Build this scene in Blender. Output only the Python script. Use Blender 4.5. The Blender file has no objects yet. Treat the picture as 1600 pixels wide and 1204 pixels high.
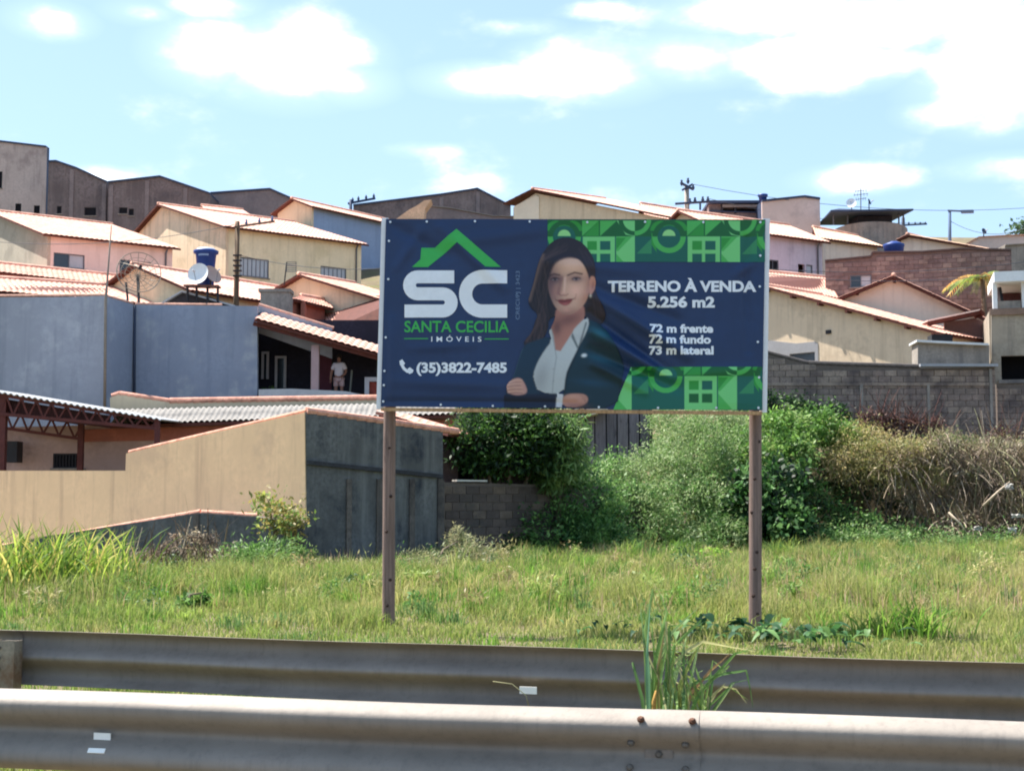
import bpy, bmesh, math, random
import numpy as np
from mathutils import Vector, Matrix
from mathutils.geometry import tessellate_polygon

random.seed(7)
RNG = np.random.default_rng(11)
SC = bpy.context.scene
COL = SC.collection
R = math.radians

# ------------------------------------------------------------------ camera
F = 2200.0                    # focal length in photo pixels (photo is 1600 x 1204)
CX, CY = 800.0, 602.0
CAM_H = 1.37
PITCH = math.atan(181.0 / F)
cam_d = bpy.data.cameras.new('camera')
cam_d.sensor_fit = 'HORIZONTAL'
cam_d.sensor_width = 36.0
cam_d.lens = 36.0 * F / 1600.0
cam_d.clip_start = 0.05
cam_d.clip_end = 2000.0
cam = bpy.data.objects.new('camera', cam_d)
COL.objects.link(cam)
cam.location = (0, 0, CAM_H)
cam.rotation_euler = (math.pi / 2 + PITCH, 0, 0)
SC.camera = cam

# ------------------------------------------------------------------ sky and sun
SUN_EL = R(62.0)
SUN_AZ = R(-61.0)             # measured from +Y towards +X: the sun stands high on the left
world = bpy.data.worlds.new('World')
SC.world = world
world.use_nodes = True
wn, wl = world.node_tree.nodes, world.node_tree.links
wn.clear()
w_out = wn.new('ShaderNodeOutputWorld')
w_bg = wn.new('ShaderNodeBackground')
w_bg.inputs['Strength'].default_value = 0.0645
w_sky = wn.new('ShaderNodeTexSky')
w_sky.sky_type = 'NISHITA'
w_sky.sun_disc = False
w_sky.sun_elevation = SUN_EL
w_sky.sun_rotation = SUN_AZ
w_sky.altitude = 900.0
w_sky.air_density = 1.0
w_sky.dust_density = 1.6
w_sky.ozone_density = 1.0
w_tc = wn.new('ShaderNodeTexCoord')

def px_dir(px, py):
    x = (px - CX) / F
    y = (CY - py) / F
    cp, sp = math.cos(PITCH), math.sin(PITCH)
    return Vector((x, cp - y * sp, sp + y * cp))

def wmath(op, a, b=None, c=None, clamp=False):
    n = wn.new('ShaderNodeMath'); n.operation = op; n.use_clamp = clamp
    for i, v in enumerate((a, b, c)):
        if v is None: continue
        if isinstance(v, (int, float)): n.inputs[i].default_value = v
        else: wl.new(v, n.inputs[i])
    return n.outputs[0]

# cumulus banks: (photo x, photo y, half width, half height) turned into directions of the sky
CLOUDS = [(80, 34, 62, 26, .8), (225, 20, 60, 18, .55), (330, 82, 95, 55, 1), (450, 95, 140, 68, 1.05), (540, 130, 80, 34, .9),
          (330, 10, 80, 22, .8), (770, 126, 120, 28, 1), (930, 105, 130, 52, 1.05), (1070, 88, 160, 44, 1), (1190, 90, 130, 34, .95), (1320, 104, 150, 36, 1),
          (1180, 22, 190, 40, 1), (1420, 30, 190, 50, 1.05), (1570, 110, 140, 85, 1.15), (1490, 172, 80, 30, .8),
          (665, 236, 60, 13, .40), (1340, 280, 95, 24, .75), (1570, 260, 90, 20, .6), (950, 18, 70, 14, .45), (820, 45, 70, 14, .42), (170, 274, 50, 14, .4)]
w_map = wn.new('ShaderNodeMapping'); w_map.inputs['Scale'].default_value = (1.0, 1.0, 1.9)
wl.new(w_tc.outputs['Generated'], w_map.inputs['Vector'])
w_n1 = wn.new('ShaderNodeTexNoise'); w_n1.inputs['Scale'].default_value = 13.0
w_n1.inputs['Detail'].default_value = 5.0; w_n1.inputs['Roughness'].default_value = 0.55
wl.new(w_map.outputs['Vector'], w_n1.inputs['Vector'])
w_n2 = wn.new('ShaderNodeTexNoise'); w_n2.inputs['Scale'].default_value = 3.2
w_n2.inputs['Detail'].default_value = 3.0
wl.new(w_map.outputs['Vector'], w_n2.inputs['Vector'])
field = None
for (cx_, cy_, rx_, ry_, amp_) in CLOUDS:
    d = px_dir(cx_, cy_).normalized()
    sub = wn.new('ShaderNodeVectorMath'); sub.operation = 'SUBTRACT'
    wl.new(w_tc.outputs['Generated'], sub.inputs[0]); sub.inputs[1].default_value = d
    mul = wn.new('ShaderNodeVectorMath'); mul.operation = 'MULTIPLY'
    wl.new(sub.outputs[0], mul.inputs[0]); mul.inputs[1].default_value = (F / rx_, F / rx_, F / ry_)
    ln = wn.new('ShaderNodeVectorMath'); ln.operation = 'LENGTH'
    wl.new(mul.outputs[0], ln.inputs[0])
    v = wmath('MULTIPLY', wmath('SUBTRACT', 1.25, ln.outputs['Value'], clamp=True), amp_)
    field = v if field is None else wmath('MAXIMUM', field, v)
field_blobs = field
# the same kind of cloud drifts over the rest of the sky too
bg_field = wmath('MULTIPLY', wmath('SUBTRACT', w_n2.outputs['Fac'], 0.62), 2.6)
field = wmath('MAXIMUM', field, wmath('MULTIPLY', bg_field, 0.55))
dens = wmath('ADD', field, wmath('MULTIPLY', wmath('SUBTRACT', w_n1.outputs['Fac'], 0.5), 2.7))
w_mr = wn.new('ShaderNodeMapRange'); w_mr.interpolation_type = 'SMOOTHSTEP'
w_mr.inputs['From Min'].default_value = 0.02; w_mr.inputs['From Max'].default_value = 1.15
w_mr.inputs['To Min'].default_value = 0.0; w_mr.inputs['To Max'].default_value = 1.0
wl.new(dens, w_mr.inputs['Value'])
# thin veil of high cirrus that whitens the blue
w_mix0 = wn.new('ShaderNodeMix'); w_mix0.data_type = 'RGBA'
w_mix0.inputs['Factor'].default_value = 0.38
wl.new(w_sky.outputs['Color'], w_mix0.inputs['A']); w_mix0.inputs['B'].default_value = (4.0, 6.0, 8.3, 1)
w_mix = wn.new('ShaderNodeMix'); w_mix.data_type = 'RGBA'
wl.new(wmath('POWER', w_mr.outputs['Result'], 1.7), w_mix.inputs['Factor'])
# hazy skirts round the banks of cloud
w_mix1 = wn.new('ShaderNodeMix'); w_mix1.data_type = 'RGBA'
hz = wmath('MULTIPLY', wmath('ADD', field_blobs, wmath('MULTIPLY', w_n2.outputs['Fac'], .2)), .3, clamp=True)
wl.new(hz, w_mix1.inputs['Factor']); wl.new(w_mix0.outputs['Result'], w_mix1.inputs['A']); w_mix1.inputs['B'].default_value = (6.6, 8.0, 9.2, 1)
wl.new(w_mix1.outputs['Result'], w_mix.inputs['A'])
# thick cloud is far brighter than its thin rim; cores boosted to fill shade
w_cb = wmath('ADD', 10.0, wmath('MULTIPLY', wmath('POWER', w_mr.outputs['Result'], 4.0), 24.0))
w_cc = wn.new('ShaderNodeCombineColor')
for i_, k_ in enumerate((1.0, .985, .955)): wl.new(wmath('MULTIPLY', w_cb, k_), w_cc.inputs[i_])
wl.new(w_cc.outputs[0], w_mix.inputs['B'])
wl.new(w_mix.outputs['Result'], w_bg.inputs['Color'])
wl.new(w_bg.outputs['Background'], w_out.inputs['Surface'])

sun_d = bpy.data.lights.new('sun', 'SUN')
sun_d.energy = 4.4
sun_d.angle = R(0.55)
sun_d.color = (1.0, 0.95, 0.87)
sun = bpy.data.objects.new('sun', sun_d)
COL.objects.link(sun)
sdir = Vector((math.sin(SUN_AZ) * math.cos(SUN_EL), math.cos(SUN_AZ) * math.cos(SUN_EL), math.sin(SUN_EL)))
sun.rotation_euler = sdir.to_track_quat('Z', 'Y').to_euler()
sun.location = sdir * 60

SC.view_settings.view_transform = 'Standard'
SC.view_settings.look = 'None'
SC.view_settings.gamma = 1.0
SC.view_settings.use_curve_mapping = False
SC.view_settings.exposure = 1.6
SC.cycles.use_denoising = True
world.cycles.sampling_method = 'MANUAL'
world.cycles.sample_map_resolution = 256
SC.cycles.max_bounces = 6
SC.cycles.transparent_max_bounces = 6
SC.cycles.caustics_reflective = False
SC.cycles.caustics_refractive = False
SC.cycles.filter_width = 2.0

# ------------------------------------------------------------------ pixel -> place helpers
CAMP = Vector((0, 0, CAM_H))
def P(px, py, Z):
    """point seen at a photo pixel, Z metres ahead of the camera"""
    d = px_dir(px, py)
    return CAMP + d * (Z / d.y)
def on_z(px, py, z):
    d = px_dir(px, py)
    return CAMP + d * ((z - CAM_H) / d.z)

class VP:
    """an upright plane through two photo columns at two distances"""
    def __init__(s, pa, za, pb, zb, refy=600):
        a, b = P(pa, refy, za), P(pb, refy, zb)
        s.set(a, b)
    def set(s, a, b):
        s.o = Vector((a.x, a.y, 0))
        s.u = Vector((b.x - a.x, b.y - a.y, 0)); s.len = s.u.length; s.u.normalize()
        s.n = Vector((s.u.y, -s.u.x, 0))          # towards the camera side when a is left of b
        return s
    def uz(s, px, py):
        d = px_dir(px, py)
        t = (s.o - CAMP).dot(s.n) / d.dot(s.n)
        p = CAMP + d * t
        return ((p - s.o).dot(s.u), p.z)
    def w(s, u, z, off=0.0):
        return s.o + s.u * u + s.n * off + Vector((0, 0, z))
    def pt(s, px, py, off=0.0):
        u, z = s.uz(px, py)
        return s.w(u, z, off)
def vp_pts(a, b):
    v = VP.__new__(VP); return v.set(a, b)

# ------------------------------------------------------------------ objects
OFF = {}
def lin(c):
    f = lambda v: v / 12.92 if v <= 0.04045 else ((v + 0.055) / 1.055) ** 2.4
    return tuple(f(v / 255.0) for v in c)

def tag(o, label=None, cat=None, group=None, kind=None):
    if label: o['label'] = label
    if cat: o['category'] = cat
    if group: o['group'] = group
    if kind: o['kind'] = kind
    return o
def thing(name, label, cat, loc, group=None):
    o = bpy.data.objects.new(name, None)
    o.empty_display_size = 0.2
    o.location = loc
    COL.objects.link(o)
    OFF[o.name] = Vector(loc)
    return tag(o, label, cat, group)
def obj(name, verts, faces, mat, parent=None, smooth=False, origin=None):
    off = OFF[parent.name] if parent is not None else (Vector(origin) if origin is not None else Vector((0, 0, 0)))
    me = bpy.data.meshes.new(name)
    me.from_pydata([(v[0] - off.x, v[1] - off.y, v[2] - off.z) for v in verts], [], faces)
    me.update()
    if mat is not None:
        if isinstance(mat, (list, tuple)):
            for m_ in mat: me.materials.append(m_)
        else: me.materials.append(mat)
    if smooth:
        me.polygons.foreach_set('use_smooth', [True] * len(me.polygons))
    o = bpy.data.objects.new(name, me)
    COL.objects.link(o)
    if parent is not None:
        o.parent = parent
    elif origin is not None:
        o.location = off
    OFF[o.name] = off
    return o

class MB:
    """collects simple shapes into one mesh"""
    def __init__(s): s.v, s.f = [], []
    def add(s, vs, fs):
        b = len(s.v); s.v += [tuple(v) for v in vs]; s.f += [tuple(i + b for i in f) for f in fs]; return s
    def hexa(s, p):      # 8 points: bottom 4 (ccw from above), top 4
        return s.add(p, [(3, 2, 1, 0), (4, 5, 6, 7), (0, 1, 5, 4), (1, 2, 6, 5), (2, 3, 7, 6), (3, 0, 4, 7)])
    def box(s, lo, hi):
        x0, y0, z0 = lo; x1, y1, z1 = hi
        return s.hexa([(x0, y0, z0), (x1, y0, z0), (x1, y1, z0), (x0, y1, z0), (x0, y0, z1), (x1, y0, z1), (x1, y1, z1), (x0, y1, z1)])
    def bar(s, a, b, w, h, up=Vector((0, 0, 1))):
        a, b = Vector(a), Vector(b); d = (b - a).normalized()
        sx = d.cross(up)
        if sx.length < 1e-4: sx = d.cross(Vector((1, 0, 0)))
        sx.normalize(); sy = sx.cross(d).normalized()
        c = [(-w / 2, -h / 2), (w / 2, -h / 2), (w / 2, h / 2), (-w / 2, h / 2)]
        vs = [a + sx * i + sy * j for i, j in c] + [b + sx * i + sy * j for i, j in c]
        return s.hexa(vs)
    def vbox(s, vp, u0, u1, z0, z1, o0, o1):   # box standing along an upright plane, o = offset to the camera side
        p = [vp.w(u0, z0, o1), vp.w(u1, z0, o1), vp.w(u1, z0, o0), vp.w(u0, z0, o0)]
        q = [v + Vector((0, 0, z1 - z0)) for v in p]
        return s.hexa(p + q)
    def tube(s, pts, rad, n=8, cap=True):
        pts = [Vector(p) for p in pts]
        if not isinstance(rad, (list, tuple)): rad = [rad] * len(pts)
        base = len(s.v); prev = None
        for i, p in enumerate(pts):
            d = (pts[min(i + 1, len(pts) - 1)] - pts[max(i - 1, 0)])
            d = d.normalized() if d.length > 1e-9 else Vector((0, 0, 1))
            ref = prev if prev is not None else (Vector((1, 0, 0)) if abs(d.x) < .9 else Vector((0, 1, 0)))
            a = (ref - d * ref.dot(d)).normalized(); b = d.cross(a); prev = a
            for k in range(n):
                t = 2 * math.pi * k / n
                s.v.append(tuple(p + (a * math.cos(t) + b * math.sin(t)) * rad[i]))
        for i in range(len(pts) - 1):
            for k in range(n):
                k2 = (k + 1) % n
                s.f.append((base + i * n + k, base + i * n + k2, base + (i + 1) * n + k2, base + (i + 1) * n + k))
        if cap:
            s.f.append(tuple(base + k for k in reversed(range(n))))
            s.f.append(tuple(base + (len(pts) - 1) * n + k for k in range(n)))
        return s
    def lathe(s, c, prof, n=24, axis='Z'):
        base = len(s.v); c = Vector(c)
        for r_, h_ in prof:
            for k in range(n):
                t = 2 * math.pi * k / n
                if axis == 'Z': q = (r_ * math.cos(t), r_ * math.sin(t), h_)
                else: q = (r_ * math.cos(t), h_, r_ * math.sin(t))
                s.v.append(tuple(c + Vector(q)))
        for i in range(len(prof) - 1):
            for k in range(n):
                k2 = (k + 1) % n
                s.f.append((base + i * n + k, base + i * n + k2, base + (i + 1) * n + k2, base + (i + 1) * n + k))
        return s
    def build(s, name, mat, parent=None, smooth=False, origin=None):
        return obj(name, s.v, s.f, mat, parent, smooth, origin)

def prism(name, vp, outline, holes, mat, parent=None, thick=0.15, off=0.0, origin=None):
    """upright slab in plane vp; outline and holes in (u, z)"""
    area = sum(outline[i][0] * outline[(i + 1) % len(outline)][1] - outline[(i + 1) % len(outline)][0] * outline[i][1] for i in range(len(outline)))
    if area < 0: outline = outline[::-1]
    loops = [outline] + [h if sum(h[i][0] * h[(i + 1) % len(h)][1] - h[(i + 1) % len(h)][0] * h[i][1] for i in range(len(h))) < 0 else h[::-1] for h in holes]
    tris = tessellate_polygon([[Vector((u, z, 0)) for u, z in l] for l in loops])
    flat = [p for l in loops for p in l]
    n = len(flat)
    vs = [vp.w(u, z, off) for u, z in flat] + [vp.w(u, z, off - thick) for u, z in flat]
    fs = []
    for t in tris:
        a, b, c = (flat[i] for i in t)
        if (b[0] - a[0]) * (c[1] - a[1]) - (b[1] - a[1]) * (c[0] - a[0]) < 0: t = (t[0], t[2], t[1])
        fs.append(tuple(t)); fs.append((t[0] + n, t[2] + n, t[1] + n))
    base = 0
    for l in loops:
        m = len(l)
        for i in range(m):
            j = (i + 1) % m
            fs.append((base + j, base + i, base + i + n, base + j + n))
        base += m
    return obj(name, vs, fs, mat, parent, False, origin)

def wall(name, vp, px_outline, mat, parent=None, holes=(), thick=0.15, off=0.0, origin=None):
    rect = lambda h: [vp.uz(h[0], h[1]), vp.uz(h[2], h[1]), vp.uz(h[2], h[3]), vp.uz(h[0], h[3])]
    hl = []
    for h in holes:
        (u0, z0), (u1, z1) = vp.uz(h[0], h[1]), vp.uz(h[2], h[3])
        hl.append([(u0, z0), (u1, z0), (u1, z1), (u0, z1)])
    return prism(name, vp, [vp.uz(*p) for p in px_outline], hl, mat, parent, thick, off, origin)

# ------------------------------------------------------------------ materials
MATS = {}
def nd(nt, typ, **kw):
    n = nt.nodes.new(typ)
    for k, v in kw.items():
        if k in n.inputs: n.inputs[k].default_value = v
        else: setattr(n, k, v)
    return n
def mixrgb(nt, fac, a, b, blend='MIX'):
    n = nt.nodes.new('ShaderNodeMix'); n.data_type = 'RGBA'; n.blend_type = blend
    for k, v in (('Factor', fac), ('A', a), ('B', b)):
        if isinstance(v, (int, float)): n.inputs[k].default_value = v
        elif isinstance(v, tuple): n.inputs[k].default_value = (*v[:3], 1)
        else: nt.links.new(v, n.inputs[k])
    return n.outputs['Result']
def noise(nt, scale, detail=5, rough=.6, vec=None, stretch=None):
    n = nd(nt, 'ShaderNodeTexNoise', Scale=scale, Detail=detail, Roughness=rough)
    if vec is None:
        g = nt.nodes.new('ShaderNodeNewGeometry'); vec = g.outputs['Position']
    if stretch:
        m = nt.nodes.new('ShaderNodeMapping'); m.inputs['Scale'].default_value = stretch
        nt.links.new(vec, m.inputs['Vector']); vec = m.outputs['Vector']
    nt.links.new(vec, n.inputs['Vector'])
    return n.outputs['Fac']
def ramp(nt, v, lo, hi):
    m = nd(nt, 'ShaderNodeMapRange'); m.interpolation_type = 'SMOOTHSTEP'
    m.inputs['From Min'].default_value = lo; m.inputs['From Max'].default_value = hi
    nt.links.new(v, m.inputs['Value']); return m.outputs['Result']

def surf(name, rgb, rough=.85, var=.14, scale=2.5, bump=.15, bscale=40, stain=None, stain_amt=.5, stain_scale=.7,
         streak=None, streak_amt=.4, metal=0.0, blocks=None, spec=.3, lin_rgb=None):
    """painted or rendered surface: colour drift, stains with ragged edges, rain streaks, fine relief"""
    if name in MATS: return MATS[name]
    m = bpy.data.materials.new(name); m.use_nodes = True
    nt = m.node_tree; b = nt.nodes['Principled BSDF']
    c = lin_rgb or lin(rgb)
    lo = tuple(v * (1 - var) for v in c); hi = tuple(min(1, v * (1 + var)) for v in c)
    col = mixrgb(nt, ramp(nt, noise(nt, scale, 6), .3, .7), lo, hi)
    col = mixrgb(nt, ramp(nt, noise(nt, scale * 9, 4), .35, .7), col, tuple(v * (1 - var * .8) for v in c))
    if stain is not None:
        f = ramp(nt, noise(nt, stain_scale, 8, .68), .50, .68)
        mul = nd(nt, 'ShaderNodeMath', operation='MULTIPLY'); nt.links.new(f, mul.inputs[0]); mul.inputs[1].default_value = min(.95, stain_amt * 1.2)
        col = mixrgb(nt, mul.outputs[0], col, lin(stain))
    if streak is not None:
        f = ramp(nt, noise(nt, 1.0, 7, .65, stretch=(3.2, 3.2, .22)), .47, .70)
        mul = nd(nt, 'ShaderNodeMath', operation='MULTIPLY'); nt.links.new(f, mul.inputs[0]); mul.inputs[1].default_value = min(.9, streak_amt * 1.35)
        col = mixrgb(nt, mul.outputs[0], col, lin(streak))
    nt.links.new(col, b.inputs['Base Color'])
    b.inputs['Roughness'].default_value = rough
    b.inputs['Metallic'].default_value = metal
    b.inputs['Specular IOR Level'].default_value = spec
    if bump > 0:
        bp = nd(nt, 'ShaderNodeBump', Strength=bump, Distance=.02)
        nt.links.new(noise(nt, bscale, 4), bp.inputs['Height'])
        nt.links.new(bp.outputs['Normal'], b.inputs['Normal'])
    MATS[name] = m
    return m

def tile_mat(name, rgb, var=.35, dark=(90, 62, 54), dark_amt=.35):
    """clay roof tiles: every tile of the laid geometry gets its own firing shade through its UV cell"""
    if name in MATS: return MATS[name]
    m = bpy.data.materials.new(name); m.use_nodes = True
    nt = m.node_tree; b = nt.nodes['Principled BSDF']
    uv = nt.nodes.new('ShaderNodeUVMap')
    fl = nd(nt, 'ShaderNodeVectorMath', operation='FLOOR'); nt.links.new(uv.outputs['UV'], fl.inputs[0])
    wn_ = nd(nt, 'ShaderNodeTexWhiteNoise', noise_dimensions='2D'); nt.links.new(fl.outputs[0], wn_.inputs['Vector'])
    c = lin(rgb)
    col = mixrgb(nt, wn_.outputs['Value'], tuple(v * (1 - var) for v in c), tuple(min(1, v * (1 + var * .6)) for v in c))
    f = ramp(nt, noise(nt, .8, 8, .7), .46, .72)
    mul = nd(nt, 'ShaderNodeMath', operation='MULTIPLY'); nt.links.new(f, mul.inputs[0]); mul.inputs[1].default_value = dark_amt
    col = mixrgb(nt, mul.outputs[0], col, lin(dark))
    nt.links.new(col, b.inputs['Base Color'])
    b.inputs['Roughness'].default_value = .8
    b.inputs['Specular IOR Level'].default_value = .25
    MATS[name] = m
    return m

def vcol_mat(name, rough=.7, translucent=0.0, spec=.25, extra_var=0.0):
    if name in MATS: return MATS[name]
    m = bpy.data.materials.new(name); m.use_nodes = True
    nt = m.node_tree; b = nt.nodes['Principled BSDF']
    a = nd(nt, 'ShaderNodeVertexColor'); a.layer_name = 'Col'
    col = a.outputs['Color']
    if extra_var:
        col = mixrgb(nt, ramp(nt, noise(nt, 1.1, 4), .3, .7), col, mixrgb(nt, 1.0, col, tuple([1 - extra_var] * 3), 'MULTIPLY'))
    nt.links.new(col, b.inputs['Base Color'])
    b.inputs['Roughness'].default_value = rough
    b.inputs['Specular IOR Level'].default_value = spec
    if translucent:
        t = nt.nodes.new('ShaderNodeBsdfTranslucent')
        hs = nd(nt, 'ShaderNodeHueSaturation', Saturation=1.0, Value=1.15); nt.links.new(col, hs.inputs['Color'])
        nt.links.new(hs.outputs['Color'], t.inputs['Color'])
        mx = nt.nodes.new('ShaderNodeMixShader'); mx.inputs[0].default_value = translucent
        nt.links.new(b.outputs[0], mx.inputs[1]); nt.links.new(t.outputs[0], mx.inputs[2])
        nt.links.new(mx.outputs[0], nt.nodes['Material Output'].inputs['Surface'])
    MATS[name] = m
    return m
def np_mesh(name, co, quads=None, tris=None, cols=None, mat=None, parent=None, smooth=False, origin=None):
    off = OFF[parent.name] if parent is not None else (Vector(origin) if origin is not None else Vector((0, 0, 0)))
    me = bpy.data.meshes.new(name)
    co = np.asarray(co, np.float32) - np.array(off, np.float32)
    nq = 0 if quads is None else len(quads); nt_ = 0 if tris is None else len(tris)
    me.vertices.add(len(co)); me.vertices.foreach_set('co', co.ravel())
    loops = []
    if nq: loops.append(np.asarray(quads, np.int32).ravel())
    if nt_: loops.append(np.asarray(tris, np.int32).ravel())
    loops = np.concatenate(loops)
    me.loops.add(len(loops)); me.loops.foreach_set('vertex_index', loops)
    me.polygons.add(nq + nt_)
    starts = np.concatenate([np.arange(nq) * 4, nq * 4 + np.arange(nt_) * 3]).astype(np.int32)
    me.polygons.foreach_set('loop_start', starts)
    if smooth: me.polygons.foreach_set('use_smooth', np.ones(nq + nt_, bool))
    if cols is not None:
        at = me.color_attributes.new('Col', 'FLOAT_COLOR', 'POINT')
        c4 = np.ones((len(co), 4), np.float32); c4[:, :3] = cols
        at.data.foreach_set('color', c4.ravel())
    if mat is not None: me.materials.append(mat)
    me.update(calc_edges=True)
    o = bpy.data.objects.new(name, me); COL.objects.link(o)
    if parent is not None: o.parent = parent
    elif origin is not None: o.location = off
    OFF[o.name] = off
    return o

# ------------------------------------------------------------------ terrain
def ss(t):
    t = np.clip(t, 0, 1); return t * t * (3 - 2 * t)
def H(x, y):
    x = np.asarray(x, float); y = np.asarray(y, float)
    yb = 45.0 - 7.0 * ss((x + 1.5) / 6.0)
    steep = ss((x - 4.5) / 3.0)
    h = 3.0 * (ss((y - yb) / 6.5) * (1 - steep) + ss((y - 41.3) / 1.5) * steep)
    h = h + 0.30 * np.clip(y - 45.0, 0, 62.0)
    h = h + 0.05 * np.sin(x * .9 + 1.3) * np.sin(y * .7) * ss((y - 8) / 4)
    return h
# ------------------------------------------------------------------ ground
m_soil = surf('dry_soil', (108, 96, 74), rough=.95, var=.3, scale=1.2, bump=.5, bscale=14, stain=(92, 96, 48), stain_amt=.8, stain_scale=.5)
def build_ground():
    xs = np.concatenate([[-700, -300, -140], np.arange(-70, 70.1, 1.0), [140, 300, 700]])
    ys = np.concatenate([[-500, -120, -40], np.arange(-12, 36.5, 1.0), np.arange(37, 47, .25), np.arange(47, 120.1, 1.0), [160, 300, 900]])
    X, Y = np.meshgrid(xs, ys)
    Z = H(X, Y)
    co = np.stack([X, Y, Z], -1).reshape(-1, 3)
    nx, ny = len(xs), len(ys)
    i = np.arange(nx * ny).reshape(ny, nx)
    q = np.stack([i[:-1, :-1], i[:-1, 1:], i[1:, 1:], i[1:, :-1]], -1).reshape(-1, 4)
    g = np_mesh('ground', co, quads=q, mat=m_soil, smooth=True)
    tag(g, 'rough soil ground rising into the hillside', kind='structure')
build_ground()

RA, RB = on_z(0, 1075, .62), on_z(1600, 1127, .62)          # top line of the near guard rail
QA, QB = on_z(45, 985, .62), on_z(1600, 1036, .62)          # top line of the far guard rail
rail_u = Vector((RB.x - RA.x, RB.y - RA.y, 0)).normalized()
rail_n = Vector((rail_u.y, -rail_u.x, 0))                    # towards the camera
far_u = Vector((QB.x - QA.x, QB.y - QA.y, 0)).normalized()
far_n = Vector((far_u.y, -far_u.x, 0))
m_asph = surf('asphalt', (70, 70, 72), rough=.9, var=.2, scale=6, bump=.4, bscale=120)
m_line = surf('road_paint', (225, 222, 212), rough=.7, var=.08, scale=10, stain=(120, 118, 112), stain_amt=.5, stain_scale=4)
def strip(name, a, b, n, d0, d1, z, mat, kind='structure', label=None):
    p = [Vector((a.x, a.y, z)) + n * d0, Vector((b.x, b.y, z)) + n * d0, Vector((b.x, b.y, z)) + n * d1, Vector((a.x, a.y, z)) + n * d1]
    return tag(obj(name, p, [(3, 2, 1, 0)], mat), label, kind=kind)
a0, b0 = RA - rail_u * 60, RA + rail_u * 60
strip('road', a0, b0, rail_n, 1.0, 8.6, .012, m_asph, label='grey asphalt carriageway in front of the guard rails')
rd = bpy.data.objects['road']
o = strip('edge_line', a0, b0, rail_n, 1.35, 1.47, .016, m_line); o.parent = rd
for k in ('kind',):
    if k in o: del o[k]

# ------------------------------------------------------------------ guard rails (double-wave beam)
def chaikin(p, it=2):
    for _ in range(it):
        q = [p[0]]
        for i in range(len(p) - 1):
            a, b = p[i], p[i + 1]
            q += [(a[0] * .75 + b[0] * .25, a[1] * .75 + b[1] * .25), (a[0] * .25 + b[0] * .75, a[1] * .25 + b[1] * .75)]
        q.append(p[-1]); p = q
    return p
PROFILE = chaikin([(0, .155), (.024, .154), (.074, .126), (.086, .098), (.072, .062), (.012, .020), (0, 0), (.012, -.020), (.072, -.062),
                   (.086, -.098), (.074, -.126), (.024, -.154), (0, -.155)], 2)
def rail_metal(name, base, dirt, rust, seed):
    m = bpy.data.materials.new(name); m.use_nodes = True
    nt = m.node_tree; b = nt.nodes['Principled BSDF']
    g = nt.nodes.new('ShaderNodeNewGeometry')
    c = lin(base)
    col = mixrgb(nt, ramp(nt, noise(nt, 1.4 + seed, 6), .3, .7), tuple(v * .85 for v in c), tuple(v * 1.12 for v in c))
    streak = ramp(nt, noise(nt, 1.0, 6, .7, stretch=(26, 26, 1.6)), .45, .7)
    mul = nd(nt, 'ShaderNodeMath', operation='MULTIPLY'); nt.links.new(streak, mul.inputs[0]); mul.inputs[1].default_value = .3
    col = mixrgb(nt, mul.outputs[0], col, lin(dirt))
    rs = ramp(nt, noise(nt, 2.1, 9, .72, stretch=(.8, .8, 3.2)), .50, .74)
    mul = nd(nt, 'ShaderNodeMath', operation='MULTIPLY'); nt.links.new(rs, mul.inputs[0]); mul.inputs[1].default_value = .35
    col = mixrgb(nt, mul.outputs[0], col, lin(rust))
    nt.links.new(col, b.inputs['Base Color'])
    b.inputs['Metallic'].default_value = .12
    rr = nd(nt, 'ShaderNodeMapRange'); rr.inputs['To Min'].default_value = .58; rr.inputs['To Max'].default_value = .8
    nt.links.new(noise(nt, 7, 5), rr.inputs['Value']); nt.links.new(rr.outputs[0], b.inputs['Roughness'])
    bp = nd(nt, 'ShaderNodeBump', Strength=.12, Distance=.01)
    nt.links.new(noise(nt, 60, 4), bp.inputs['Height']); nt.links.new(bp.outputs['Normal'], b.inputs['Normal'])
    return m
m_rail_near = rail_metal('galvanised_near', (142, 133, 124), (98, 92, 88), (100, 86, 78), 0)
m_rail_far = rail_metal('galvanised_far', (142, 131, 122), (96, 88, 82), (102, 86, 76), .4)
m_post = surf('post_steel', (150, 138, 122), rough=.6, var=.2, scale=5, metal=.25, stain=(120, 86, 62), stain_amt=.7, stain_scale=3, bump=.1)
m_refl = surf('reflector_white', (250, 248, 242), rough=.35, var=.03, bump=0)
m_bolt = surf('rusty_bolt', (96, 66, 50), rough=.7, var=.3, scale=20, metal=.3, bump=.2)
m_bolt2 = surf('grey_bolt', (112, 106, 100), rough=.55, var=.2, scale=20, metal=.4, bump=.1)
def beam_mesh(o0, u, n, t0, t1, ztop, flip, lap=0.0):
    """one section; flip: the waves face away from the camera"""
    sgn = -1 if flip else 1
    prof = [(d * sgn, z) for d, z in PROFILE] + [((d - .0045) * sgn, z) for d, z in reversed(PROFILE)]
    nseg = max(2, int((t1 - t0) / .25)); vs, fs = [], []
    k = len(prof)
    for i in range(nseg + 1):
        t = t0 + (t1 - t0) * i / nseg
        wob = .004 * math.sin(t * 1.7) + .003 * math.sin(t * 4.1 + 1)
        for d, z in prof:
            p = o0 + u * t + n * (d + lap + wob)
            vs.append((p.x, p.y, ztop - .155 + z + .003 * math.sin(t * 2.3 + .5)))
    for i in range(nseg):
        for j in range(k):
            j2 = (j + 1) % k
            q = (i * k + j, i * k + j2, (i + 1) * k + j2, (i + 1) * k + j)
            fs.append(q if flip else q[::-1])
    return vs, fs
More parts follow.
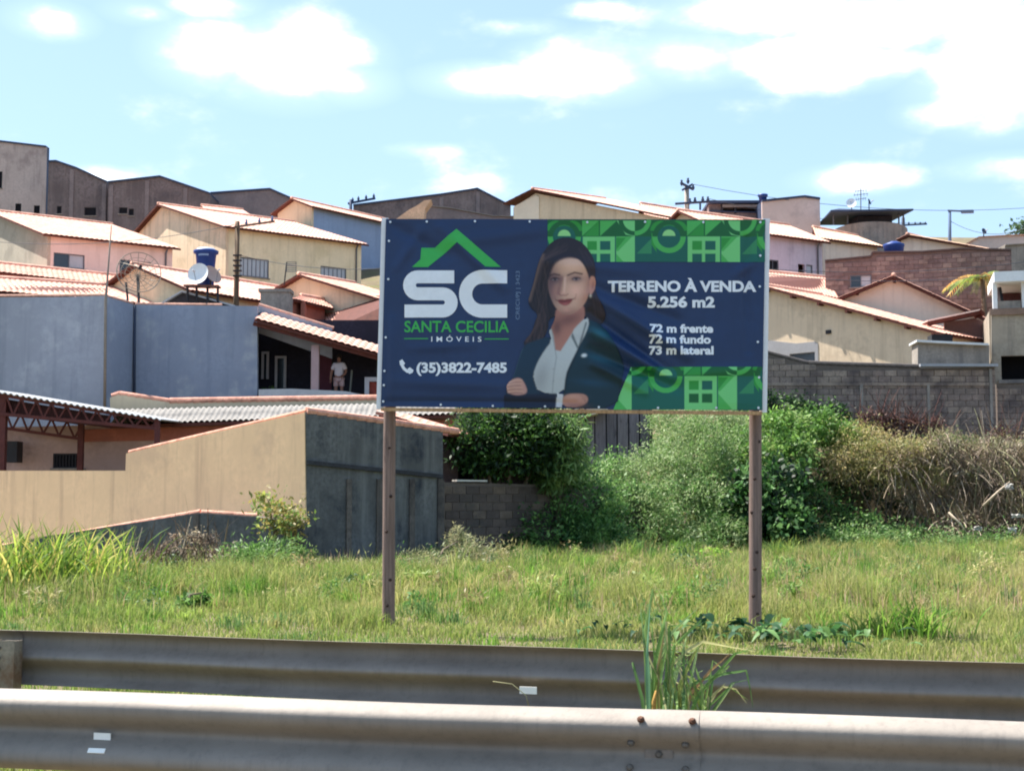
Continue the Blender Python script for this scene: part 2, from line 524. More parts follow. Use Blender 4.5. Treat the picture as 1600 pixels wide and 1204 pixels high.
def at_px(o0, u, px):
    """distance along the rail at which photo column px meets it"""
    d = px_dir(px, 1060)
    nn = Vector((d.y, -d.x, 0))
    return -(o0 - CAMP).dot(nn) / u.dot(nn)
def bolt(name, c, n, parent, mat, r=.016, h=.014):
    t = n.cross(Vector((0, 0, 1))).normalized(); b = n.cross(t)
    vs, fs = [], []
    for j, (rr, hh) in enumerate(((r, 0), (r * .95, h * .6), (r * .5, h))):
        for i in range(8):
            a = math.pi * i / 4
            vs.append(c + t * (rr * math.cos(a)) + b * (rr * math.sin(a)) + n * hh)
    for j in range(2):
        for i in range(8):
            i2 = (i + 1) % 8
            fs.append((j * 8 + i, j * 8 + i2, (j + 1) * 8 + i2, (j + 1) * 8 + i))
    fs.append(tuple(16 + i for i in range(8)))
    return obj(name, vs, fs, mat, parent)
def c_post(parent, base, u, n, h, mat):
    """folded steel channel post, open side along the rail"""
    mb = MB()
    def q(a0, a1, b0, b1, z0, z1):
        p = [base + u * a + n * b for a, b in ((a0, b0), (a1, b0), (a1, b1), (a0, b1))]
        mb.hexa([(v.x, v.y, z0) for v in p] + [(v.x, v.y, z1) for v in p])
    q(-.075, .075, -.004, 0.0, -.4, h)
    q(-.075, -.069, -.075, -.0041, -.4, h - .001)
    q(.069, .075, -.075, -.0041, -.4, h - .001)
    return mb.build('post', mat, parent)
# near rail: waves towards the camera
o_near = Vector((RA.x, RA.y, 0))
near = thing('guard_rail', 'near steel double-wave guard rail with sunlit top edge beside the road', 'guard rail', (RA.x, RA.y, 0), 'steel guard rails along the road')
t_join = at_px(o_near, rail_u, 1094)
for k in range(-3, 3):
    t0 = t_join + 4.0 * k
    v, f = beam_mesh(o_near, rail_u, rail_n, t0 - (.16 if True else 0), t0 + 4.0, .62, False, .0052 * (k % 2))
    bm_ = obj('beam', v, f, m_rail_near, near, True)
    c_post(near, o_near + rail_u * (t0 - .12) - rail_n * .03, rail_u, rail_n, .57, m_post)
    for dt, dz, mt in ((-.205, .128, m_bolt), (-.022, .128, m_bolt), (-.245, .045, m_bolt2), (-.05, .045, m_bolt2), (-.25, -.045, m_bolt2), (-.05, -.045, m_bolt2), (-.15, 0, m_bolt2)):
        d = {.128: .070, .045: .044, -.045: .044, 0: 0.002}[dz]
        nn = {.128: (rail_n + Vector((0, 0, 1.6))).normalized(), .045: (rail_n - Vector((0, 0, .8))).normalized(), -.045: (rail_n + Vector((0, 0, .8))).normalized(), 0: rail_n}[dz]
        bolt('bolt', o_near + rail_u * (t0 + dt) + rail_n * (d + .006) + Vector((0, 0, .465 + dz)), nn, near, mt, .014)
    # slot plate in the valley
    c = o_near + rail_u * (t0 - .15) + rail_n * .008 + Vector((0, 0, .465))
    MB().bar(c - rail_u * .05, c + rail_u * .05, .004, .03).build('washer_plate', m_rail_far, near)
def reflector(parent, o0, u, n, px, z, size=(.06, .018), off=.012, tilt=0):
    t = at_px(o0, u, px)
    c = o0 + u * t + n * off + Vector((0, 0, z))
    mb = MB()
    up = (Vector((0, 0, 1)) - n * tilt).normalized()
    mb.bar(c - u * size[0] / 2, c + u * size[0] / 2, .006, size[1], up)
    return mb.build('reflector', m_refl, parent)
reflector(near, o_near, rail_u, rail_n, 168, .452, (.072, .028), .03)
reflector(near, o_near, rail_u, rail_n, 169, .405, (.072, .020), .078, .8)
# far rail: seen from its back
o_far = Vector((QA.x, QA.y, 0))
far = thing('guard_rail', 'far steel guard rail seen from behind, dark back with channel post at its left', 'guard rail', (QA.x, QA.y, 0), 'steel guard rails along the road')
t_p = at_px(o_far, far_u, 22)
for k in range(-2, 3):
    t0 = t_p + 6.0 * k
    v, f = beam_mesh(o_far, far_u, far_n, t0 - .16, t0 + 6.0, .62, True, .0052 * (k % 2))
    obj('beam', v, f, m_rail_far, far, True)
    c_post(far, o_far + far_u * (t0 - .005) + far_n * .10, far_u, far_n, .57, m_post)
    mb = MB(); c = o_far + far_u * t0 + far_n * .012 + Vector((0, 0, .465))
    mb.bar(c - far_u * .05, c + far_u * .05, .02, .2).build('spacer', m_post, far)
    for dz in (-.06, .0, .06):
        bolt('bolt', o_far + far_u * (t0 - .03) + far_n * .1005 + Vector((0, 0, .47 + dz)), far_n, far, m_bolt2, .012, .012)
reflector(far, o_far, far_u, far_n, 828, .405, (.092, .036), .03)
# ------------------------------------------------------------------ sale billboard
TL, TR = P(603, 342, 15.12), P(1196, 343, 14.88)
BL, BR = P(595, 635, 15.12), P(1191, 641, 14.88)
bb_u = (TR - TL).normalized()
bb_n = bb_u.cross(TL - BL).normalized()
if bb_n.y > 0: bb_n = -bb_n
TLa, TRa, BLa, BRa, NNa = (np.array(v) for v in (TL, TR, BL, BR, bb_n))
FOLDS = [  # x0, y0, x1, y1 in photo pixels of the print, half width (px), depth (m)
    (928, 462, 1075, 556, 9, .030), (925, 490, 1045, 580, 8, -.026), (930, 520, 1050, 590, 8, .030), (925, 548, 1060, 606, 8, -.024), (930, 570, 1010, 612, 7, .022),
    (935, 450, 1060, 500, 9, -.020), (965, 480, 1060, 540, 12, .010), (690, 356, 792, 452, 9, .014), (612, 352, 700, 400, 10, -.012), (620, 420, 660, 360, 8, .012), (1166, 372, 1170, 548, 7, -.018),
    (1150, 430, 1178, 410, 8, .012), (612, 500, 614, 630, 7, .010), (600, 628, 900, 631, 6, -.014), (620, 596, 800, 604, 9, .008), (860, 410, 1000, 425, 10, .008), (1040, 590, 1190, 575, 9, .009),
    (640, 545, 740, 540, 7, .006), (700, 380, 860, 360, 11, .008)]
def wrinkle(px, py):
    w = np.zeros_like(px, float)
    for x0, y0, x1, y1, hw, a in FOLDS:
        dx, dy = x1 - x0, y1 - y0; L2 = dx * dx + dy * dy
        t = np.clip(((px - x0) * dx + (py - y0) * dy) / L2, 0, 1)
        d = np.hypot(px - x0 - t * dx, py - y0 - t * dy)
        w += 2.0 * a * np.exp(-(d / hw) ** 2) * (.35 + .65 * np.sin(np.pi * np.clip(t * .9 + .05, 0, 1)))
    w += .004 * np.sin(px * .021 + py * .013) + .003 * np.sin(px * .05 - py * .031 + 1.7) + .0025 * np.sin(py * .075 + px * .01)
    return w
def BW(px, py, layer=0.0):
    """print pixel -> point on the rippled cloth"""
    px = np.asarray(px, float); py = np.asarray(py, float)
    s = (px - 599) / 594; t = (py - 342) / 296
    for _ in range(3):
        xl = 603 - 8 * t; xr = 1196 - 5 * t
        s = (px - xl) / (xr - xl)
        yt = 342 + s; yb = 635 + 6 * s
        t = (py - yt) / (yb - yt)
    edge = np.clip(np.minimum(np.minimum(s, 1 - s) / .02, np.minimum(t, 1 - t) / .035), 0, 1)
    p = ((1 - s) * (1 - t))[:, None] * TLa + (s * (1 - t))[:, None] * TRa + ((1 - s) * t)[:, None] * BLa + (s * t)[:, None] * BRa
    return p + NNa * (wrinkle(px, py) * edge + layer)[:, None]

bb = thing('sale_billboard', 'navy and green land-for-sale billboard with printed woman on two wooden posts', 'billboard', (0.4, 15.0, 0))
# print colours are the ink colours, as seen on the cloth
INK = 1.0
def ink(rgb, name, rough=.48):
    return surf('ink_' + name, rgb, rough=rough, var=.05, scale=2.0, bump=.05, bscale=160, spec=.35)
m_navy = surf('ink_navy', (29, 53, 94), rough=.45, var=.10, scale=.9, bump=.06, bscale=160, spec=.4)
def banner():
    nx, ny = 300, 150
    s, t = np.meshgrid(np.linspace(0, 1, nx + 1), np.linspace(0, 1, ny + 1))
    s, t = s.ravel(), t.ravel()
    px = (603 - 8 * t) * (1 - s) + (1196 - 5 * t) * s
    py = (342 + s) * (1 - t) + (635 + 6 * s) * t
    co = BW(px, py)
    i = np.arange((nx + 1) * (ny + 1)).reshape(ny + 1, nx + 1)
    q = np.stack([i[:-1, :-1], i[1:, :-1], i[1:, 1:], i[:-1, 1:]], -1).reshape(-1, 4)
    return np_mesh('banner', co, quads=q, mat=m_navy, parent=bb, smooth=True)
ban = banner()
tag(ban, 'navy printed vinyl sheet with white and green lettering')

def cut_project(name, verts2, faces, layer, mat, parent, step=5.0):
    step = 5.0
    bm = bmesh.new()
    vv = [bm.verts.new((x, y, 0)) for x, y in verts2]
    for f in faces:
        try: bm.faces.new([vv[i] for i in f])
        except ValueError: pass
    xs = [v[0] for v in verts2]; ys = [v[1] for v in verts2]
    for lo, hi, no in ((min(xs), max(xs), (1, 0, 0)), (min(ys), max(ys), (0, 1, 0))):
        c = math.floor(lo / step) * step + step
        while c < hi:
            co = (c, 0, 0) if no[0] else (0, c, 0)
            bmesh.ops.bisect_plane(bm, geom=bm.verts[:] + bm.edges[:] + bm.faces[:], plane_co=co, plane_no=no, dist=1e-5)
            c += step
    bmesh.ops.triangulate(bm, faces=bm.faces[:])
    bm.verts.ensure_lookup_table()
    a = np.array([v.co[:2] for v in bm.verts])
    fs = [tuple(v.index for v in f.verts) for f in bm.faces]
    bm.free()
    co = BW(a[:, 0], a[:, 1], layer)
    tri = []
    for f in fs:   # face the camera
        p, q, r = (a[i] for i in f)
        s_ = (q[0] - p[0]) * (r[1] - p[1]) - (q[1] - p[1]) * (r[0] - p[0])
        tri.append(f if s_ < 0 else f[::-1])
    # every loose piece (letter, accent, stroke) is an object of its own
    root = list(range(len(a)))
    def find(i):
        while root[i] != i: root[i] = root[root[i]]; i = root[i]
        return i
    key = {}
    for i, p in enumerate(a):
        k = (round(p[0], 3), round(p[1], 3))
        if k in key: root[find(i)] = find(key[k])
        else: key[k] = i
    for f in tri:
        r0 = find(f[0])
        for j in f[1:]: root[find(j)] = r0
    comp = {}
    for f in tri: comp.setdefault(find(f[0]), []).append(f)
    out = None
    for fs_ in comp.values():
        fa = np.array(fs_); used = np.unique(fa); re = -np.ones(len(a), int); re[used] = np.arange(len(used))
        out = np_mesh(name, co[used], tris=re[fa], mat=mat, parent=parent, smooth=True)
    return out
def decal(name, polys, layer, mat, parent=ban, step=10.0):
    vs, fs = [], []
    for poly in polys:
        b = len(vs); vs += poly
        for t in tessellate_polygon([[Vector((x, y, 0)) for x, y in poly]]): fs.append(tuple(b + i for i in t))
    return cut_project(name, vs, fs, layer, mat, parent, step)
def ribbon(path, w):
    out = []
    L, Rr = [], []
    n = len(path)
    for i, (x, y) in enumerate(path):
        x0, y0 = path[max(i - 1, 0)]; x1, y1 = path[min(i + 1, n - 1)]
        dx, dy = x1 - x0, y1 - y0; l = math.hypot(dx, dy); nx_, ny_ = -dy / l, dx / l
        L.append((x + nx_ * w / 2, y + ny_ * w / 2)); Rr.append((x - nx_ * w / 2, y - ny_ * w / 2))
    return [[L[i], L[i + 1], Rr[i + 1], Rr[i]] for i in range(n - 1)]
def text(name, s, box, mat, bold=.0, layer=.003, spacing=1.0, vertical=False):
    cu = bpy.data.curves.new('t', 'FONT'); cu.body = s; cu.size = 1.0; cu.offset = bold; cu.space_character = spacing; cu.resolution_u = 4
    to = bpy.data.objects.new('t', cu); COL.objects.link(to)
    dg = bpy.context.evaluated_depsgraph_get()
    me = bpy.data.meshes.new_from_object(to.evaluated_get(dg))
    a = np.array([v.co[:2] for v in me.vertices]); fs = [tuple(p.vertices) for p in me.polygons]
    bpy.data.objects.remove(to); bpy.data.curves.remove(cu); bpy.data.meshes.remove(me)
    lo, hi = a.min(0), a.max(0); a = (a - lo) / (hi - lo)
    x0, y0, x1, y1 = box
    if vertical: v2 = [(x0 + (1 - q) * (x1 - x0), y1 - p * (y1 - y0)) for p, q in a]
    else: v2 = [(x0 + p * (x1 - x0), y1 - q * (y1 - y0)) for p, q in a]
    return cut_project(name, v2, fs, layer, mat, ban, 12.0)

m_white = ink((236, 240, 248), 'white')
m_green = ink((62, 178, 84), 'green')
m_dimw = ink((112, 134, 166), 'dim_white')
z1 = lambda p: (590 + p[0] / 3.764, 330 + p[1] / 3.764)
decal('roof_logo', [[z1(p) for p in ((205, 331), (255, 285), (260, 215), (340, 215), (470, 105), (732, 330), (642, 330), (475, 186), (300, 331))]], .003, m_green)
arc = lambda cx, cy, r, a0, a1, n=14: [(cx + r * math.cos(R(a0 + (a1 - a0) * i / n)), cy + r * math.sin(R(a0 + (a1 - a0) * i / n))) for i in range(n + 1)]
s_path = [(456, 389), (330, 389)] + arc(240, 439, 50, -90, -270) + [(300, 489)] + arc(388, 539.5, 50.5, -90, 90) + [(300, 590), (160, 590)]
c_path = [(770, 389), (700, 389)] + arc(624, 489.5, 100.5, -90, -270, 24) + [(700, 590), (770, 590)]
decal('letter_s', [[z1(p) for p in q] for q in ribbon(s_path, 76)], .003, m_white)
decal('letter_c', [[z1(p) for p in q] for q in ribbon(c_path, 78)], .003, m_white)
text('letter', 'SANTA CECILIA', (632.5, 502, 797.5, 520), m_green, .018)
text('letter', 'IMÓVEIS', (675, 524.5, 754, 534.5), m_white, .012, spacing=1.75)
decal('rule', [[(632, 529), (670, 529), (670, 530.4), (632, 530.4)]], .003, m_green)
decal('rule', [[(759, 529.4), (797, 529.4), (797, 530.8), (759, 530.8)]], .003, m_green)
text('letter', '(35)3822-7485', (651.5, 566.5, 794, 587.5), m_white, .04)
text('letter', 'CRECI/PJ | 3423', (808, 424, 816, 500), m_dimw, .0, vertical=True)
text('letter', 'TERRENO À VENDA', (952, 435, 1182, 457), m_white, .042)
text('letter', '5.256 m2', (1014, 463.5, 1118, 481.5), m_white, .042)
text('letter', '72 m frente', (1017, 507, 1115.5, 521), m_white, .042)
text('letter', '72 m fundo', (1016, 524, 1112, 538), m_white, .042)
text('letter', '73 m lateral', (1016, 541, 1116, 555), m_white, .042)
decal('phone_mark', ribbon([(628.5, 566.5), (629.2, 572), (632, 576.5), (637, 580.5), (643.5, 581)], 4.6) +
      [[(624.6, 564.5), (629, 561.8), (633.6, 568.2), (630.4, 571.8), (625.6, 571)], [(637.6, 576.6), (641, 574.2), (647, 578.6), (645.4, 582.6), (640.6, 584.6), (636.6, 581)]], .003, m_white)

# green building-block pattern bands
def sdp(X, Y, poly):
    poly = np.array(poly, float); n = len(poly)
    d = np.full(X.shape, 1e18); s = np.ones(X.shape)
    for i in range(n):
        a = poly[i]; b = poly[i - 1]
        ex, ey = b[0] - a[0], b[1] - a[1]; wx, wy = X - a[0], Y - a[1]
        t = np.clip((wx * ex + wy * ey) / (ex * ex + ey * ey + 1e-12), 0, 1)
        d = np.minimum(d, (wx - ex * t) ** 2 + (wy - ey * t) ** 2)
        c1 = Y >= a[1]; c2 = Y < b[1]; c3 = ex * wy > ey * wx
        fl = (c1 & c2 & c3) | (~c1 & ~c2 & ~c3)
        s = np.where(fl, -s, s)
    return s * np.sqrt(d)
def outline(path, w):
    q = ribbon(path, w)
    return [t[0] for t in q] + [q[-1][1], q[-1][2]] + [t[3] for t in reversed(q)]
def band(x0, y0, x1, y1, ox, oy, count, slant, full_window):
    """one printed strip, ink colour laid per vertex"""
    step = .62
    xs = np.arange(x0, x1 + .3, step); ys = np.arange(y0, y1 + .3, step)
    X, Y = np.meshgrid(xs, ys)
    C = np.zeros(X.shape + (3,)); C[:] = lin(TEAL)
    order = []
    for k in range(count):
        bx = ox + k * 163
        T = lambda pl: [(bx + a, oy + b) for a, b in pl]
        add = lambda lev, c, pl: order.append((lev, c, T(pl)))
        add(1, DARK, [(-28, 0), (135, 0), (135, 27), (-28, 27)])
        add(2, MID, outline(arc(-13, 18, 12, 180, 360), 8)); add(2, MID, outline(arc(13, 18, 12, 180, 360), 8))
        add(2, TEAL, arc(0, 27, 17.5, 0, 360, 24)[:-1])
        add(3, RING, outline(arc(0, 27, 22, 0, 180, 18), 8)); add(3, DARK, outline(arc(0, 27, 22, 180, 360, 18), 7))
        add(4, PALE, arc(0, 26, 10, 180, 360, 12))
        add(2, RING, [(28, 2), (54, 2), (28, 26)]); add(2, RING, [(56, 2), (82, 2), (56, 26)]); add(2, MID, [(54, 2), (54, 26), (30, 26)])
        wb = 80 if full_window else 67
        add(2, LIGHT, [(29, 27), (79, 27), (79, wb), (29, wb)])
        lo = DARK if full_window else TEAL
        for a, b, c, d, mt in ((36, 34, 51, 48, MID), (56, 34, 72, 48, TEAL), (36, 54, 51, 68, lo), (56, 54, 72, 68, lo)):
            add(3, mt, [(a, b), (c, b), (c, d), (a, d)])
        add(2, LIGHT, [(81, 27), (110, 27), (110, 80), (81, 80)])
        add(3, RING, [(81, 27), (106, 27), (84, 50), (81, 50)]); add(3, RING, [(81, 54), (104, 80), (81, 80)])
        add(4, MID, [(81, 29), (96, 29), (81, 48)])
        add(2, LIGHT, [(82, 2), (110, 2), (110, 27), (96, 24)])
        add(3, DARK, outline(arc(110, 0, 22, 90, 180, 10), 7)); add(3, RING, outline(arc(110, 0, 22, 0, 90, 10), 7))
        add(2, FAINT, [(113, 54), (136, 30), (136, 54)]); add(2, MID, [(136, 20), (142, 34), (144, 52), (136, 40)])
    order.sort(key=lambda t: t[0])
    for lev, c, pl in order:
        a = np.array(pl)
        ix = np.where((xs > a[:, 0].min() - 2) & (xs < a[:, 0].max() + 2))[0]; iy = np.where((ys > a[:, 1].min() - 2) & (ys < a[:, 1].max() + 2))[0]
        if not len(ix) or not len(iy): continue
        sl = (slice(iy[0], iy[-1] + 1), slice(ix[0], ix[-1] + 1))
        m_ = np.clip(.5 - sdp(X[sl], Y[sl], pl) / .9, 0, 1)[..., None]
        C[sl] = C[sl] * (1 - m_) + np.array(lin(c)) * m_
    ny, nx = X.shape
    keep = np.ones(X.shape, bool) if slant is None else np.vectorize(lambda x, y: slant((x, y)) >= 0)(X, Y)
    i = np.arange(nx * ny).reshape(ny, nx)
    k = keep[:-1, :-1] & keep[1:, :-1] & keep[1:, 1:] & keep[:-1, 1:]
    q = np.stack([i[:-1, :-1], i[1:, :-1], i[1:, 1:], i[:-1, 1:]], -1)[k]
    used = np.unique(q); re = -np.ones(nx * ny, int); re[used] = np.arange(len(used))
    co = BW(X.ravel(), Y.ravel(), .004)
    o_ = np_mesh('pattern_band', co[used], quads=re[q], cols=C.reshape(-1, 3)[used], mat=vcol_mat('ink_print', .45, 0, .35), parent=ban, smooth=True)
TEAL, DARK, MID, RING, LIGHT, PALE, FAINT = (22, 98, 86), (20, 98, 52), (46, 148, 62), (76, 178, 88), (118, 206, 126), (150, 218, 138), (52, 136, 92)
band(858, 343.5, 1195, 410, 884, 343, 3, None, False)
band(955, 573.5, 1191, 640, 879, 561, 2 + 1, lambda p: (p[0] - 988) * (640 - 573) - (p[1] - 573) * (960 - 988) , True)

# printed woman: one printed patch whose ink colours are laid per vertex
def smooth_closed(p, it=2):
    for _ in range(it):
        q = []
        for i in range(len(p)):
            a, b = p[i], p[(i + 1) % len(p)]
            q += [(a[0] * .75 + b[0] * .25, a[1] * .75 + b[1] * .25), (a[0] * .25 + b[0] * .75, a[1] * .25 + b[1] * .75)]
        p = q
    return p
def woman():
    step = .72
    xs = np.arange(790, 980, step); ys = np.arange(368, 637.6, step)
    PX, PY = np.meshgrid(xs, ys)
    X = (PX - 780) * 3.762; Y = (PY - 330) * 3.762
    C = np.zeros(X.shape + (3,)); A = np.zeros(X.shape)
    rng = np.random.default_rng(3)
    within = None
    def inside(*polys):
        return np.clip(np.max([.5 - sdp(X, Y, smooth_closed(p)) / 6 for p in polys], 0), 0, 1)
    def col(rgb): return np.array(lin(rgb))
    def lay(mask, rgb, al=1.0, solid=True):
        nonlocal C, A
        m_ = np.clip(mask, 0, 1)[..., None] * al
        if within is not None and not solid: m_ = m_ * within[..., None]
        C = C * (1 - m_) + col(rgb) * m_
        if solid: A = np.maximum(A, np.clip(mask, 0, 1))
    def poly(p, rgb, soft=4, al=1.0, it=2, solid=True):
        p = smooth_closed(p, it) if it else p
        lay(.5 - sdp(X, Y, p) / (2 * soft), rgb, al, solid)
    def blob(cx, cy, rx, ry, rgb, al=1.0, rot=0, p=2.0):
        c, s = math.cos(R(rot)), math.sin(R(rot))
        a = ((X - cx) * c + (Y - cy) * s) / rx; b = (-(X - cx) * s + (Y - cy) * c) / ry
        lay(np.exp(-(a * a + b * b) ** (p / 2)), rgb, al, False)
    def line(pts, w, rgb, al=1.0):
        d = np.full(X.shape, 1e9)
        for i in range(len(pts) - 1):
            (x0, y0), (x1, y1) = pts[i], pts[i + 1]
            ex, ey = x1 - x0, y1 - y0
            t = np.clip(((X - x0) * ex + (Y - y0) * ey) / (ex * ex + ey * ey), 0, 1)
            d = np.minimum(d, np.hypot(X - x0 - t * ex, Y - y0 - t * ey))
        lay(np.clip(1.2 - d / w, 0, 1), rgb, al, False)
    poly([(395, 152), (450, 160), (500, 185), (545, 240), (572, 300), (576, 370), (572, 430), (584, 500), (626, 570), (640, 630), (600, 680), (530, 650), (500, 600), (300, 620), (300, 700), (250, 780), (160, 800), (148, 770),
          (200, 715), (218, 650), (238, 610), (190, 570), (175, 530), (195, 470), (215, 400), (230, 330), (255, 260), (300, 195), (345, 165)], (44, 40, 52), 5)
    for k in range(46):   # strands
        x0 = 300 + rng.uniform(-20, 120); t = rng.uniform(0, 1)
        xa = 255 - 70 * t; c_ = (92, 76, 82) if rng.random() < .5 else (30, 30, 48)
        line([(x0, 190 + rng.uniform(-10, 60)), (xa + 20, 300), (xa - 8 + rng.uniform(-10, 10), 430), (xa + 10, 540), (xa + 40, 620), (xa + rng.uniform(-20, 40), 720), (xa - 10, 785)], 3.0, c_, .28)
    for k in range(34):
        ph = rng.uniform(0, 6.28); x0 = rng.uniform(176, 300); n_ = 14
        pts = [(x0 + (1 - j / n_) * 34 + 15 * math.sin(j * .75 + ph) - 26 * max(0, j / n_ - .6), 300 + j * 36) for j in range(n_)]
        line(pts, rng.uniform(2.5, 5), (88, 70, 72) if rng.random() < .45 else (22, 22, 34), .32)
    for k in range(20):
        ph = rng.uniform(0, 6.28); x0 = rng.uniform(560, 628)
        pts = [(x0 - 30 + j * 7 + 9 * math.sin(j * .8 + ph), 330 + j * 30) for j in range(11)]
        line(pts, rng.uniform(2.5, 4.5), (58, 48, 58) if rng.random() < .4 else (20, 20, 32), .35)
    line([(266, 262), (236, 350), (210, 440), (186, 525)], 15, (132, 108, 102), .6)
    line([(262, 300), (246, 400), (236, 480)], 14, (70, 58, 66), .5)
    line([(243, 612), (232, 670), (200, 720), (170, 765)], 11, (104, 84, 86), .5)
    for k in range(16):
        x0 = 470 + rng.uniform(0, 60)
        line([(x0, 230 + rng.uniform(-20, 20)), (x0 + 60, 340), (x0 + 75, 470), (x0 + 100, 620)], 3, (66, 56, 68), .3)
    FACE = [(318, 330), (345, 288), (420, 266), (482, 288), (518, 340), (538, 400), (542, 455), (530, 512), (502, 562), (452, 602), (410, 614), (370, 602), (335, 562), (312, 512), (297, 450), (300, 390)]
    NECK = [(345, 560), (505, 530), (516, 640), (480, 700), (345, 870), (322, 780), (303, 700), (335, 640)]
    EAR = [(537, 395), (560, 380), (579, 405), (576, 450), (556, 492), (536, 500)]
    poly(NECK, (176, 124, 112), 4)
    within = inside(NECK)
    blob(420, 640, 85, 38, (116, 78, 80), .75, -18)
    blob(348, 690, 26, 44, (96, 66, 72), .7)
    within = None
    poly(EAR, (196, 140, 122), 3)
    within = inside(EAR)
    blob(560, 440, 9, 26, (140, 88, 84), .6, 8)
    within = None
    poly(FACE, (206, 166, 146), 3)
    within = inside(FACE)
    blob(305, 440, 58, 140, (104, 78, 92), .85)
    blob(340, 404, 44, 26, (104, 78, 90), .6)
    blob(462, 398, 50, 26, (150, 108, 104), .45)
    blob(522, 500, 40, 95, (176, 118, 98), .65, 14)
    blob(540, 400, 22, 90, (150, 100, 92), .6)
    blob(400, 606, 100, 30, (132, 88, 84), .7, -8)
    blob(432, 322, 70, 40, (232, 192, 174), .7)
    blob(455, 470, 46, 36, (236, 184, 166), .7)
    blob(345, 480, 30, 34, (196, 140, 130), .5)
    blob(402, 585, 28, 14, (214, 160, 146), .6)
    poly([(300, 300), (345, 262), (430, 246), (500, 276), (470, 284), (415, 276), (352, 298), (318, 345), (300, 420), (290, 360)], (42, 38, 54), 6, .9)
    for ex, ey in ((336, 404), (461, 402)):
        blob(ex, ey - 3, 38, 20, (96, 70, 80), .6)
        blob(ex, ey + 1, 21, 7, (158, 148, 156), .7, 0, 3)
        blob(ex + 1, ey, 9, 8, (44, 40, 54), 1.0, 0, 4)
        line([(ex - 24, ey + 1), (ex - 8, ey - 8), (ex + 10, ey - 8), (ex + 26, ey - 3)], 4.2, (40, 30, 40), .95)
        line([(ex - 20, ey + 6), (ex, ey + 11), (ex + 20, ey + 5)], 2.5, (110, 76, 80), .6)
    line([(298, 386), (330, 372), (364, 378)], 6.5, (58, 44, 54), .85)
    line([(412, 380), (452, 364), (496, 372)], 6.5, (52, 38, 46), .9)
    line([(374, 392), (366, 440), (358, 484)], 15, (128, 90, 94), .55)
    line([(396, 396), (394, 440), (390, 476)], 9, (240, 200, 184), .6)
    blob(386, 484, 16, 12, (226, 172, 156), .6)
    line([(362, 490), (372, 499), (388, 497), (402, 499), (414, 490)], 4, (128, 78, 78), .7)
    poly([(348, 526), (378, 519), (392, 524), (408, 518), (446, 518), (426, 548), (398, 561), (368, 550)], (140, 62, 66), 3, .95, 1)
    line([(344, 526), (390, 535), (448, 519)], 3.4, (72, 32, 42), .9)
    line([(338, 520), (346, 527)], 3, (110, 66, 70), .7); line([(446, 520), (456, 512)], 3, (130, 80, 78), .7)
    blob(398, 548, 20, 6, (206, 128, 126), .5)
    line([(336, 505), (344, 530)], 3, (146, 100, 96), .5); line([(462, 490), (456, 524)], 3.5, (160, 100, 92), .55)
    within = None
    blob(546, 503, 6, 9, (226, 214, 196), .9)
    poly([(150, 790), (215, 765), (300, 735), (318, 765), (275, 820), (235, 890), (208, 960), (212, 1000), (240, 1070), (345, 1080), (345, 1160), (30, 1160), (45, 1080), (52, 1040), (90, 980), (112, 900)], (24, 56, 80), 5, 1, 1)
    poly([(528, 636), (600, 662), (660, 720), (722, 850), (748, 920), (728, 1000), (700, 1160), (380, 1160), (385, 1075), (398, 960), (425, 900), (470, 810), (520, 720)], (18, 54, 70), 5, 1, 1)
    poly([(524, 622), (540, 655), (520, 720), (470, 812), (425, 902), (400, 962), (388, 1078), (240, 1068), (213, 1000), (208, 960), (234, 890), (275, 820), (318, 765), (296, 702), (322, 690), (346, 862), (440, 715), (452, 690)], (190, 194, 196), 3, 1, 1)
    SH = [(524, 622), (540, 655), (520, 720), (470, 812), (425, 902), (400, 962), (388, 1078), (240, 1068), (213, 1000), (208, 960), (234, 890), (275, 820), (318, 765), (296, 702), (322, 690), (346, 862), (440, 715), (452, 690)]
    within = inside(SH)
    blob(255, 980, 44, 90, (150, 152, 158), .6, 15)
    line([(346, 862), (330, 960), (322, 1066)], 4, (140, 142, 148), .7)
    line([(318, 700), (345, 860)], 3, (120, 118, 122), .7)
    poly([(440, 715), (475, 800), (468, 812), (432, 740)], (70, 84, 88), 3, .8, 0)
    for yy in (930, 1000): blob(327, yy, 5, 5, (150, 150, 156), .8)
    within = None
    line([(520, 660), (470, 830), (410, 960), (392, 1080)], 7, (10, 30, 44), .7)
    line([(150, 800), (120, 880), (92, 975)], 4, (70, 104, 126), .6)
    blob(600, 720, 60, 22, (44, 116, 132), .55, 25); blob(600, 870, 80, 20, (36, 96, 116), .5, 18); blob(560, 1010, 110, 22, (26, 78, 110), .55, 6)
    blob(590, 790, 90, 18, (10, 26, 40), .6, 22); blob(600, 940, 90, 22, (12, 34, 50), .5, 12)
    blob(508, 850, 17, 11, (222, 228, 232), .95, -10, 4)
    poly([(30, 1078), (345, 1072), (348, 1160), (28, 1160)], (20, 34, 62), 4, .9, 0)
    poly([(56, 1008), (92, 986), (130, 978), (158, 1008), (180, 1070), (122, 1084), (66, 1074), (48, 1042)], (196, 150, 142), 3)
    for k, (a, b, c_, d) in enumerate(((72, 1004, 138, 996), (56, 1024, 136, 1016), (54, 1044, 140, 1038), (64, 1062, 146, 1060))):
        line([(a, b), ((a + c_) / 2, (b + d) / 2 - 4), (c_, d)], 9.5, (208, 164, 148), .95); line([(a + 2, b + 9), ((a + c_) / 2, (b + d) / 2 + 6), (c_, d + 9)], 2.6, (120, 80, 80), .8)
        blob(a + 3, b, 5, 4, (226, 190, 178), .8)
    poly([(348, 1070), (386, 1075), (380, 1156), (342, 1152)], (214, 216, 222), 3, 1, 0)
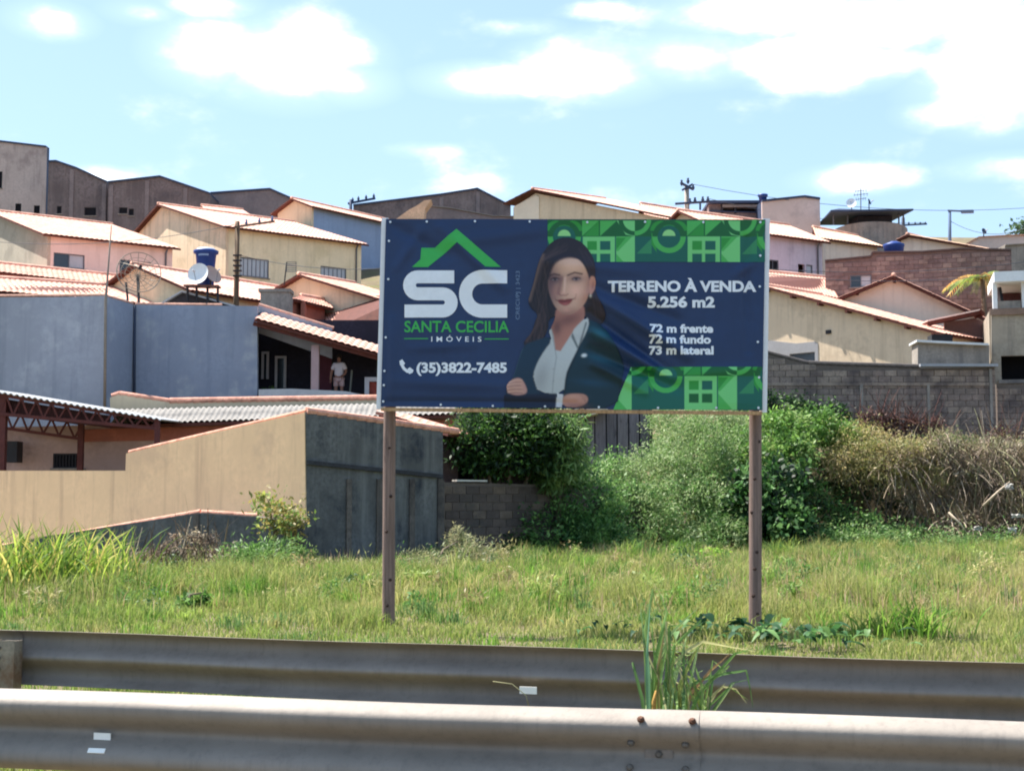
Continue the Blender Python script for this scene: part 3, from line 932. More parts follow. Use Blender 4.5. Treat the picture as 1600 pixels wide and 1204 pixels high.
    poly([(384, 1076), (500, 1070), (534, 1094), (526, 1130), (470, 1152), (380, 1154)], (198, 146, 130), 3)
    for k in range(3): line([(486 + 12 * k, 1084 + 14 * k), (528 - 4 * k, 1098 + 16 * k)], 2.4, (130, 88, 84), .7)
    blob(450, 1142, 70, 14, (140, 94, 90), .6); blob(440, 1092, 50, 12, (216, 168, 152), .6)
    # the soft focus, grain and studio shading of a printed photograph
    def blur(a, sg):
        k = np.exp(-.5 * (np.arange(-4, 5) / sg) ** 2); k /= k.sum()
        for ax in (0, 1): a = np.apply_along_axis(lambda v: np.convolve(np.pad(v, 4, mode='edge'), k, 'valid'), ax, a)
        return a
    C = blur(C, .9)
    shade = 1.06 - .30 * np.exp(-((X - 270) / 110) ** 2 - ((Y - 520) / 260) ** 2) - .18 * np.clip((Y - 820) / 340, 0, 1)
    C = C * shade[..., None] * rng.normal(1, .025, X.shape)[..., None]
    C = np.clip(C, 0, 1) ** 1.06
    ny, nx = X.shape
    keep = A > .5
    co = BW(PX.ravel(), PY.ravel(), .0125)
    i = np.arange(nx * ny).reshape(ny, nx)
    k = keep[:-1, :-1] & keep[1:, :-1] & keep[1:, 1:] & keep[:-1, 1:]
    q = np.stack([i[:-1, :-1], i[1:, :-1], i[1:, 1:], i[:-1, 1:]], -1)[k]
    used = np.unique(q); remap = -np.ones(nx * ny, int); remap[used] = np.arange(len(used))
    np_mesh('printed_woman', co[used], quads=remap[q], cols=C.reshape(-1, 3)[used], mat=vcol_mat('ink_print', .45, 0, .35), parent=ban, smooth=True)
woman()

# timber: two round posts, battens behind the cloth, pale hem boards at the sides, eyelets
def wood(name, rgb, dark):
    m = bpy.data.materials.new(name); m.use_nodes = True
    nt = m.node_tree; b = nt.nodes['Principled BSDF']; c = lin(rgb)
    col = mixrgb(nt, ramp(nt, noise(nt, 1.0, 8, .7, stretch=(38, 38, 1.4)), .35, .68), tuple(v * .68 for v in c), tuple(v * 1.2 for v in c))
    col = mixrgb(nt, ramp(nt, noise(nt, 2.2, 6, .7, stretch=(3, 3, .9)), .52, .75), col, lin(dark))
    nt.links.new(col, b.inputs['Base Color']); b.inputs['Roughness'].default_value = .85
    bp = nd(nt, 'ShaderNodeBump', Strength=.5, Distance=.01); nt.links.new(noise(nt, 1.0, 6, .7, stretch=(60, 60, 2)), bp.inputs['Height'])
    nt.links.new(bp.outputs['Normal'], b.inputs['Normal'])
    return m
m_wood = wood('weathered_post_wood', (128, 106, 98), (88, 70, 66))
m_batten = wood('batten_wood', (190, 150, 110), (140, 104, 80))
m_hem = surf('white_hem', (232, 232, 236), rough=.6, var=.05, bump=.05)
m_knot = surf('wood_knot', (62, 46, 42), rough=.9, var=.2, scale=30)
def bpost(ptop, ytop, pbot, ybot, Z, rad, knots):
    n_ = 22; pts = []; rr = []
    top, bot = P(ptop, ytop, Z), P(pbot, ybot, Z)
    bot = Vector((bot.x, bot.y, -.35)) if False else bot
    lo = bot + (bot - top).normalized() * .5
    for i in range(n_ + 1):
        t = i / n_
        p = lo.lerp(top, t)
        pts.append(p + Vector((.006 * math.sin(t * 5 + ptop), .004 * math.sin(t * 7), 0)))
        rr.append(rad * (1.03 - .08 * t + .014 * math.sin(t * 23 + ptop)))
    mb = MB().tube(pts, rr, 18)
    po = mb.build('post', m_wood, bb, True)
    for ky, kx in knots:
        c = P(kx, ky, Z); mbk = MB()
        cc = bot.lerp(top, (c.z - bot.z) / (top.z - bot.z))
        d = Vector((c.x - cc.x, 0, 0)); ox = max(-.7, min(.7, d.x / rad))
        q = Vector((cc.x + ox * rad, cc.y - math.sqrt(1 - ox * ox) * rad * 1.0, c.z))
        mbk.lathe((q.x, q.y + .012, q.z), [(.022, .0), (.016, -.012), (.004, -.016)], 8, 'Y')
        mbk.build('knot', m_knot, po, True)
    return po
bpost(612, 352, 607, 985, 15.42, .068, ((700, 609), (775, 611), (830, 605), (905, 610), (945, 606)))
bpost(1182, 352, 1179, 986, 15.20, .068, ((748, 1178), (800, 1174), (862, 1181), (888, 1178), (930, 1176), (958, 1182), (690, 1184)))
nn = bb_n
def batten(a, b, h, d, mat, name='batten'):
    return MB().bar(a, b, d, h, Vector((0, 0, 1))).build(name, mat, bb)
back = -nn * .21
for t in (.035, .5, .965):
    a, b = TL.lerp(BL, t), TR.lerp(BR, t)
    batten(a + back, b + back, .07, .04, m_batten)
for s in (.0, .25, .5, .75, 1.0):
    a, b = TL.lerp(TR, s), BL.lerp(BR, s)
    if s in (0.0, 1.0): continue
    MB().bar(a + back * .75 - Vector((0, 0, .05)), b + back * .75 + Vector((0, 0, .05)), .05, .03, bb_u).build('batten', m_batten, bb)
for a, b, s in ((TL, BL, -1), (TR, BR, 1)):
    MB().bar(a + bb_u * s * .014 - nn * .03 + Vector((0, 0, .015)), b + bb_u * s * .014 - nn * .03 - Vector((0, 0, .02)), .022, .075, bb_u).build('hem_board', m_hem, bb)
MB().bar(BL - Vector((0, 0, .028)) - nn * .03, BR - Vector((0, 0, .028)) - nn * .03, .05, .035).build('batten', m_batten, bb)
m_eye = surf('eyelet_metal', (214, 218, 224), rough=.35, var=.05, metal=.5, bump=0)
eyes = [(668, 346.5), (744, 346), (830, 346.5), (610, 347), (920, 347.5), (1010, 347), (1100, 347.5), (1188, 347.5), (608, 377), (607, 437), (603, 528), (601, 580), (600, 602), (599, 627),
        (690, 632), (772, 634), (854, 635), (938, 636), (1030, 637), (1120, 637), (1185, 637), (1187, 448.5), (1184, 535), (1186, 590), (1188, 400)]
for ex, ey in eyes:
    c = Vector(BW(np.array([ex]), np.array([ey]), .009)[0])
    mb = MB(); t = bb_u; up = Vector((0, 0, 1))
    ring = [c + (t * math.cos(a) + up * math.sin(a)) * .0125 for a in [i * math.pi / 5 for i in range(10)]]
    mb.add([v + nn * .005 for v in ring] + [v - nn * .006 for v in ring], [tuple(range(10))[::-1]] + [(i, (i + 1) % 10, 10 + (i + 1) % 10, 10 + i) for i in range(10)])
    mb.build('eyelet', m_eye, ban)
# ------------------------------------------------------------------ building kit
m_tile = tile_mat('clay_tiles', (218, 170, 152), .16, (192, 146, 130), .35)
m_tile2 = tile_mat('clay_tiles_worn', (210, 158, 140), .2, (176, 130, 116), .4)
m_tile3 = tile_mat('clay_tiles_pale', (222, 182, 156), .15, (190, 150, 130), .25)
m_eaves = surf('eaves_wood', (92, 50, 42), rough=.85, var=.3, scale=6)
m_ridge = surf('ridge_clay', (216, 166, 146), rough=.85, var=.35, scale=4, stain=(110, 78, 68), stain_scale=2)
m_glass = surf('window_glass', (44, 52, 62), rough=.12, var=.2, scale=1.5, bump=0, spec=.6)
m_glass_l = surf('window_glass_curtained', (168, 172, 178), rough=.3, var=.1, scale=3, bump=0, spec=.5)
m_alu = surf('window_frame_grey', (96, 100, 108), rough=.5, var=.1, bump=0)
m_iron = surf('dark_iron', (44, 42, 46), rough=.6, var=.2, bump=0)
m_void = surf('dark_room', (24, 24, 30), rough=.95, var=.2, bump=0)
m_conc = surf('raw_concrete', (150, 142, 134), rough=.92, var=.2, scale=1.5, bump=.3, stain=(96, 92, 90), stain_amt=.6, stain_scale=.8, streak=(92, 88, 88), streak_amt=.4)

def grid_uv(name, pts, uv, nx, ny, mat, parent):
    i = np.arange(nx * ny).reshape(ny, nx)
    q = np.stack([i[:-1, :-1], i[:-1, 1:], i[1:, 1:], i[1:, :-1]], -1).reshape(-1, 4)
    o = np_mesh(name, pts, quads=q, mat=mat, parent=parent)
    o.data.polygons.foreach_set('use_smooth', np.zeros(len(o.data.polygons), bool))
    lay = o.data.uv_layers.new(name='UVMap')
    lay.data.foreach_set('uv', uv[q.ravel()].astype(np.float32).ravel())
    return o
def roof_grid(eL, eR, rR, rL, tw, row, amp, step):
    eL, eR, rR, rL = (np.array(p) for p in (eL, eR, rR, rL))
    W = max(np.linalg.norm(eR - eL), np.linalg.norm(rR - rL)); S = (np.linalg.norm(rL - eL) + np.linalg.norm(rR - eR)) / 2
    nc = max(3, int(W / tw)); nr = max(2, int(S / row))
    nrm = np.cross(eR - eL, rL - eL); nrm = nrm / np.linalg.norm(nrm)
    if nrm[2] < 0: nrm = -nrm
    u = np.linspace(0, nc, nc * 4 + 1)
    hu = amp * (.5 - .5 * np.cos(2 * np.pi * u)) ** .7
    v, hv = [], []
    for k in range(nr):
        v += [k + .0005, k + .9995]; hv += [step, 0.0]
    v = np.array(v); hv = np.array(hv)
    U, V = np.meshgrid(u / nc, v / nr)
    HH = hu[None, :] + hv[:, None]
    p = (1 - U)[..., None] * ((1 - V)[..., None] * eL + V[..., None] * rL) + U[..., None] * ((1 - V)[..., None] * eR + V[..., None] * rR)
    rngj = RNG.normal(0, .0012, (nr, nc))
    jit = np.repeat(np.repeat(rngj, 2, 0), 4, 1); jit = np.concatenate([jit, jit[:, -1:]], 1)
    p = p + nrm * (HH + jit)[..., None]
    uv = np.stack([np.broadcast_to(u, U.shape) + 1e-3, np.broadcast_to(v[:, None], U.shape)], -1)
    return p.reshape(-1, 3), uv.reshape(-1, 2), len(u), len(v), nrm
def tile_roof(eL, eR, rR, rL, mat, parent, name='roof', under=m_eaves, tw=.23, row=.38, amp=.026, step=.012, slab=.07, ridge=True):
    """tiled slope laid as wavy overlapping courses on a boarded underside"""
    p, uv, nx, ny, nrm = roof_grid(eL, eR, rR, rL, tw, row, amp, step)
    o = grid_uv(name, p, uv, nx, ny, mat, parent)
    n_ = Vector(nrm)
    q = [Vector(v) for v in (eL, eR, rR, rL)]
    mb = MB(); mb.hexa([v - n_ * (slab + .03) for v in q] + [v - n_ * .03 for v in q])
    mb.build('underside', under, o)
    if ridge:
        a, b = Vector(rL), Vector(rR)
        MB().tube([a + n_ * .02, a.lerp(b, .5) + n_ * .03, b + n_ * .02], .1, 8).build('ridge_cap', m_ridge, o, True)
    return o
def sheet_roof(eL, eR, rR, rL, mat, parent, name='roof', wave=.18, amp=.05):
    p, uv, nx, ny, nrm = roof_grid(eL, eR, rR, rL, wave, 1.5, amp, .004)
    o = grid_uv(name, p, uv, nx, ny, mat, parent)
    for pl in o.data.polygons: pl.use_smooth = True
    return o

def window(vp, rc, parent, kind='slide', off=-.05, frame=m_alu, pane=m_glass, bars=0):
    """framed window set into a wall opening; rc in photo pixels"""
    (u0, z1_), (u1, z0) = vp.uz(rc[0], rc[1]), vp.uz(rc[2], rc[3])
    t = .045; mb = MB()
    mb.vbox(vp, u0, u1, z1_ - t, z1_, off - .05, off + .02); mb.vbox(vp, u0, u1, z0, z0 + t, off - .05, off + .021)
    mb.vbox(vp, u0, u0 + t, z0 + t, z1_ - t, off - .049, off + .019); mb.vbox(vp, u1 - t, u1, z0 + t, z1_ - t, off - .049, off + .019)
    w = mb.build('window', frame, parent)
    MB().vbox(vp, u0 - .06, u1 + .06, z0 - .06, z0 - .003, .003, .07).build('sill', m_conc, w)
    um = (u0 + u1) / 2
    if kind == 'slide':
        MB().vbox(vp, u0 + t, um, z0 + t, z1_ - t, off - .03, off - .02).build('pane', pane, w)
        MB().vbox(vp, um, u1 - t, z0 + t, z1_ - t, off - .045, off - .035).build('pane', m_glass_l if kind == 'slide' else pane, w)
        MB().vbox(vp, um - .02, um + .02, z0 + t, z1_ - t, off - .019, off + .012).build('mullion', frame, w)
    else:
        MB().vbox(vp, u0 + t, u1 - t, z0 + t, z1_ - t, off - .04, off - .03).build('pane', pane, w)
    for k in range(bars):
        uu = u0 + (u1 - u0) * (k + 1) / (bars + 1)
        MB().vbox(vp, uu - .014, uu + .014, z0 + t, z1_ - t, off - .029, off - .005).build('bar', frame, w)
    return w

def solve_gable(E0, E1, G, far):
    e0 = P(*E0); e1 = on_z(E1[0], E1[1], e0.z)
    e = Vector((e1.x - e0.x, e1.y - e0.y, 0)); L = e.length; e.normalize()
    n = Vector((-e.y, e.x, 0))
    b = e1 if far else e0
    d = px_dir(*G)
    det = n.x * (-d.y) + d.x * n.y
    bx, by = CAMP.x - b.x, CAMP.y - b.y
    r = (bx * (-d.y) + d.x * by) / det
    t = (n.x * by - n.y * bx) / det
    h = CAMP.z + t * d.z - b.z
    return e0, e1, e, n, L, r, h
def gable_house(name, label, E0, E1, G, far=False, gable_mat=None, eave_mat=None, tile=m_tile, eave_holes=(), gable_holes=(), eave_wins=(), gable_wins=(),
                floor=None, oe=.35, orr=.3, back_run=None, group='tiled houses on the hillside', cat='house'):
    e0, e1, e, n, L, r, h = solve_gable(E0, E1, G, far)
    print('HOUSE %-24s len %.1f run %.2f rise %.2f pitch %.1f  dir %.0f eave z %.1f y %.0f' % (name, L, r, h, math.degrees(math.atan2(h, r)), math.degrees(math.atan2(e.y, e.x)), e0.z, e0.y))
    rb = back_run or r
    up = Vector((0, 0, 1)); tp = h / r
    g0, g1 = e0 + n * r + up * h, e1 + n * r + up * h
    b0, b1 = g0 + n * rb - up * tp * rb, g1 + n * rb - up * tp * rb
    zf = floor if floor is not None else float(H(e0.x, e0.y)) - .6
    th = thing(name, label, cat, (*(e0 + e * L / 2 + n * r).xy, zf), group)
    tile_roof(e0, e1, g1, g0, tile, th)
    tile_roof(b1, b0, g0, g1, tile, th, ridge=False)
    # walls
    drop = .09
    A = e0 + e * orr + n * oe; B = e1 - e * orr + n * oe
    C = e0 + e * orr + n * (r + rb - oe); D = e1 - e * orr + n * (r + rb - oe)
    ze = e0.z + tp * oe - drop; zr = e0.z + h - drop; zb = e0.z + h - tp * (rb - oe) - drop
    vg = vp_pts(C, A)           # near gable, left (back) to right (front corner)
    lg = (A - C).length
    hol = [vp_rect(vg, hh) for hh in list(gable_holes) + [w[0] for w in gable_wins]]
    prism('wall', vg, [(0, zf), (lg, zf), (lg, ze), (lg - (r - oe), zr), (0, zb)], hol, gable_mat, th, .15)
    ve = vp_pts(A, B); le = (B - A).length
    hol = [vp_rect(ve, hh) for hh in list(eave_holes) + [w[0] for w in eave_wins]]
    prism('wall', ve, [(.003, zf), (le, zf), (le, ze), (.003, ze)], hol, eave_mat or gable_mat, th, .15, -.003)
    vf = vp_pts(B, D)
    prism('wall', vf, [(.16, zf), (lg, zf), (lg, zb), (r - oe, zr), (.16, ze + .1)], [], eave_mat or gable_mat, th, .15)
    vb = vp_pts(D, C)
    prism('wall', vb, [(.16, zf), (le - .16, zf), (le - .16, zb), (.16, zb)], [], eave_mat or gable_mat, th, .15)
    for w in eave_wins: window(ve, w[0], th, **w[1])
    up_ = le - .35
    MB().tube([ve.w(up_, ze - .05, .25), ve.w(up_, ze - .3, .06), ve.w(up_, zf, .06)], .045, 8).build('down_pipe', m_alu, th, True)
    for w in gable_wins: window(vg, w[0], th, **w[1])
    return th, vg, ve
def vp_rect(vp, h):
    (u0, z0), (u1, z1_) = vp.uz(h[0], h[1]), vp.uz(h[2], h[3])
    return [(u0, z0), (u1, z0), (u1, z1_), (u0, z1_)]

BLOCKS = {}
def block_mesh(w, h, d, mat, key):
    k = (round(w, 3), round(h, 3), round(d, 3), mat.name)
    if k in BLOCKS: return BLOCKS[k]
    mb = MB(); c = .006
    # front face slightly eased so that the joints read
    x, y, z = w / 2, d, h / 2
    mb.add([(-x, 0, -z), (x, 0, -z), (x, 0, z), (-x, 0, z), (-x + c, -c, -z + c), (x - c, -c, -z + c), (x - c, -c, z - c), (-x + c, -c, z - c), (-x, y, -z), (x, y, -z), (x, y, z), (-x, y, z)],
           [(4, 5, 6, 7), (0, 1, 5, 4), (1, 2, 6, 5), (2, 3, 7, 6), (3, 0, 4, 7), (1, 0, 8, 9), (2, 1, 9, 10), (3, 2, 10, 11), (0, 3, 11, 8)])
    me = bpy.data.meshes.new('block'); me.from_pydata(mb.v, [], mb.f); me.materials.append(mat); me.update()
    BLOCKS[k] = me
    return me
def block_course(vp, u0, u1, z0, top, mats, parent, bw=.39, bh=.19, d=.06, joint=.012, holes=(), name='block', off=0.0, maxn=300):
    ang = math.atan2(vp.u.y, vp.u.x); off_p = OFF[parent.name]
    n = 0; row = 0; z = z0
    rr = random.Random(int(abs(u0 * 100 + z0 * 7)) + 5)
    while n < maxn:
        s = u0 - (bw / 2 if row % 2 else 0); any_ = False
        while s < u1 - .04 and n < maxn:
            a, b = max(s, u0), min(s + bw - joint, u1)
            s += bw
            if b - a < .06: continue
            tz = min(top(a), top(b), top((a + b) / 2))
            if z + bh - joint > tz + .005: continue
            any_ = True
            uc, zc = (a + b) / 2, z + (bh - joint) / 2
            if any(h[0] < uc < h[1] and h[2] < zc < h[3] for h in holes): continue
            k = rr.randrange(len(mats))
            me = block_mesh(round((b - a) / .02) * .02, bh - joint, d, mats[k], k)
            o = bpy.data.objects.new(name, me); COL.objects.link(o); o.parent = parent
            p = vp.w(uc, zc, off + rr.uniform(-.004, .007))
            o.location = p - off_p
            o.rotation_euler = (rr.uniform(-.006, .006), rr.uniform(-.006, .006), ang)
            OFF[o.name] = off_p; n += 1
        z += bh; row += 1
        if not any_ and row > 2: break
        if row > 80: break
    return n
# ------------------------------------------------------------------ left: tan house, low wall, carport, corrugated house, blue house
GH = 'tiled houses on the hillside'
E_ = Vector((.8, .6, 0)); N_ = Vector((-.6, .8, 0))
m_tan = surf('tan_paint', (232, 196, 156), rough=.9, var=.07, scale=.8, bump=.15, stain=(196, 164, 136), stain_amt=.45, stain_scale=.5, streak=(170, 140, 118), streak_amt=.3)
m_mould = surf('mouldy_cement', (96, 96, 96), rough=.95, var=.3, scale=1.3, bump=.35, bscale=30, stain=(48, 52, 60), stain_amt=.8, stain_scale=1.1, streak=(124, 124, 122), streak_amt=.45)
m_mould2 = surf('mouldy_cement_brown', (106, 98, 92), rough=.95, var=.3, scale=1.3, bump=.35, bscale=30, stain=(58, 54, 54), stain_amt=.75, stain_scale=.8, streak=(64, 60, 58), streak_amt=.6)
m_cap = surf('cap_tile', (220, 160, 138), rough=.85, var=.35, scale=6, stain=(128, 92, 82), stain_scale=2)
def cap_strip(parent, a, b, w=.16, h=.04, n=None, name='wall_cap', mat=None):
    return MB().bar(a, b, w, h).build(name, mat or m_cap, parent)
def capping(parent, a, b, name='cap_tile', mat=None, pitch=.24, r=.085):
    """a row of half-round clay tiles laid along a wall top"""
    L = (b - a).length; n = max(1, int(L / pitch)); d = (b - a) / n
    for k in range(n):
        p = a + d * k; q = p + d * 1.12
        MB().tube([p + Vector((0, 0, .0)), q + Vector((0, 0, .012))], [r * 1.06, r * .9], 8).build(name, mat or m_cap, parent)
# tan house
c0 = P(478, 643, 31.0)                                  # top corner where tan and cement walls meet
tl_ = P(-60, 640, 38.5); v_tan = vp_pts(tl_, c0)
v_cem = vp_pts(c0, c0 + E_ * 4)
tanh_ = thing('tan_house', 'tan painted house side with raw mouldy cement wall, sloping tile edge', 'house', (c0.x - 1, c0.y + 3, 0))
wall('wall', v_tan, [(-40, 735), (196, 735), (197, 708), (340, 674), (476, 644), (477.5, 905), (-40, 905)], m_tan, tanh_, thick=.2)
tag(bpy.data.objects['wall'], 'tan painted wall with raked top')
end_u = v_cem.uz(692, 700)[0]
wall('wall', v_cem, [(478.6, 643.5), (560, 653.5), (692, 672), (692, 905), (478.6, 905)], m_mould, tanh_, thick=.2)
# pilasters, ring beam and the lower render step of the cement wall
for x0, x1 in ((541, 547), (588, 600), (639, 646), (683, 692)):
    (ua, za), (ub, zb) = v_cem.uz(x0, 748), v_cem.uz(x1, 905)
    MB().vbox(v_cem, ua, ub, zb, za, .002, .05).build('pilaster', m_mould2, tanh_)
a, b = v_cem.pt(479, 722, .035), v_cem.pt(690, 744, .035)
MB().bar(a, b, .07, .09).build('ring_beam', surf('dark_beam', (58, 58, 62), rough=.95, var=.3), tanh_)
capping(tanh_, v_cem.pt(480, 641.5, -.05), v_cem.pt(716, 674, -.05))
capping(tanh_, v_tan.pt(199, 706.5, -.08), v_tan.pt(474, 642.5, -.08), pitch=.3, r=.06)
# roof slope behind the raked walls, hidden from the road, seen from a step aside
tr0 = v_cem.pt(480, 646, -.1); tr1 = v_cem.pt(690, 675, -.1)
sheet_roof(tr0 + Vector((0, 0, -.08)), tr1 + Vector((0, 0, -.08)), tr1 - v_cem.n * 4 + Vector((0, 0, -1.0)), tr0 - v_cem.n * 4 + Vector((0, 0, -1.0)), surf('fibre_cement', (136, 132, 128), rough=.9, var=.16, scale=2, stain=(110, 106, 104), stain_amt=.6, stain_scale=1.4, streak=(104, 100, 98), streak_amt=.4), tanh_)
m_fibre = MATS['fibre_cement']
# low cement boundary wall in front of it
v_low = VP(0, 33.5, 478, 30.5)
low = thing('boundary_wall', 'low dark cement wall with raked clay cap in front of the tan wall', 'wall', (*v_low.w(v_low.len / 2, 0).xy, 0))
wall('wall', v_low, [(-60, 866), (60, 839), (310, 801), (400, 807), (476, 816), (476, 930), (-60, 930)], m_mould, low, thick=.18)
capping(low, v_low.pt(-55, 863, -.09), v_low.pt(308, 799.5, -.09), r=.05)
capping(low, v_low.pt(312, 799.5, -.09), v_low.pt(398, 805, -.09), r=.045)
u_, z_ = v_low.uz(306, 800)
MB().vbox(v_low, u_ - .04, u_ + .1, -.3, z_ - .03, .002, .05).build('pilaster', m_mould2, low)

# block wall and dark outbuilding to the right of it
m_blk = [surf('concrete_block_%d' % i, c, rough=.95, var=.25, scale=4, bump=.4, bscale=60, stain=(74, 70, 68), stain_amt=.6, stain_scale=1.3) for i, c in enumerate(((98, 86, 80), (86, 76, 72), (110, 96, 86)))]
m_mort = surf('mortar', (104, 94, 88), rough=.95, var=.2, scale=6)
pw = v_cem.w(end_u, 0)
v_blk = vp_pts(pw + E_ * .15 - N_ * (-.4), pw + E_ * 7.0 + N_ * .4)
blk = thing('block_wall', 'weathered bare block wall under the dark tree beside the cement house', 'wall', (*v_blk.w(2.5, 0).xy, 0))
zt = v_blk.uz(740, 752)[1]
ztop = lambda u: zt + .0 if u < v_blk.uz(880, 740)[0] else zt - .4
prism('mortar_core', v_blk, [(0, -.3), (6.6, -.3), (6.6, zt - .1), (0, zt - .02)], [], m_mort, blk, .14, -.012)
block_course(v_blk, 0, 6.6, -.05, ztop, m_blk, blk, bw=.4, bh=.2)
MB().vbox(v_blk, .5, 1.4, zt, zt + .04, -.16, .05).build('ledge', surf('pale_ledge', (206, 202, 196), var=.1), blk)
# outbuilding wall with the dark opening above the block wall
v_out = vp_pts(v_blk.w(-.3, 0, -.5), v_blk.w(3.2, 0, -.5))
outb = thing('outbuilding', 'dark brick outbuilding with a black opening behind the tree', 'shed', (*v_out.w(1.5, 0, -1).xy, 0))
wall('wall', v_out, [(692, 678), (760, 684), (870, 690), (870, 905), (692, 905)], surf('dark_brick', (74, 60, 58), rough=.95, var=.3, scale=3, bump=.4, stain=(44, 42, 46), stain_scale=1.2), outb, holes=[(716, 712, 752, 750)])
(ua, za), (ub, zb) = v_out.uz(716, 712), v_out.uz(752, 750)
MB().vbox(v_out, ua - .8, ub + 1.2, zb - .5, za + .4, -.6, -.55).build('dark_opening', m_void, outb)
rq = [v_out.pt(688, 676, .35), v_out.pt(745, 684, .35), v_out.pt(745, 684, -3), v_out.pt(688, 676, -3)]
tile_roof(rq[0], rq[1], rq[2] + Vector((0, 0, .7)), rq[3] + Vector((0, 0, .7)), m_tile2, outb, ridge=False)

# ---- corrugated roof house behind the tan wall
m_pinkw = surf('dusty_pink_wall', (178, 150, 142), rough=.9, var=.1, scale=1, stain=(136, 110, 104), stain_amt=.5)
m_redw = surf('red_ochre_wall', (168, 104, 88), rough=.9, var=.14, scale=1.2, stain=(128, 84, 76), stain_amt=.5)
m_cream = surf('cream_wall', (208, 192, 164), rough=.9, var=.08, scale=1, streak=(160, 146, 124), streak_amt=.3)
cor = thing('corrugated_house', 'low pink walled house with pale corrugated fibre roof behind the tan wall', 'house', (*P(350, 700, 44).xy, 0))
v_cor = VP(-30, 42.6, 720, 42.0)
wall('wall', v_cor, [(-30, 668), (722, 650), (722, 905), (-30, 905)], m_pinkw, cor, holes=[(83, 708, 131, 731)])
wall('wall_band', v_cor, [(130, 671), (720, 655), (720, 679), (130, 690)], m_redw, cor, thick=.05, off=.055)
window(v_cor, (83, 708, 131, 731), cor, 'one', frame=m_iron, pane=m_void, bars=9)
eL, eR = v_cor.pt(180, 665, .5), v_cor.pt(716, 648.5, .5)
rL, rR = P(186, 641, 46.0), P(716, 629, 46.0)
fr = sheet_roof(eL, eR, rR, rL, m_fibre, cor, wave=.177, amp=.06)
mb = MB(); mb.hexa([v - Vector((0, 0, .1)) for v in (eL, eR, rR, rL)] + [v - Vector((0, 0, .015)) for v in (eL, eR, rR, rL)]); mb.build('underside', m_eaves, fr)
# tile-capped parapet behind that roof
v_par = VP(165, 46.6, 610, 46.4)
wall('parapet', v_par, [(172, 621), (186, 616), (262, 628), (600, 623), (600, 645), (172, 648)], m_cream, cor, thick=.18)
capping(cor, v_par.pt(174, 618, -.06), v_par.pt(186, 614, -.06), r=.07)
capping(cor, v_par.pt(187, 614.5, -.06), v_par.pt(264, 626, -.06), r=.08)
capping(cor, v_par.pt(265, 626, -.04), v_par.pt(598, 621, -.04), r=.1, pitch=.26)

# ---- steel carport with trusses
m_rust = surf('red_oxide_steel', (96, 50, 46), rough=.7, var=.25, scale=4, stain=(60, 40, 40), stain_scale=2)
m_galv = surf('white_sheet', (196, 196, 196), rough=.5, var=.08, scale=2, metal=.1)
carp = thing('carport', 'open steel carport with red lattice trusses and white corrugated sheet roof', 'carport', (*P(120, 730, 40).xy, 0))
def truss(parent, top_a, top_b, depth_a, depth_b, n, w=.09, end_post=True):
    up = Vector((0, 0, 1))
    MB().bar(top_a, top_b, w, w).build('top_chord', m_rust, parent)
    ba, bb_ = top_a - up * depth_a, top_b - up * depth_b
    MB().bar(ba, bb_, w, w).build('bottom_chord', m_rust, parent)
    for k in range(n):
        t0, t1 = k / n, (k + .5) / n
        a = top_a.lerp(top_b, t0); m_ = ba.lerp(bb_, t1); c = top_a.lerp(top_b, (k + 1) / n)
        MB().bar(a, m_, .05, .05).build('web_bar', m_rust, parent)
        MB().bar(m_, c, .05, .05).build('web_bar', m_rust, parent)
    web = None
fa, fb = P(-60, 607, 40), P(247, 657, 39.6)
truss(carp, fa, fb, .62, .22, 13)
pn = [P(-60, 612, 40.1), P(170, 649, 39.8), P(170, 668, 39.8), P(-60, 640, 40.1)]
MB().hexa([pn[3] + Vector((0, .12, 0)), pn[2] + Vector((0, .12, 0)), pn[2] + Vector((0, .16, 0)), pn[3] + Vector((0, .16, 0)), pn[0] + Vector((0, .12, 0)), pn[1] + Vector((0, .12, 0)), pn[1] + Vector((0, .16, 0)), pn[0] + Vector((0, .16, 0))]).build('shade_sheet', surf('maroon_shade', (70, 40, 40), rough=.8, var=.2, scale=3), carp)  # dark sheet added to stand for the shade under the carport roof
ga, gb = P(-40, 633, 41.9), P(129, 662, 41.8)
truss(carp, ga, gb, .55, .45, 7)
for px, yt, Z, w in ((246, 655, 39.6, .13), (127, 664, 41.8, .16), (6, 618, 40.0, .2)):
    t_ = P(px, yt, Z)
    MB().box((t_.x - w / 2, t_.y - w / 2, -.2), (t_.x + w / 2, t_.y + w / 2, t_.z + .02)).build('post', m_rust, carp)
up = Vector((0, 0, 1))
shL, shR = P(-60, 602, 39.8), P(252, 654.5, 39.4)
# sheet runs back from the front truss; its waves show along the front edge
def sheet_along(aL, aR, depth, lift, mat, parent, wave=.177, amp=.05):
    L = (aR - aL).length; n = int(L / wave) * 6
    d = Vector((0, 1, 0)) * depth + up * lift
    vs, fs = [], []
    for j in range(2):
        for i in range(n + 1):
            p = aL.lerp(aR, i / n) + d * j + up * (amp * .5 * math.sin(2 * math.pi * i / 6))
            vs.append(p)
    m = len(vs)
    vs += [v - up * .02 for v in vs]
    for i in range(n):
        fs.append((i, i + 1, n + 2 + i, n + 1 + i)); fs.append((m + i + 1, m + i, m + n + 1 + i, m + n + 2 + i))
        fs.append((m + i, m + i + 1, i + 1, i))
    return obj('roof', vs, fs, mat, parent)
sheet_along(shL, shR, 5.5, .15, m_galv, carp)
# things kept under it
MB().box(tuple(P(8, 722, 41.8)) , tuple(P(36, 690, 42.3))).build('locker_box', m_iron, carp)

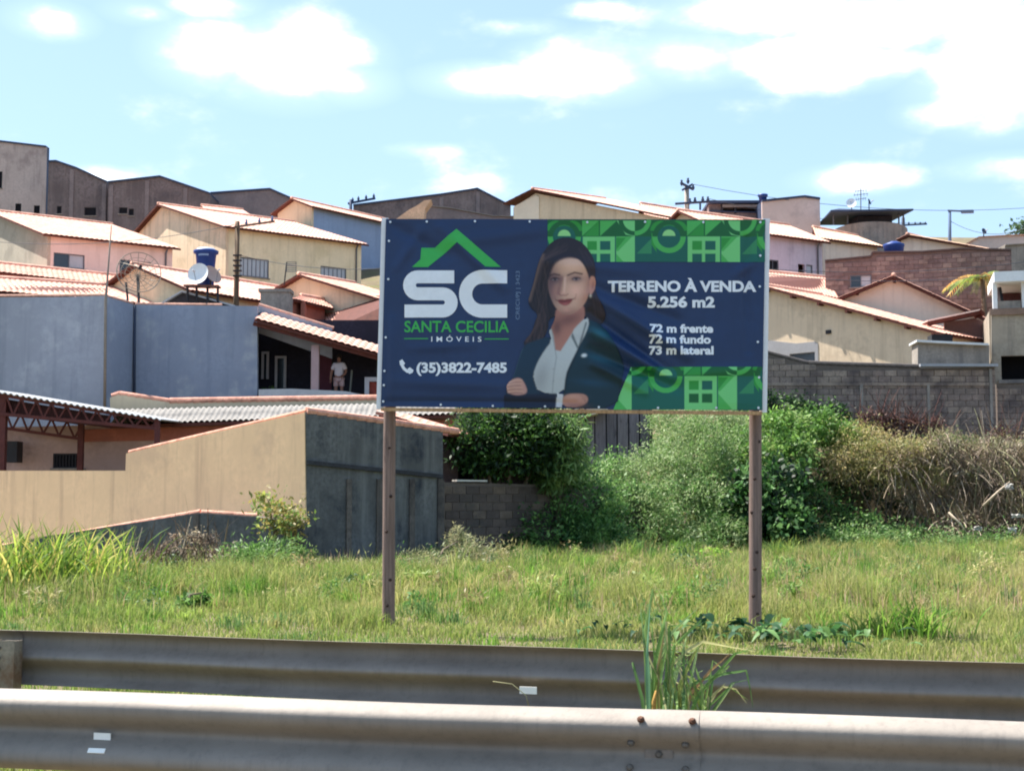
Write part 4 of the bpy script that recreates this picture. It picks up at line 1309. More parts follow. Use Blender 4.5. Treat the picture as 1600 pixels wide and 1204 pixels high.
# ---- blue house, flat front with a set-back part and a covered porch
m_blue = surf('blue_grey_paint', (152, 157, 170), rough=.9, var=.07, scale=.7, bump=.12, stain=(172, 176, 186), stain_amt=.6, stain_scale=1.1, streak=(112, 120, 134), streak_amt=.26)
m_blue2 = surf('blue_grey_paint_deep', (138, 147, 165), rough=.9, var=.08, scale=.8, bump=.12, stain=(166, 172, 180), stain_amt=.6, stain_scale=.9, streak=(106, 116, 134), streak_amt=.26)
m_dpipe = surf('drain_pipe', (52, 62, 82), rough=.7, var=.1)
bl = thing('blue_house', 'blue-grey rendered house with covered dark porch at its right', 'house', (*P(250, 600, 51).xy, 3.2))
v_b1 = VP(-120, 48.0, 165, 48.0)
wall('wall', v_b1, [(-120, 465), (100, 464), (163, 462), (165, 700), (-120, 700)], m_blue, bl, thick=.15)
bA = v_b1.pt(165, 463); bB = P(210, 475.5, 50.4)
v_b2 = vp_pts(bA, bB)
wall('wall', v_b2, [(165.2, 463), (210, 476), (210, 700), (165.2, 700)], m_blue2, bl, thick=.15, off=-.002)
v_b3 = VP(210, 50.4, 402, 50.0)
wall('wall', v_b3, [(210.5, 476), (300, 477), (402, 478), (402, 700), (210.5, 700)], m_blue2, bl, thick=.15)
MB().tube([v_b3.pt(211.5, 477, .06), v_b3.pt(210.5, 640, .06)], .045, 8).build('drain_pipe', m_dpipe, bl, True)
capping(bl, v_b1.pt(-118, 463, -.06), v_b1.pt(163, 460.5, -.06), r=.05, mat=m_ridge)
capping(bl, v_b2.pt(166, 461.5, -.06), v_b2.pt(209, 474, -.06), r=.05, mat=m_ridge)
capping(bl, v_b3.pt(211, 474.5, -.06), v_b3.pt(345, 476, -.06), r=.05, mat=m_ridge)
# roof sheets behind the parapets
q0, q1 = v_b1.pt(-118, 470, -.3), v_b1.pt(160, 470, -.3)
sheet_roof(q0, q1, q1 + Vector((0, 3.0, .5)), q0 + Vector((0, 3.0, .5)), m_fibre, bl)
q0, q1 = v_b3.pt(212, 484, -.3), v_b3.pt(398, 486, -.3)
sheet_roof(q0, q1, q1 + Vector((0, 2.2, .3)), q0 + Vector((0, 2.2, .3)), m_fibre, bl)
# upper side wall above the porch roof
v_b4 = VP(396, 50.9, 640, 51.4)
wall('wall', v_b4, [(404, 477), (460, 492), (519, 512), (519, 560), (404, 520)], m_blue, bl, thick=.15)
capping(bl, v_b4.pt(404, 475.5, -.05), v_b4.pt(520, 512, -.05), r=.06, mat=m_ridge)
# porch: side reveal, back wall, floor, parapet, columns, roof
porch_floor = P(500, 622, 50).z - .1
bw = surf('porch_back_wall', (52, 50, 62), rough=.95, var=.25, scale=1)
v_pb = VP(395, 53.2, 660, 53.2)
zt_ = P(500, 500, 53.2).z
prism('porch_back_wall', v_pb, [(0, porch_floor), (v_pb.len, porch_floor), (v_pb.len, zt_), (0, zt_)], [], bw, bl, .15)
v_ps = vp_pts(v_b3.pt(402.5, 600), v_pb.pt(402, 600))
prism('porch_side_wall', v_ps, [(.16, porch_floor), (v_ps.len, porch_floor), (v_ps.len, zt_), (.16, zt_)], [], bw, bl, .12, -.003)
mbf = MB(); pf = [v_b3.pt(404, 600), v_b3.pt(640, 600), v_pb.pt(640, 600), v_pb.pt(404, 600)]
mbf.hexa([(p.x, p.y, porch_floor - .15) for p in pf] + [(p.x, p.y, porch_floor) for p in pf]); mbf.build('porch_floor', m_conc, bl)
v_pp = VP(403, 49.7, 640, 49.7)
wall('porch_parapet', v_pp, [(404, 608), (455, 607), (540, 611), (575, 618), (575, 640), (404, 640)], surf('pale_render', (186, 188, 192), var=.1, scale=1.5, stain=(150, 150, 156)), bl, thick=.12)
m_col = surf('porch_column', (170, 146, 148), rough=.85, var=.08)
(ua, za), (ub, zb) = v_pp.uz(486, 543), v_pp.uz(497, 612)
MB().vbox(v_pp, ua, ub, zb, za + .1, -.3, -.06).build('column', m_col, bl)
a_, b_ = P(396, 501, 49.5), P(640, 569, 49.5)
MB().bar(a_ - up * .1, b_ - up * .1, .08, .14).build('fascia', m_eaves, bl)
ra, rb_ = P(398, 497.5, 49.3), P(640, 566, 49.3)
back_ = Vector((0, 1.6, .42))
tile_roof(ra, rb_, rb_ + back_, ra + back_, m_tile, bl, ridge=False, name='porch_roof', amp=.04, step=.02)
pr2 = [ra + back_, rb_ + back_, rb_ + back_ + Vector((0, 2.4, .1)), ra + back_ + Vector((0, 2.4, .1))]
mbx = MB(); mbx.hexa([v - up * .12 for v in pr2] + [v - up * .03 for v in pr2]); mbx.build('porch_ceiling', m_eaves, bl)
# arched door frame, doors and planks seen inside the porch
m_pale = surf('pale_paint', (196, 192, 196), rough=.8, var=.1)
for x0, y0, x1, y1, nm, mt in ((409, 549, 420, 592, 'window', m_pale), (430, 556, 447, 606, 'door', m_pale)):
    vq = VP(400, 53.0, 660, 53.0)
    (ua, za), (ub, zb) = vq.uz(x0, y0), vq.uz(x1, y1)
    mb = MB(); t = .09
    mb.vbox(vq, ua, ua + t, zb, za, -.02, .05); mb.vbox(vq, ub - t, ub, zb, za, -.02, .05); mb.vbox(vq, ua + t, ub - t, za - t, za, -.02, .049)
    w_ = mb.build(nm, mt, bl); MB().vbox(vq, ua + t, ub - t, zb, za - t, -.02, .01).build('pane', m_glass, w_)
(ua, za), (ub, zb) = v_pb.uz(500, 555), v_pb.uz(518, 612)
MB().vbox(v_pb, ua, ub, zb, za, .01, .06).build('door', surf('wine_door', (110, 62, 76), var=.1), bl)
# things in the porch
vq = VP(403, 50.6, 660, 50.6)
(ua, za), (ub, zb) = vq.uz(570, 589), vq.uz(612, 622)
ov = thing('brick_oven', 'small red brick oven with white surround at the porch edge', 'oven', (*vq.w((ua + ub) / 2, 0).xy, porch_floor))
mb = MB(); mb.vbox(vq, ua, ub, za - .16, za, -.7, .04); mb.vbox(vq, ua, ua + .16, porch_floor, za - .16, -.7, .039)
mb.build('surround', m_pale, ov)
MB().vbox(vq, ua + .16, ub, porch_floor, za - .16, -.68, -.05).build('brick_face', surf('oven_brick', (150, 70, 60), rough=.9, var=.3, scale=7, stain=(84, 44, 44), stain_scale=3), ov)
(ua, za), (ub, zb) = vq.uz(455, 603), vq.uz(480, 611)
# surfboard-like pale board leaning inside
pb = thing('leaning_board', 'narrow pale board leaning beside the person in the porch', 'board', (*vq.pt(541, 612, -.9).xy, porch_floor))
p0, p1 = vq.pt(541, 612, -.9), vq.pt(544, 574, -1.2)
p0 = Vector((p0.x, p0.y, porch_floor + .02))
MB().bar(p0, p1, .05, .17, Vector((0, 1, 0))).build('board', surf('pale_board', (150, 156, 150), var=.1), pb)
pl = thing('potted_plant', 'leafy pot plant inside the porch by the blue wall', 'plant', (*vq.pt(416, 612, -.3).xy, porch_floor))
pc = vq.pt(416, 612, -.3); pc = Vector((pc.x, pc.y, porch_floor))
MB().lathe(pc, [(0.0, 0), (.12, 0), (.17, .26), (.15, .26), (.0, .22)], 12).build('pot', m_redw, pl, True)
POTTED = (pl, pc)
# ------------------------------------------------------------------ hillside houses, left half
m_pink = surf('pink_paint', (220, 196, 186), rough=.9, var=.06, scale=.8, streak=(170, 146, 138), streak_amt=.25)
m_greyb = surf('grey_beige_render', (174, 164, 148), rough=.92, var=.12, scale=1, stain=(142, 134, 122), stain_amt=.5)
m_yell = surf('pale_yellow_paint', (230, 212, 178), rough=.9, var=.07, scale=.8, stain=(196, 180, 140), stain_amt=.4, streak=(180, 164, 128), streak_amt=.25)
m_yell2 = surf('peach_yellow_paint', (234, 206, 174), rough=.9, var=.08, scale=.8, stain=(190, 166, 132), stain_amt=.5, streak=(166, 150, 124), streak_amt=.4)
m_skyb = surf('sky_blue_paint', (140, 160, 190), rough=.9, var=.07, scale=1, streak=(118, 134, 162), streak_amt=.3)
gable_house('tiled_house', 'pink house with sliding window and clay roof below the grey tower block', (68, 365, 64), (283, 388), (176, 351), far=True, gable_mat=m_greyb, eave_mat=m_pink,
            eave_wins=[((84, 394, 132, 421), dict(kind='slide')), ((187, 405, 236, 440), dict(kind='slide'))], floor=10.2)
gable_house('tiled_house', 'pale yellow house with two barred windows behind the blue water tank', (350, 353, 72), (577, 382), (246, 318.5), gable_mat=m_yell2, eave_mat=m_yell,
            eave_wins=[((375, 401, 420, 435), dict(kind='one', bars=6, pane=m_glass_l, frame=m_alu)), ((501, 415, 541, 437), dict(kind='one', bars=5, pane=m_glass_l, frame=m_alu))], floor=11.0)
gable_house('tiled_house', 'sky blue walled house with clay roof left of the billboard top', (488, 322, 84), (640, 356), (455, 309.5), gable_mat=m_cream, eave_mat=m_skyb, floor=14.5)
# low long house with two stepped tile roofs at the far left
def quad_house(name, label, quad, Z, rise, wall_px, wall_mat, wallZ, tile=m_tile, group=GH, thick=.15, holes=(), wins=(), floor=None, back=2.5, cat='house', vp=None):
    """house seen mostly as one roof slope: quad = eave left, eave right, ridge right, ridge left (photo pixels)"""
    eL = P(*quad[0], Z); eR = on_z(*quad[1], eL.z); rR = on_z(*quad[2], eL.z + rise); rL = on_z(*quad[3], eL.z + rise)
    run = ((rL - eL).xy.length + (rR - eR).xy.length) / 2
    print('QUAD %-20s w %.1f run %.1f rise %.1f pitch %.0f  y %.0f..%.0f' % (name, (eR - eL).length, run, rise, math.degrees(math.atan2(rise, run)), eL.y, rR.y))
    c = (eL + eR + rL + rR) / 4
    zf = floor if floor is not None else float(H(c.x, c.y)) - .5
    th = thing(name, label, cat, (c.x, c.y, zf), group)
    tile_roof(eL, eR, rR, rL, tile, th)
    # far slope
    d = Vector((rR.x - eR.x, rR.y - eR.y, 0)); d2 = Vector((rL.x - eL.x, rL.y - eL.y, 0))
    up_ = Vector((0, 0, rise))
    tile_roof(rR + d - up_, rL + d2 - up_, rL, rR, tile, th, ridge=False)
    e = Vector((eR.x - eL.x, eR.y - eL.y, 0)).normalized(); n = Vector((-e.y, e.x, 0))
    A, B = eL + e * .25 + n * .3, eR - e * .25 + n * .3
    v = vp_pts(A, B); hl = [vp_rect(v, h) for h in list(holes) + [w[0] for w in wins]]
    ztop_ = eL.z + .3 * rise / max(run, .5) - .09
    prism('wall', v, [(0, zf), (v.len, zf), (v.len, ztop_), (0, ztop_)], hl, wall_mat, th, thick)
    for w in wins: window(v, w[0], th, **w[1])
    # gable ends
    for (p, r_, q_, flip) in ((eL, rL, rL + d2 - up_, True), (eR, rR, rR + d - up_, False)):
        ins = e * (.25 if flip else -.25)
        a, b = (q_ + ins, p + ins) if flip else (p + ins, q_ + ins)
        vv = vp_pts(a, b); lm = (r_ + ins - a).xy.length
        prism('wall', vv, [(.5, zf), (vv.len - .5, zf), (vv.len - .5, p.z), (min(lm, vv.len - .6), r_.z - .15), (.5, p.z)], [], wall_mat, th, thick, -.16)
    return th
quad_house('tiled_house', 'long low clay roof with red fascia below the pink house', ((-60, 418), (197, 447), (190, 432), (-60, 406)), 56, 1.0, None, surf('red_fascia', (138, 84, 76), var=.2), 56, tile=m_tile2)
quad_house('tiled_house', 'lowest worn clay roof at the left edge above the blue wall', ((-60, 450), (256, 476), (205, 449), (-60, 431)), 51.5, 1.0, None, m_greyb, 51.5, tile=m_tile2, floor=5)
# yellow gable with the wide clay roof behind the dishes
gable_house('tiled_house', 'wide clay roofed house with yellow gable behind the mesh dish', (298, 453, 54), (560, 492), (205, 412), gable_mat=m_yell, eave_mat=m_yell, tile=m_tile, floor=6)
gable_house('tiled_house', 'small cream gable and clay roof beside the billboard left edge', (592, 466, 57), (680, 480), (466, 428), gable_mat=m_cream, eave_mat=m_cream, tile=m_tile2, floor=7.5)
quad_house('tiled_house', 'clay hip roof with tan wall just left of the billboard', ((516, 515), (660, 507), (660, 450), (500, 483)), 55.5, 1.6, None, m_tan, 53.5, tile=m_tile2, floor=4.5)
quad_house('tiled_house', 'small lean-to clay roof with red eaves between the larger roofs', ((456, 466), (522, 482), (512, 470), (470, 462)), 55.5, .5, None, m_redw, 55.5, tile=m_tile2, floor=6)
quad_house('tiled_house', 'sliver of clay roof behind the yellow house ridge', ((328, 333), (396, 338), (380, 328), (314, 321)), 88, .9, None, m_greyb, 88, floor=15)

# dark warehouses and the tall grey block on the skyline
m_ware = surf('sooty_block', (112, 102, 102), rough=.95, var=.28, scale=.7, bump=.4, bscale=16, stain=(78, 74, 78), stain_amt=.6, stain_scale=.5, streak=(132, 122, 118), streak_amt=.3)
m_ware2 = surf('sooty_block_light', (128, 118, 118), rough=.95, var=.18, scale=.7, bump=.4, bscale=16, stain=(96, 92, 96), stain_amt=.5, stain_scale=.5)
m_trim_shade = surf('dark_blue_trim_and_shade', (52, 66, 92), rough=.7, var=.15, bump=0)  # roof trim; also paints the shade on the tower's side wall
m_tower = surf('grey_pink_render', (190, 172, 164), rough=.92, var=.12, scale=.6, stain=(142, 126, 122), stain_amt=.6, stain_scale=.45, streak=(138, 124, 120), streak_amt=.5)
def slab_building(name, label, top, bot, Z, mat, cat, depth=7.0, holes=(), wins=(), trim=True, group=None, side_mat=None, Z2=None, roof_mat=None, pane=m_void, pil=()):
    """skyline block: front wall with a shaped top, side walls, roof following the top edge"""
    v = VP(top[0][0], Z, top[-1][0], Z2 or Z)
    poly = list(top) + [(top[-1][0], bot), (top[0][0], bot)]
    pc = v.w(v.len / 2, 0)
    zf = min(v.uz(top[0][0], bot)[1], float(H(pc.x, pc.y)) - .4)
    th = thing(name, label, cat, (pc.x, pc.y + depth / 2, zf), group)
    ol = [v.uz(*p) for p in top]
    prism('wall', v, ol + [(ol[-1][0], zf), (ol[0][0], zf)], [vp_rect(v, h) for h in list(holes) + [w for w in wins]], mat, th, .2)
    for w in wins: window(v, w, th, kind='one', frame=m_iron, pane=pane)
    for px_ in pil:
        u_ = v.uz(px_, 300)[0]; zt2 = None
        for i in range(len(ol) - 1):
            if ol[i][0] <= u_ <= ol[i + 1][0]:
                zt2 = ol[i][1] + (u_ - ol[i][0]) / (ol[i + 1][0] - ol[i][0]) * (ol[i + 1][1] - ol[i][1])
        if zt2: MB().vbox(v, u_ - .14, u_ + .14, zf, zt2 - .15, .002, .06).build('pilaster', m_ware2, th)
    for k, (u, z) in enumerate((ol[0], ol[-1])):
        a, b = v.w(u, 0), v.w(u, 0, -depth)
        vv = vp_pts(b, a) if k == 0 else vp_pts(a, b)
        prism('wall', vv, [(.0 if k == 0 else .21, zf), (vv.len - (.21 if k == 0 else 0), zf), (vv.len - (.21 if k == 0 else 0), z - .02), (.0 if k == 0 else .21, z - .02)], [], side_mat or mat, th, .2)
    mb = MB()
    for i in range(len(ol) - 1):
        (u0, z0), (u1, z1_) = ol[i], ol[i + 1]
        pts = [v.w(u0, z0, .12), v.w(u1, z1_, .12), v.w(u1, z1_, -depth), v.w(u0, z0, -depth)]
        mb.hexa(pts + [p + Vector((0, 0, .12 if trim else .05)) for p in pts])
    mb.build('roof', roof_mat or m_trim_shade, th)
    return th, v
slab_building('apartment_block', 'tall grey rendered block at the left edge of the skyline', [(-70, 216), (0, 222), (72.5, 230.5)], 345, 105, m_tower, 'building', .7, wins=[(24, 318, 33, 331.5), (53, 321, 62, 334.5), (-6, 268, 3, 294)], side_mat=m_trim_shade)  # side wall in shade, its darkness painted on in dark blue
slab_building('warehouse', 'dark block warehouse with one-sided roof beside the grey tower block', [(76, 253.5), (88, 253), (120, 264), (167.5, 285.5)], 360, 98, m_ware, 'warehouse', 8, wins=[(132, 324, 150, 337), (89, 322, 96, 334)], pil=(112, 163), group='dark warehouses on the skyline')
slab_building('warehouse', 'dark gabled block warehouse behind the yellow house roof', [(169, 286), (250, 277), (328, 303.5)], 360, 97, m_ware, 'warehouse', 8, wins=[(186, 324, 199, 334), (201, 326, 209, 337)], pil=(174, 230, 290), group='dark warehouses on the skyline')
slab_building('warehouse', 'grey low-gabled warehouse between dark warehouse and blue walled house', [(329, 303), (422, 296.5), (462, 314)], 360, 100, m_ware2, 'warehouse', 8, group='dark warehouses on the skyline')
slab_building('warehouse', 'wide dark gabled warehouse above the billboard top left', [(552, 322), (690, 305), (746, 296), (798, 323)], 360, 102, m_ware, 'warehouse', 9, pil=(690, 747), group='dark warehouses on the skyline')
slab_building('warehouse', 'low grey lean-to hall in front of the gabled warehouse', [(664, 322), (700, 325), (770, 338), (812, 339)], 372, 96, m_ware2, 'warehouse', 4, group='dark warehouses on the skyline', trim=False, roof_mat=m_fibre)
# brown canvas heap on the roof edge
cv = thing('canvas_cover', 'tan canvas cover bunched up behind the billboard top edge', 'cover', tuple(P(650, 345, 93)))
pts = [(615, 345), (640, 327), (650, 322), (663, 313), (674, 312), (664, 326), (662, 345)]
vv = VP(600, 93, 700, 93)
prism('cover', vv, [vv.uz(*p) for p in pts], [], surf('tan_canvas', (214, 180, 148), var=.2, scale=1.5), cv, 1.6)

# concrete box on the roof, poles, dishes, tank
v_cb = VP(405, 53.0, 453, 53.0)
cb = thing('roof_box', 'bare concrete chimney-like box standing on the clay roof edge', 'chimney', (*v_cb.w(.6, 0, -.4).xy, P(430, 495, 53).z))
for nm, q, o0, o1 in (('body', [(407, 456, 452, 500)], -.8, 0), ('rim', [(404, 451, 454, 456)], -.86, .06)):
    (ua, za), (ub, zb) = v_cb.uz(q[0][0], q[0][1]), v_cb.uz(q[0][2], q[0][3])
    MB().vbox(v_cb, ua, ub, zb, za, o0, o1).build(nm, m_conc, cb)
# small dark gable roof carrying the tank stand
v_sg = VP(235, 51.6, 370, 51.6)
sg = thing('tank_stand', 'small dark gabled roof shelter with slim posts under the dishes', 'stand', (*v_sg.w(1.5, 0, -.5).xy, P(300, 480, 51.6).z))
m_dk = surf('dark_slate', (74, 70, 74), rough=.9, var=.2)
wall('gable', v_sg, [(252, 478), (286, 458), (330, 464), (362, 477), (362, 490), (252, 490)], m_dk, sg, thick=.12)
for a, b in (((246, 480), (286, 456)), ((286, 456), (368, 479))):
    MB().bar(v_sg.pt(*a, .02) - Vector((0, -.3, 0)), v_sg.pt(*b, .02) - Vector((0, -.3, 0)), 1.0, .06).build('roof_sheet', surf('pale_edge', (186, 186, 188), var=.1), sg)
for x, y0, y1 in ((296, 448, 474), (310, 450, 478), (327, 447, 480), (343, 448, 480)):
    MB().tube([v_sg.pt(x, y1, .3), v_sg.pt(x, y0, .3)], .045, 8).build('post', m_iron, sg)
MB().bar(v_sg.pt(292, 449, .3), v_sg.pt(346, 450, .3), .5, .06).build('platform', surf('platform_brown', (120, 84, 74), var=.2), sg)
# blue water tank
m_tank = surf('blue_plastic', (34, 62, 128), rough=.45, var=.12, scale=2, bump=.02)
tkp = P(321, 446, 51.9); s = 51.9 / F
wt = thing('water_tank', 'dark blue plastic water tank with white lid above the dishes', 'water tank', tuple(P(321, 447, 51.9)))
base = P(321, 447, 51.9)
zz = lambda py: P(321, py, 51.9).z - base.z
MB().lathe(base, [(0, 0), (13 * s, .0), (14 * s, zz(420)), (16 * s, zz(398)), (19.5 * s, zz(396)), (19.5 * s, zz(392)), (17 * s, zz(391)), (0, zz(391))], 28).build('body', m_tank, wt, True)
MB().lathe(base, [(15 * s, zz(391.2)), (14 * s, zz(388.5)), (8 * s, zz(387.2)), (0, zz(387))], 24).build('lid', surf('tank_lid', (196, 204, 216), var=.05), wt, True)
# faint white maker's band across the tank
mb = MB(); n_ = 10; r0 = 15.9 * s
vs = []
for k in range(n_ + 1):
    a = R(-125 + 62 * k / n_); 
    for zq in (zz(401.5), zz(398.6)): vs.append((base.x + r0 * 1.02 * math.cos(a), base.y + r0 * 1.02 * math.sin(a), base.z + zq))
mb.add(vs, [(2 * k, 2 * k + 2, 2 * k + 3, 2 * k + 1) for k in range(n_)]); mb.build('printed_band', surf('tank_print', (150, 166, 200), var=.3, scale=40), wt)
def dish(name, label, c, r, facing, mat, parent_thing=None, depth=.22, pole_to=None, group='satellite dishes'):
    """paraboloid dish with rim, feed arm and mount"""
    d = Vector(facing).normalized(); a = d.cross(Vector((0, 0, 1))).normalized(); b = a.cross(d)
    th = thing(name, label, 'satellite dish', tuple(pole_to if pole_to is not None else c), group)
    vs, fs = [], []; nr, na = 5, 24
    for i in range(nr + 1):
        t = i / nr
        for k in range(na):
            an = 2 * math.pi * k / na
            vs.append(c + (a * math.cos(an) + b * math.sin(an)) * r * t + d * (depth * r * t * t - depth * r))
    for i in range(nr):
        for k in range(na):
            k2 = (k + 1) % na; fs.append((i * na + k, i * na + k2, (i + 1) * na + k2, (i + 1) * na + k))
    m = len(vs); vs += [v - d * .02 for v in vs]; fs += [tuple(m + i for i in reversed(f)) for f in fs]
    obj('reflector', vs, fs, mat, th, True)
    tip = c + d * r * .75 - b * r * .1
    MB().tube([c - b * r * .95, tip], .02 * max(r, .5), 6).build('feed_arm', m_alu, th)
    MB().tube([tip - d * .04, tip + d * .1], .05 * max(r, .6), 8).build('feed_horn', m_pale, th, True)
    if pole_to is not None: MB().tube([pole_to, c - d * depth * r * 1.3], .03, 8).build('mount_pole', m_iron, th)
    return th
m_dish = surf('dish_white', (224, 226, 228), rough=.55, var=.06, scale=2, stain=(190, 188, 186), stain_amt=.5)
m_dish2 = surf('dish_back', (176, 150, 140), rough=.6, var=.1)
dish('satellite_dish', 'round white dish in front of the blue water tank', P(309, 427, 50.9), 17.5 * 50.9 / F, (-.25, -1, .25), m_dish, pole_to=P(311, 450, 51.1))
dish('satellite_dish', 'brownish dish turned aside at the right of the white dish', P(333, 428, 51.2), 16 * 51.2 / F, (.75, -.55, .5), m_dish2, pole_to=P(328, 450, 51.3))
# open mesh dish on a mast
def mesh_dish(c, r, facing, foot):
    d = Vector(facing).normalized(); a = d.cross(Vector((0, 0, 1))).normalized(); b = a.cross(d)
    th = thing('mesh_dish', 'large open mesh dish antenna on twin masts over the left roofs', 'satellite dish', tuple(foot), 'satellite dishes')
    m_ = surf('mesh_metal', (150, 138, 124), rough=.6, var=.2, metal=.2)
    pt = lambda t, an: c + (a * math.cos(an) + b * math.sin(an)) * r * t + d * (.45 * r * t * t - .45 * r)
    for k in range(16):
        an = 2 * math.pi * k / 16
        MB().tube([pt(t / 4, an) for t in range(5)], .011, 4).build('rib', m_, th)
    for t in (.35, .6, .8, 1.0):
        MB().tube([pt(t, 2 * math.pi * k / 28) for k in range(29)], .010 if t < 1 else .02, 4).build('ring', m_, th)
    tip = c + d * r * .55
    for k in range(3):
        MB().tube([pt(.95, 2 * math.pi * k / 3 + .5), tip], .012, 4).build('strut', m_, th)
    MB().tube([tip - d * .1, tip + d * .1], .06, 8).build('feed_horn', m_iron, th)
    MB().tube([foot, c - d * r * .5], .05, 8).build('mast', m_iron, th)
    MB().tube([foot + Vector((-.42, .1, 0)), c - d * r * .45 + Vector((-.42, 0, -.25))], .04, 8).build('mast', m_iron, th)
mesh_dish(P(217, 425, 50.6), 34 * 50.6 / F, (.35, -.9, .25), P(217, 474, 50.6))
# wooden power pole with receding cross-arm, strapped transformer bracket
def pole(name, label, px, ytop, ybase, Z, r, mat, group='utility poles'):
    t = P(px, ytop, Z); zg = float(H(t.x, t.y))
    th = thing(name, label, 'utility pole', (t.x, t.y, zg - .3), group)
    MB().tube([(t.x, t.y, zg - .3), t.lerp(Vector((t.x, t.y, zg)), .5), t], [r * 1.25, r * 1.1, r * .9], 10).build('pole', mat, th, True)
    return th
m_ply = wood('pole_wood', (104, 82, 60), (66, 54, 46))
m_ins = surf('insulator', (86, 110, 150), rough=.4, var=.1, bump=0)
pp = pole('utility_pole', 'wooden utility pole with long cross-arm in front of the yellow house', 371, 346, 475, 55.5, .1, m_ply)
a, b = P(371, 354, 55.4), P(428, 346, 60)
MB().bar(a - (b - a) * .05, b, .09, .09).build('cross_arm', m_ply, pp)
for x, y in ((384, 347.5), (404, 346), (425, 341)):
    t = (x - 371) / 57; c = a.lerp(b, t)
    MB().lathe(c, [(0, 0), (.05, .04), (.06, .12), (.03, .16), (.045, .22), (0, .26)], 8).build('insulator', m_ins, pp, True)
for y in (399, 407, 415, 423, 431):
    c = P(371, y, 55.35); MB().bar(c - Vector((.17, 0, 0)), c + Vector((.17, 0, 0)), .1, .06).build('bracket', m_iron, pp)
pm = thing('antenna_mast', 'thin tall pipe mast standing against the blue wall corner', 'mast', (*P(164, 640, 47.6).xy, 3.6))
MB().tube([P(163.5, 640, 47.6), P(165, 470, 47.6), P(169, 420, 47.6), P(174, 352, 47.6)], [.05, .05, .03, .02], 8).build('pipe', surf('grey_pipe', (132, 124, 116), var=.15), pm, True)
tv = thing('panel_antenna', 'small square panel antenna on a rod over the clay roofs', 'antenna', tuple(P(445, 440, 55)))
MB().tube([P(444, 445, 55), P(448, 410, 55)], .025, 6).build('rod', m_iron, tv)
vv = VP(440, 55, 470, 55)
mb = MB(); (ua, za), (ub, zb) = vv.uz(447.5, 409.5), vv.uz(463, 424)
for k in range(6):
    z = za + (zb - za) * k / 5; mb.vbox(vv, ua, ub, z - .012, z + .012, -.01, .01)
mb.vbox(vv, ua, ua + .02, zb, za, -.012, .012); mb.vbox(vv, ub - .02, ub, zb, za, -.012, .012)
o_ = mb.build('grid_panel', m_alu, tv)
# ------------------------------------------------------------------ hillside, behind and right of the billboard
m_lilac = surf('lilac_render', (192, 180, 190), rough=.9, var=.07, scale=.9, stain=(150, 140, 152), stain_amt=.4, streak=(150, 140, 150), streak_amt=.3)
m_creamp = surf('cream_pink_paint', (226, 206, 190), rough=.9, var=.06, scale=.9, streak=(180, 160, 148), streak_amt=.25)
m_tan2 = surf('sand_paint', (222, 200, 172), rough=.9, var=.07, scale=.7, stain=(180, 160, 136), stain_amt=.45, streak=(164, 146, 124), streak_amt=.3)
m_box = surf('dusty_pink_render', (204, 186, 178), rough=.9, var=.08, scale=.8, stain=(160, 144, 140), stain_amt=.4)
# cream house on the skyline above the billboard: frontal gable
v_cg = VP(793, 86, 1100, 79)
cg = thing('tiled_house', 'cream gabled house with long clay roof above the billboard', 'house', (*v_cg.w(5, 0, -4).xy, float(H(4, 84)) - .5), GH)
pk = v_cg.uz(837, 299); zfl = OFF[cg.name].z
lft = v_cg.uz(800, 322); rgt = v_cg.uz(1092, 348)
prism('wall', v_cg, [(lft[0] + .1, zfl), (rgt[0] - .1, zfl), (rgt[0] - .1, rgt[1] - .1), (pk[0], pk[1] - .12), (lft[0] + .1, lft[1] - .1)], [], m_cream, cg, .15)
(ua, _), (ub, _) = v_cg.uz(804, 320), v_cg.uz(843, 320)
prism('sunlit_strip', v_cg, [(ua, zfl), (ub, zfl), (ub, pk[1] - .4), (pk[0] + .05, pk[1] - .25), (ua, lft[1] - .05)], [], surf('cream_sunlit', (222, 210, 188), var=.06), cg, .05, .055)  # paler strip paints the sunlit left face into the wall colour
ov_ = .35; dep = 9.0
K = lambda px, py, off: v_cg.pt(px, py, off)
ridge0, ridge1 = K(836, 296.5, ov_), K(836, 296.5, -dep)
el0 = K(791, 319, ov_); el1 = el0 - v_cg.n * (ov_ + dep)
er0 = K(1096, 349, ov_); er1 = er0 - v_cg.n * (ov_ + dep)
# right slope tilts up away from the viewer as the ridge climbs
lift = Vector((0, 0, 1.1))
tile_roof(er0, er1 + lift, ridge1 + lift, ridge0, m_tile, cg)
tile_roof(el1 + lift, el0, ridge0, ridge1 + lift, m_tile, cg, ridge=False)
quad_house('tiled_house', 'clay roof behind the billboard top next to the lattice pole', ((1010, 342), (1215, 368), (1165, 344), (1000, 317.5)), 90, 1.8, None, m_cream, 90, floor=14)
gable_house('tiled_house', 'lilac walled house with clay roof right of the billboard top', (1120, 355, 66), (1299, 378.5), (1234, 352.5), far=True, gable_mat=m_cream, eave_mat=m_lilac,
            eave_wins=[((1192, 404, 1217, 425), dict(kind='one', pane=m_void, bars=2)), ((1260, 413, 1270, 428), dict(kind='one', pane=m_glass_l))], eave_holes=[(1247, 412, 1258, 432)], floor=9.0)
vdoor = VP(1240, 66 + 3.2, 1270, 66 + 3.6)
quad_house('tiled_house', 'pale cream house with thin clay roof below the round terrace', ((1276, 371), (1382, 385), (1340, 369), (1270, 355)), 74, 1.2, None, m_creamp, 74, tile=m_tile3, floor=11.5)
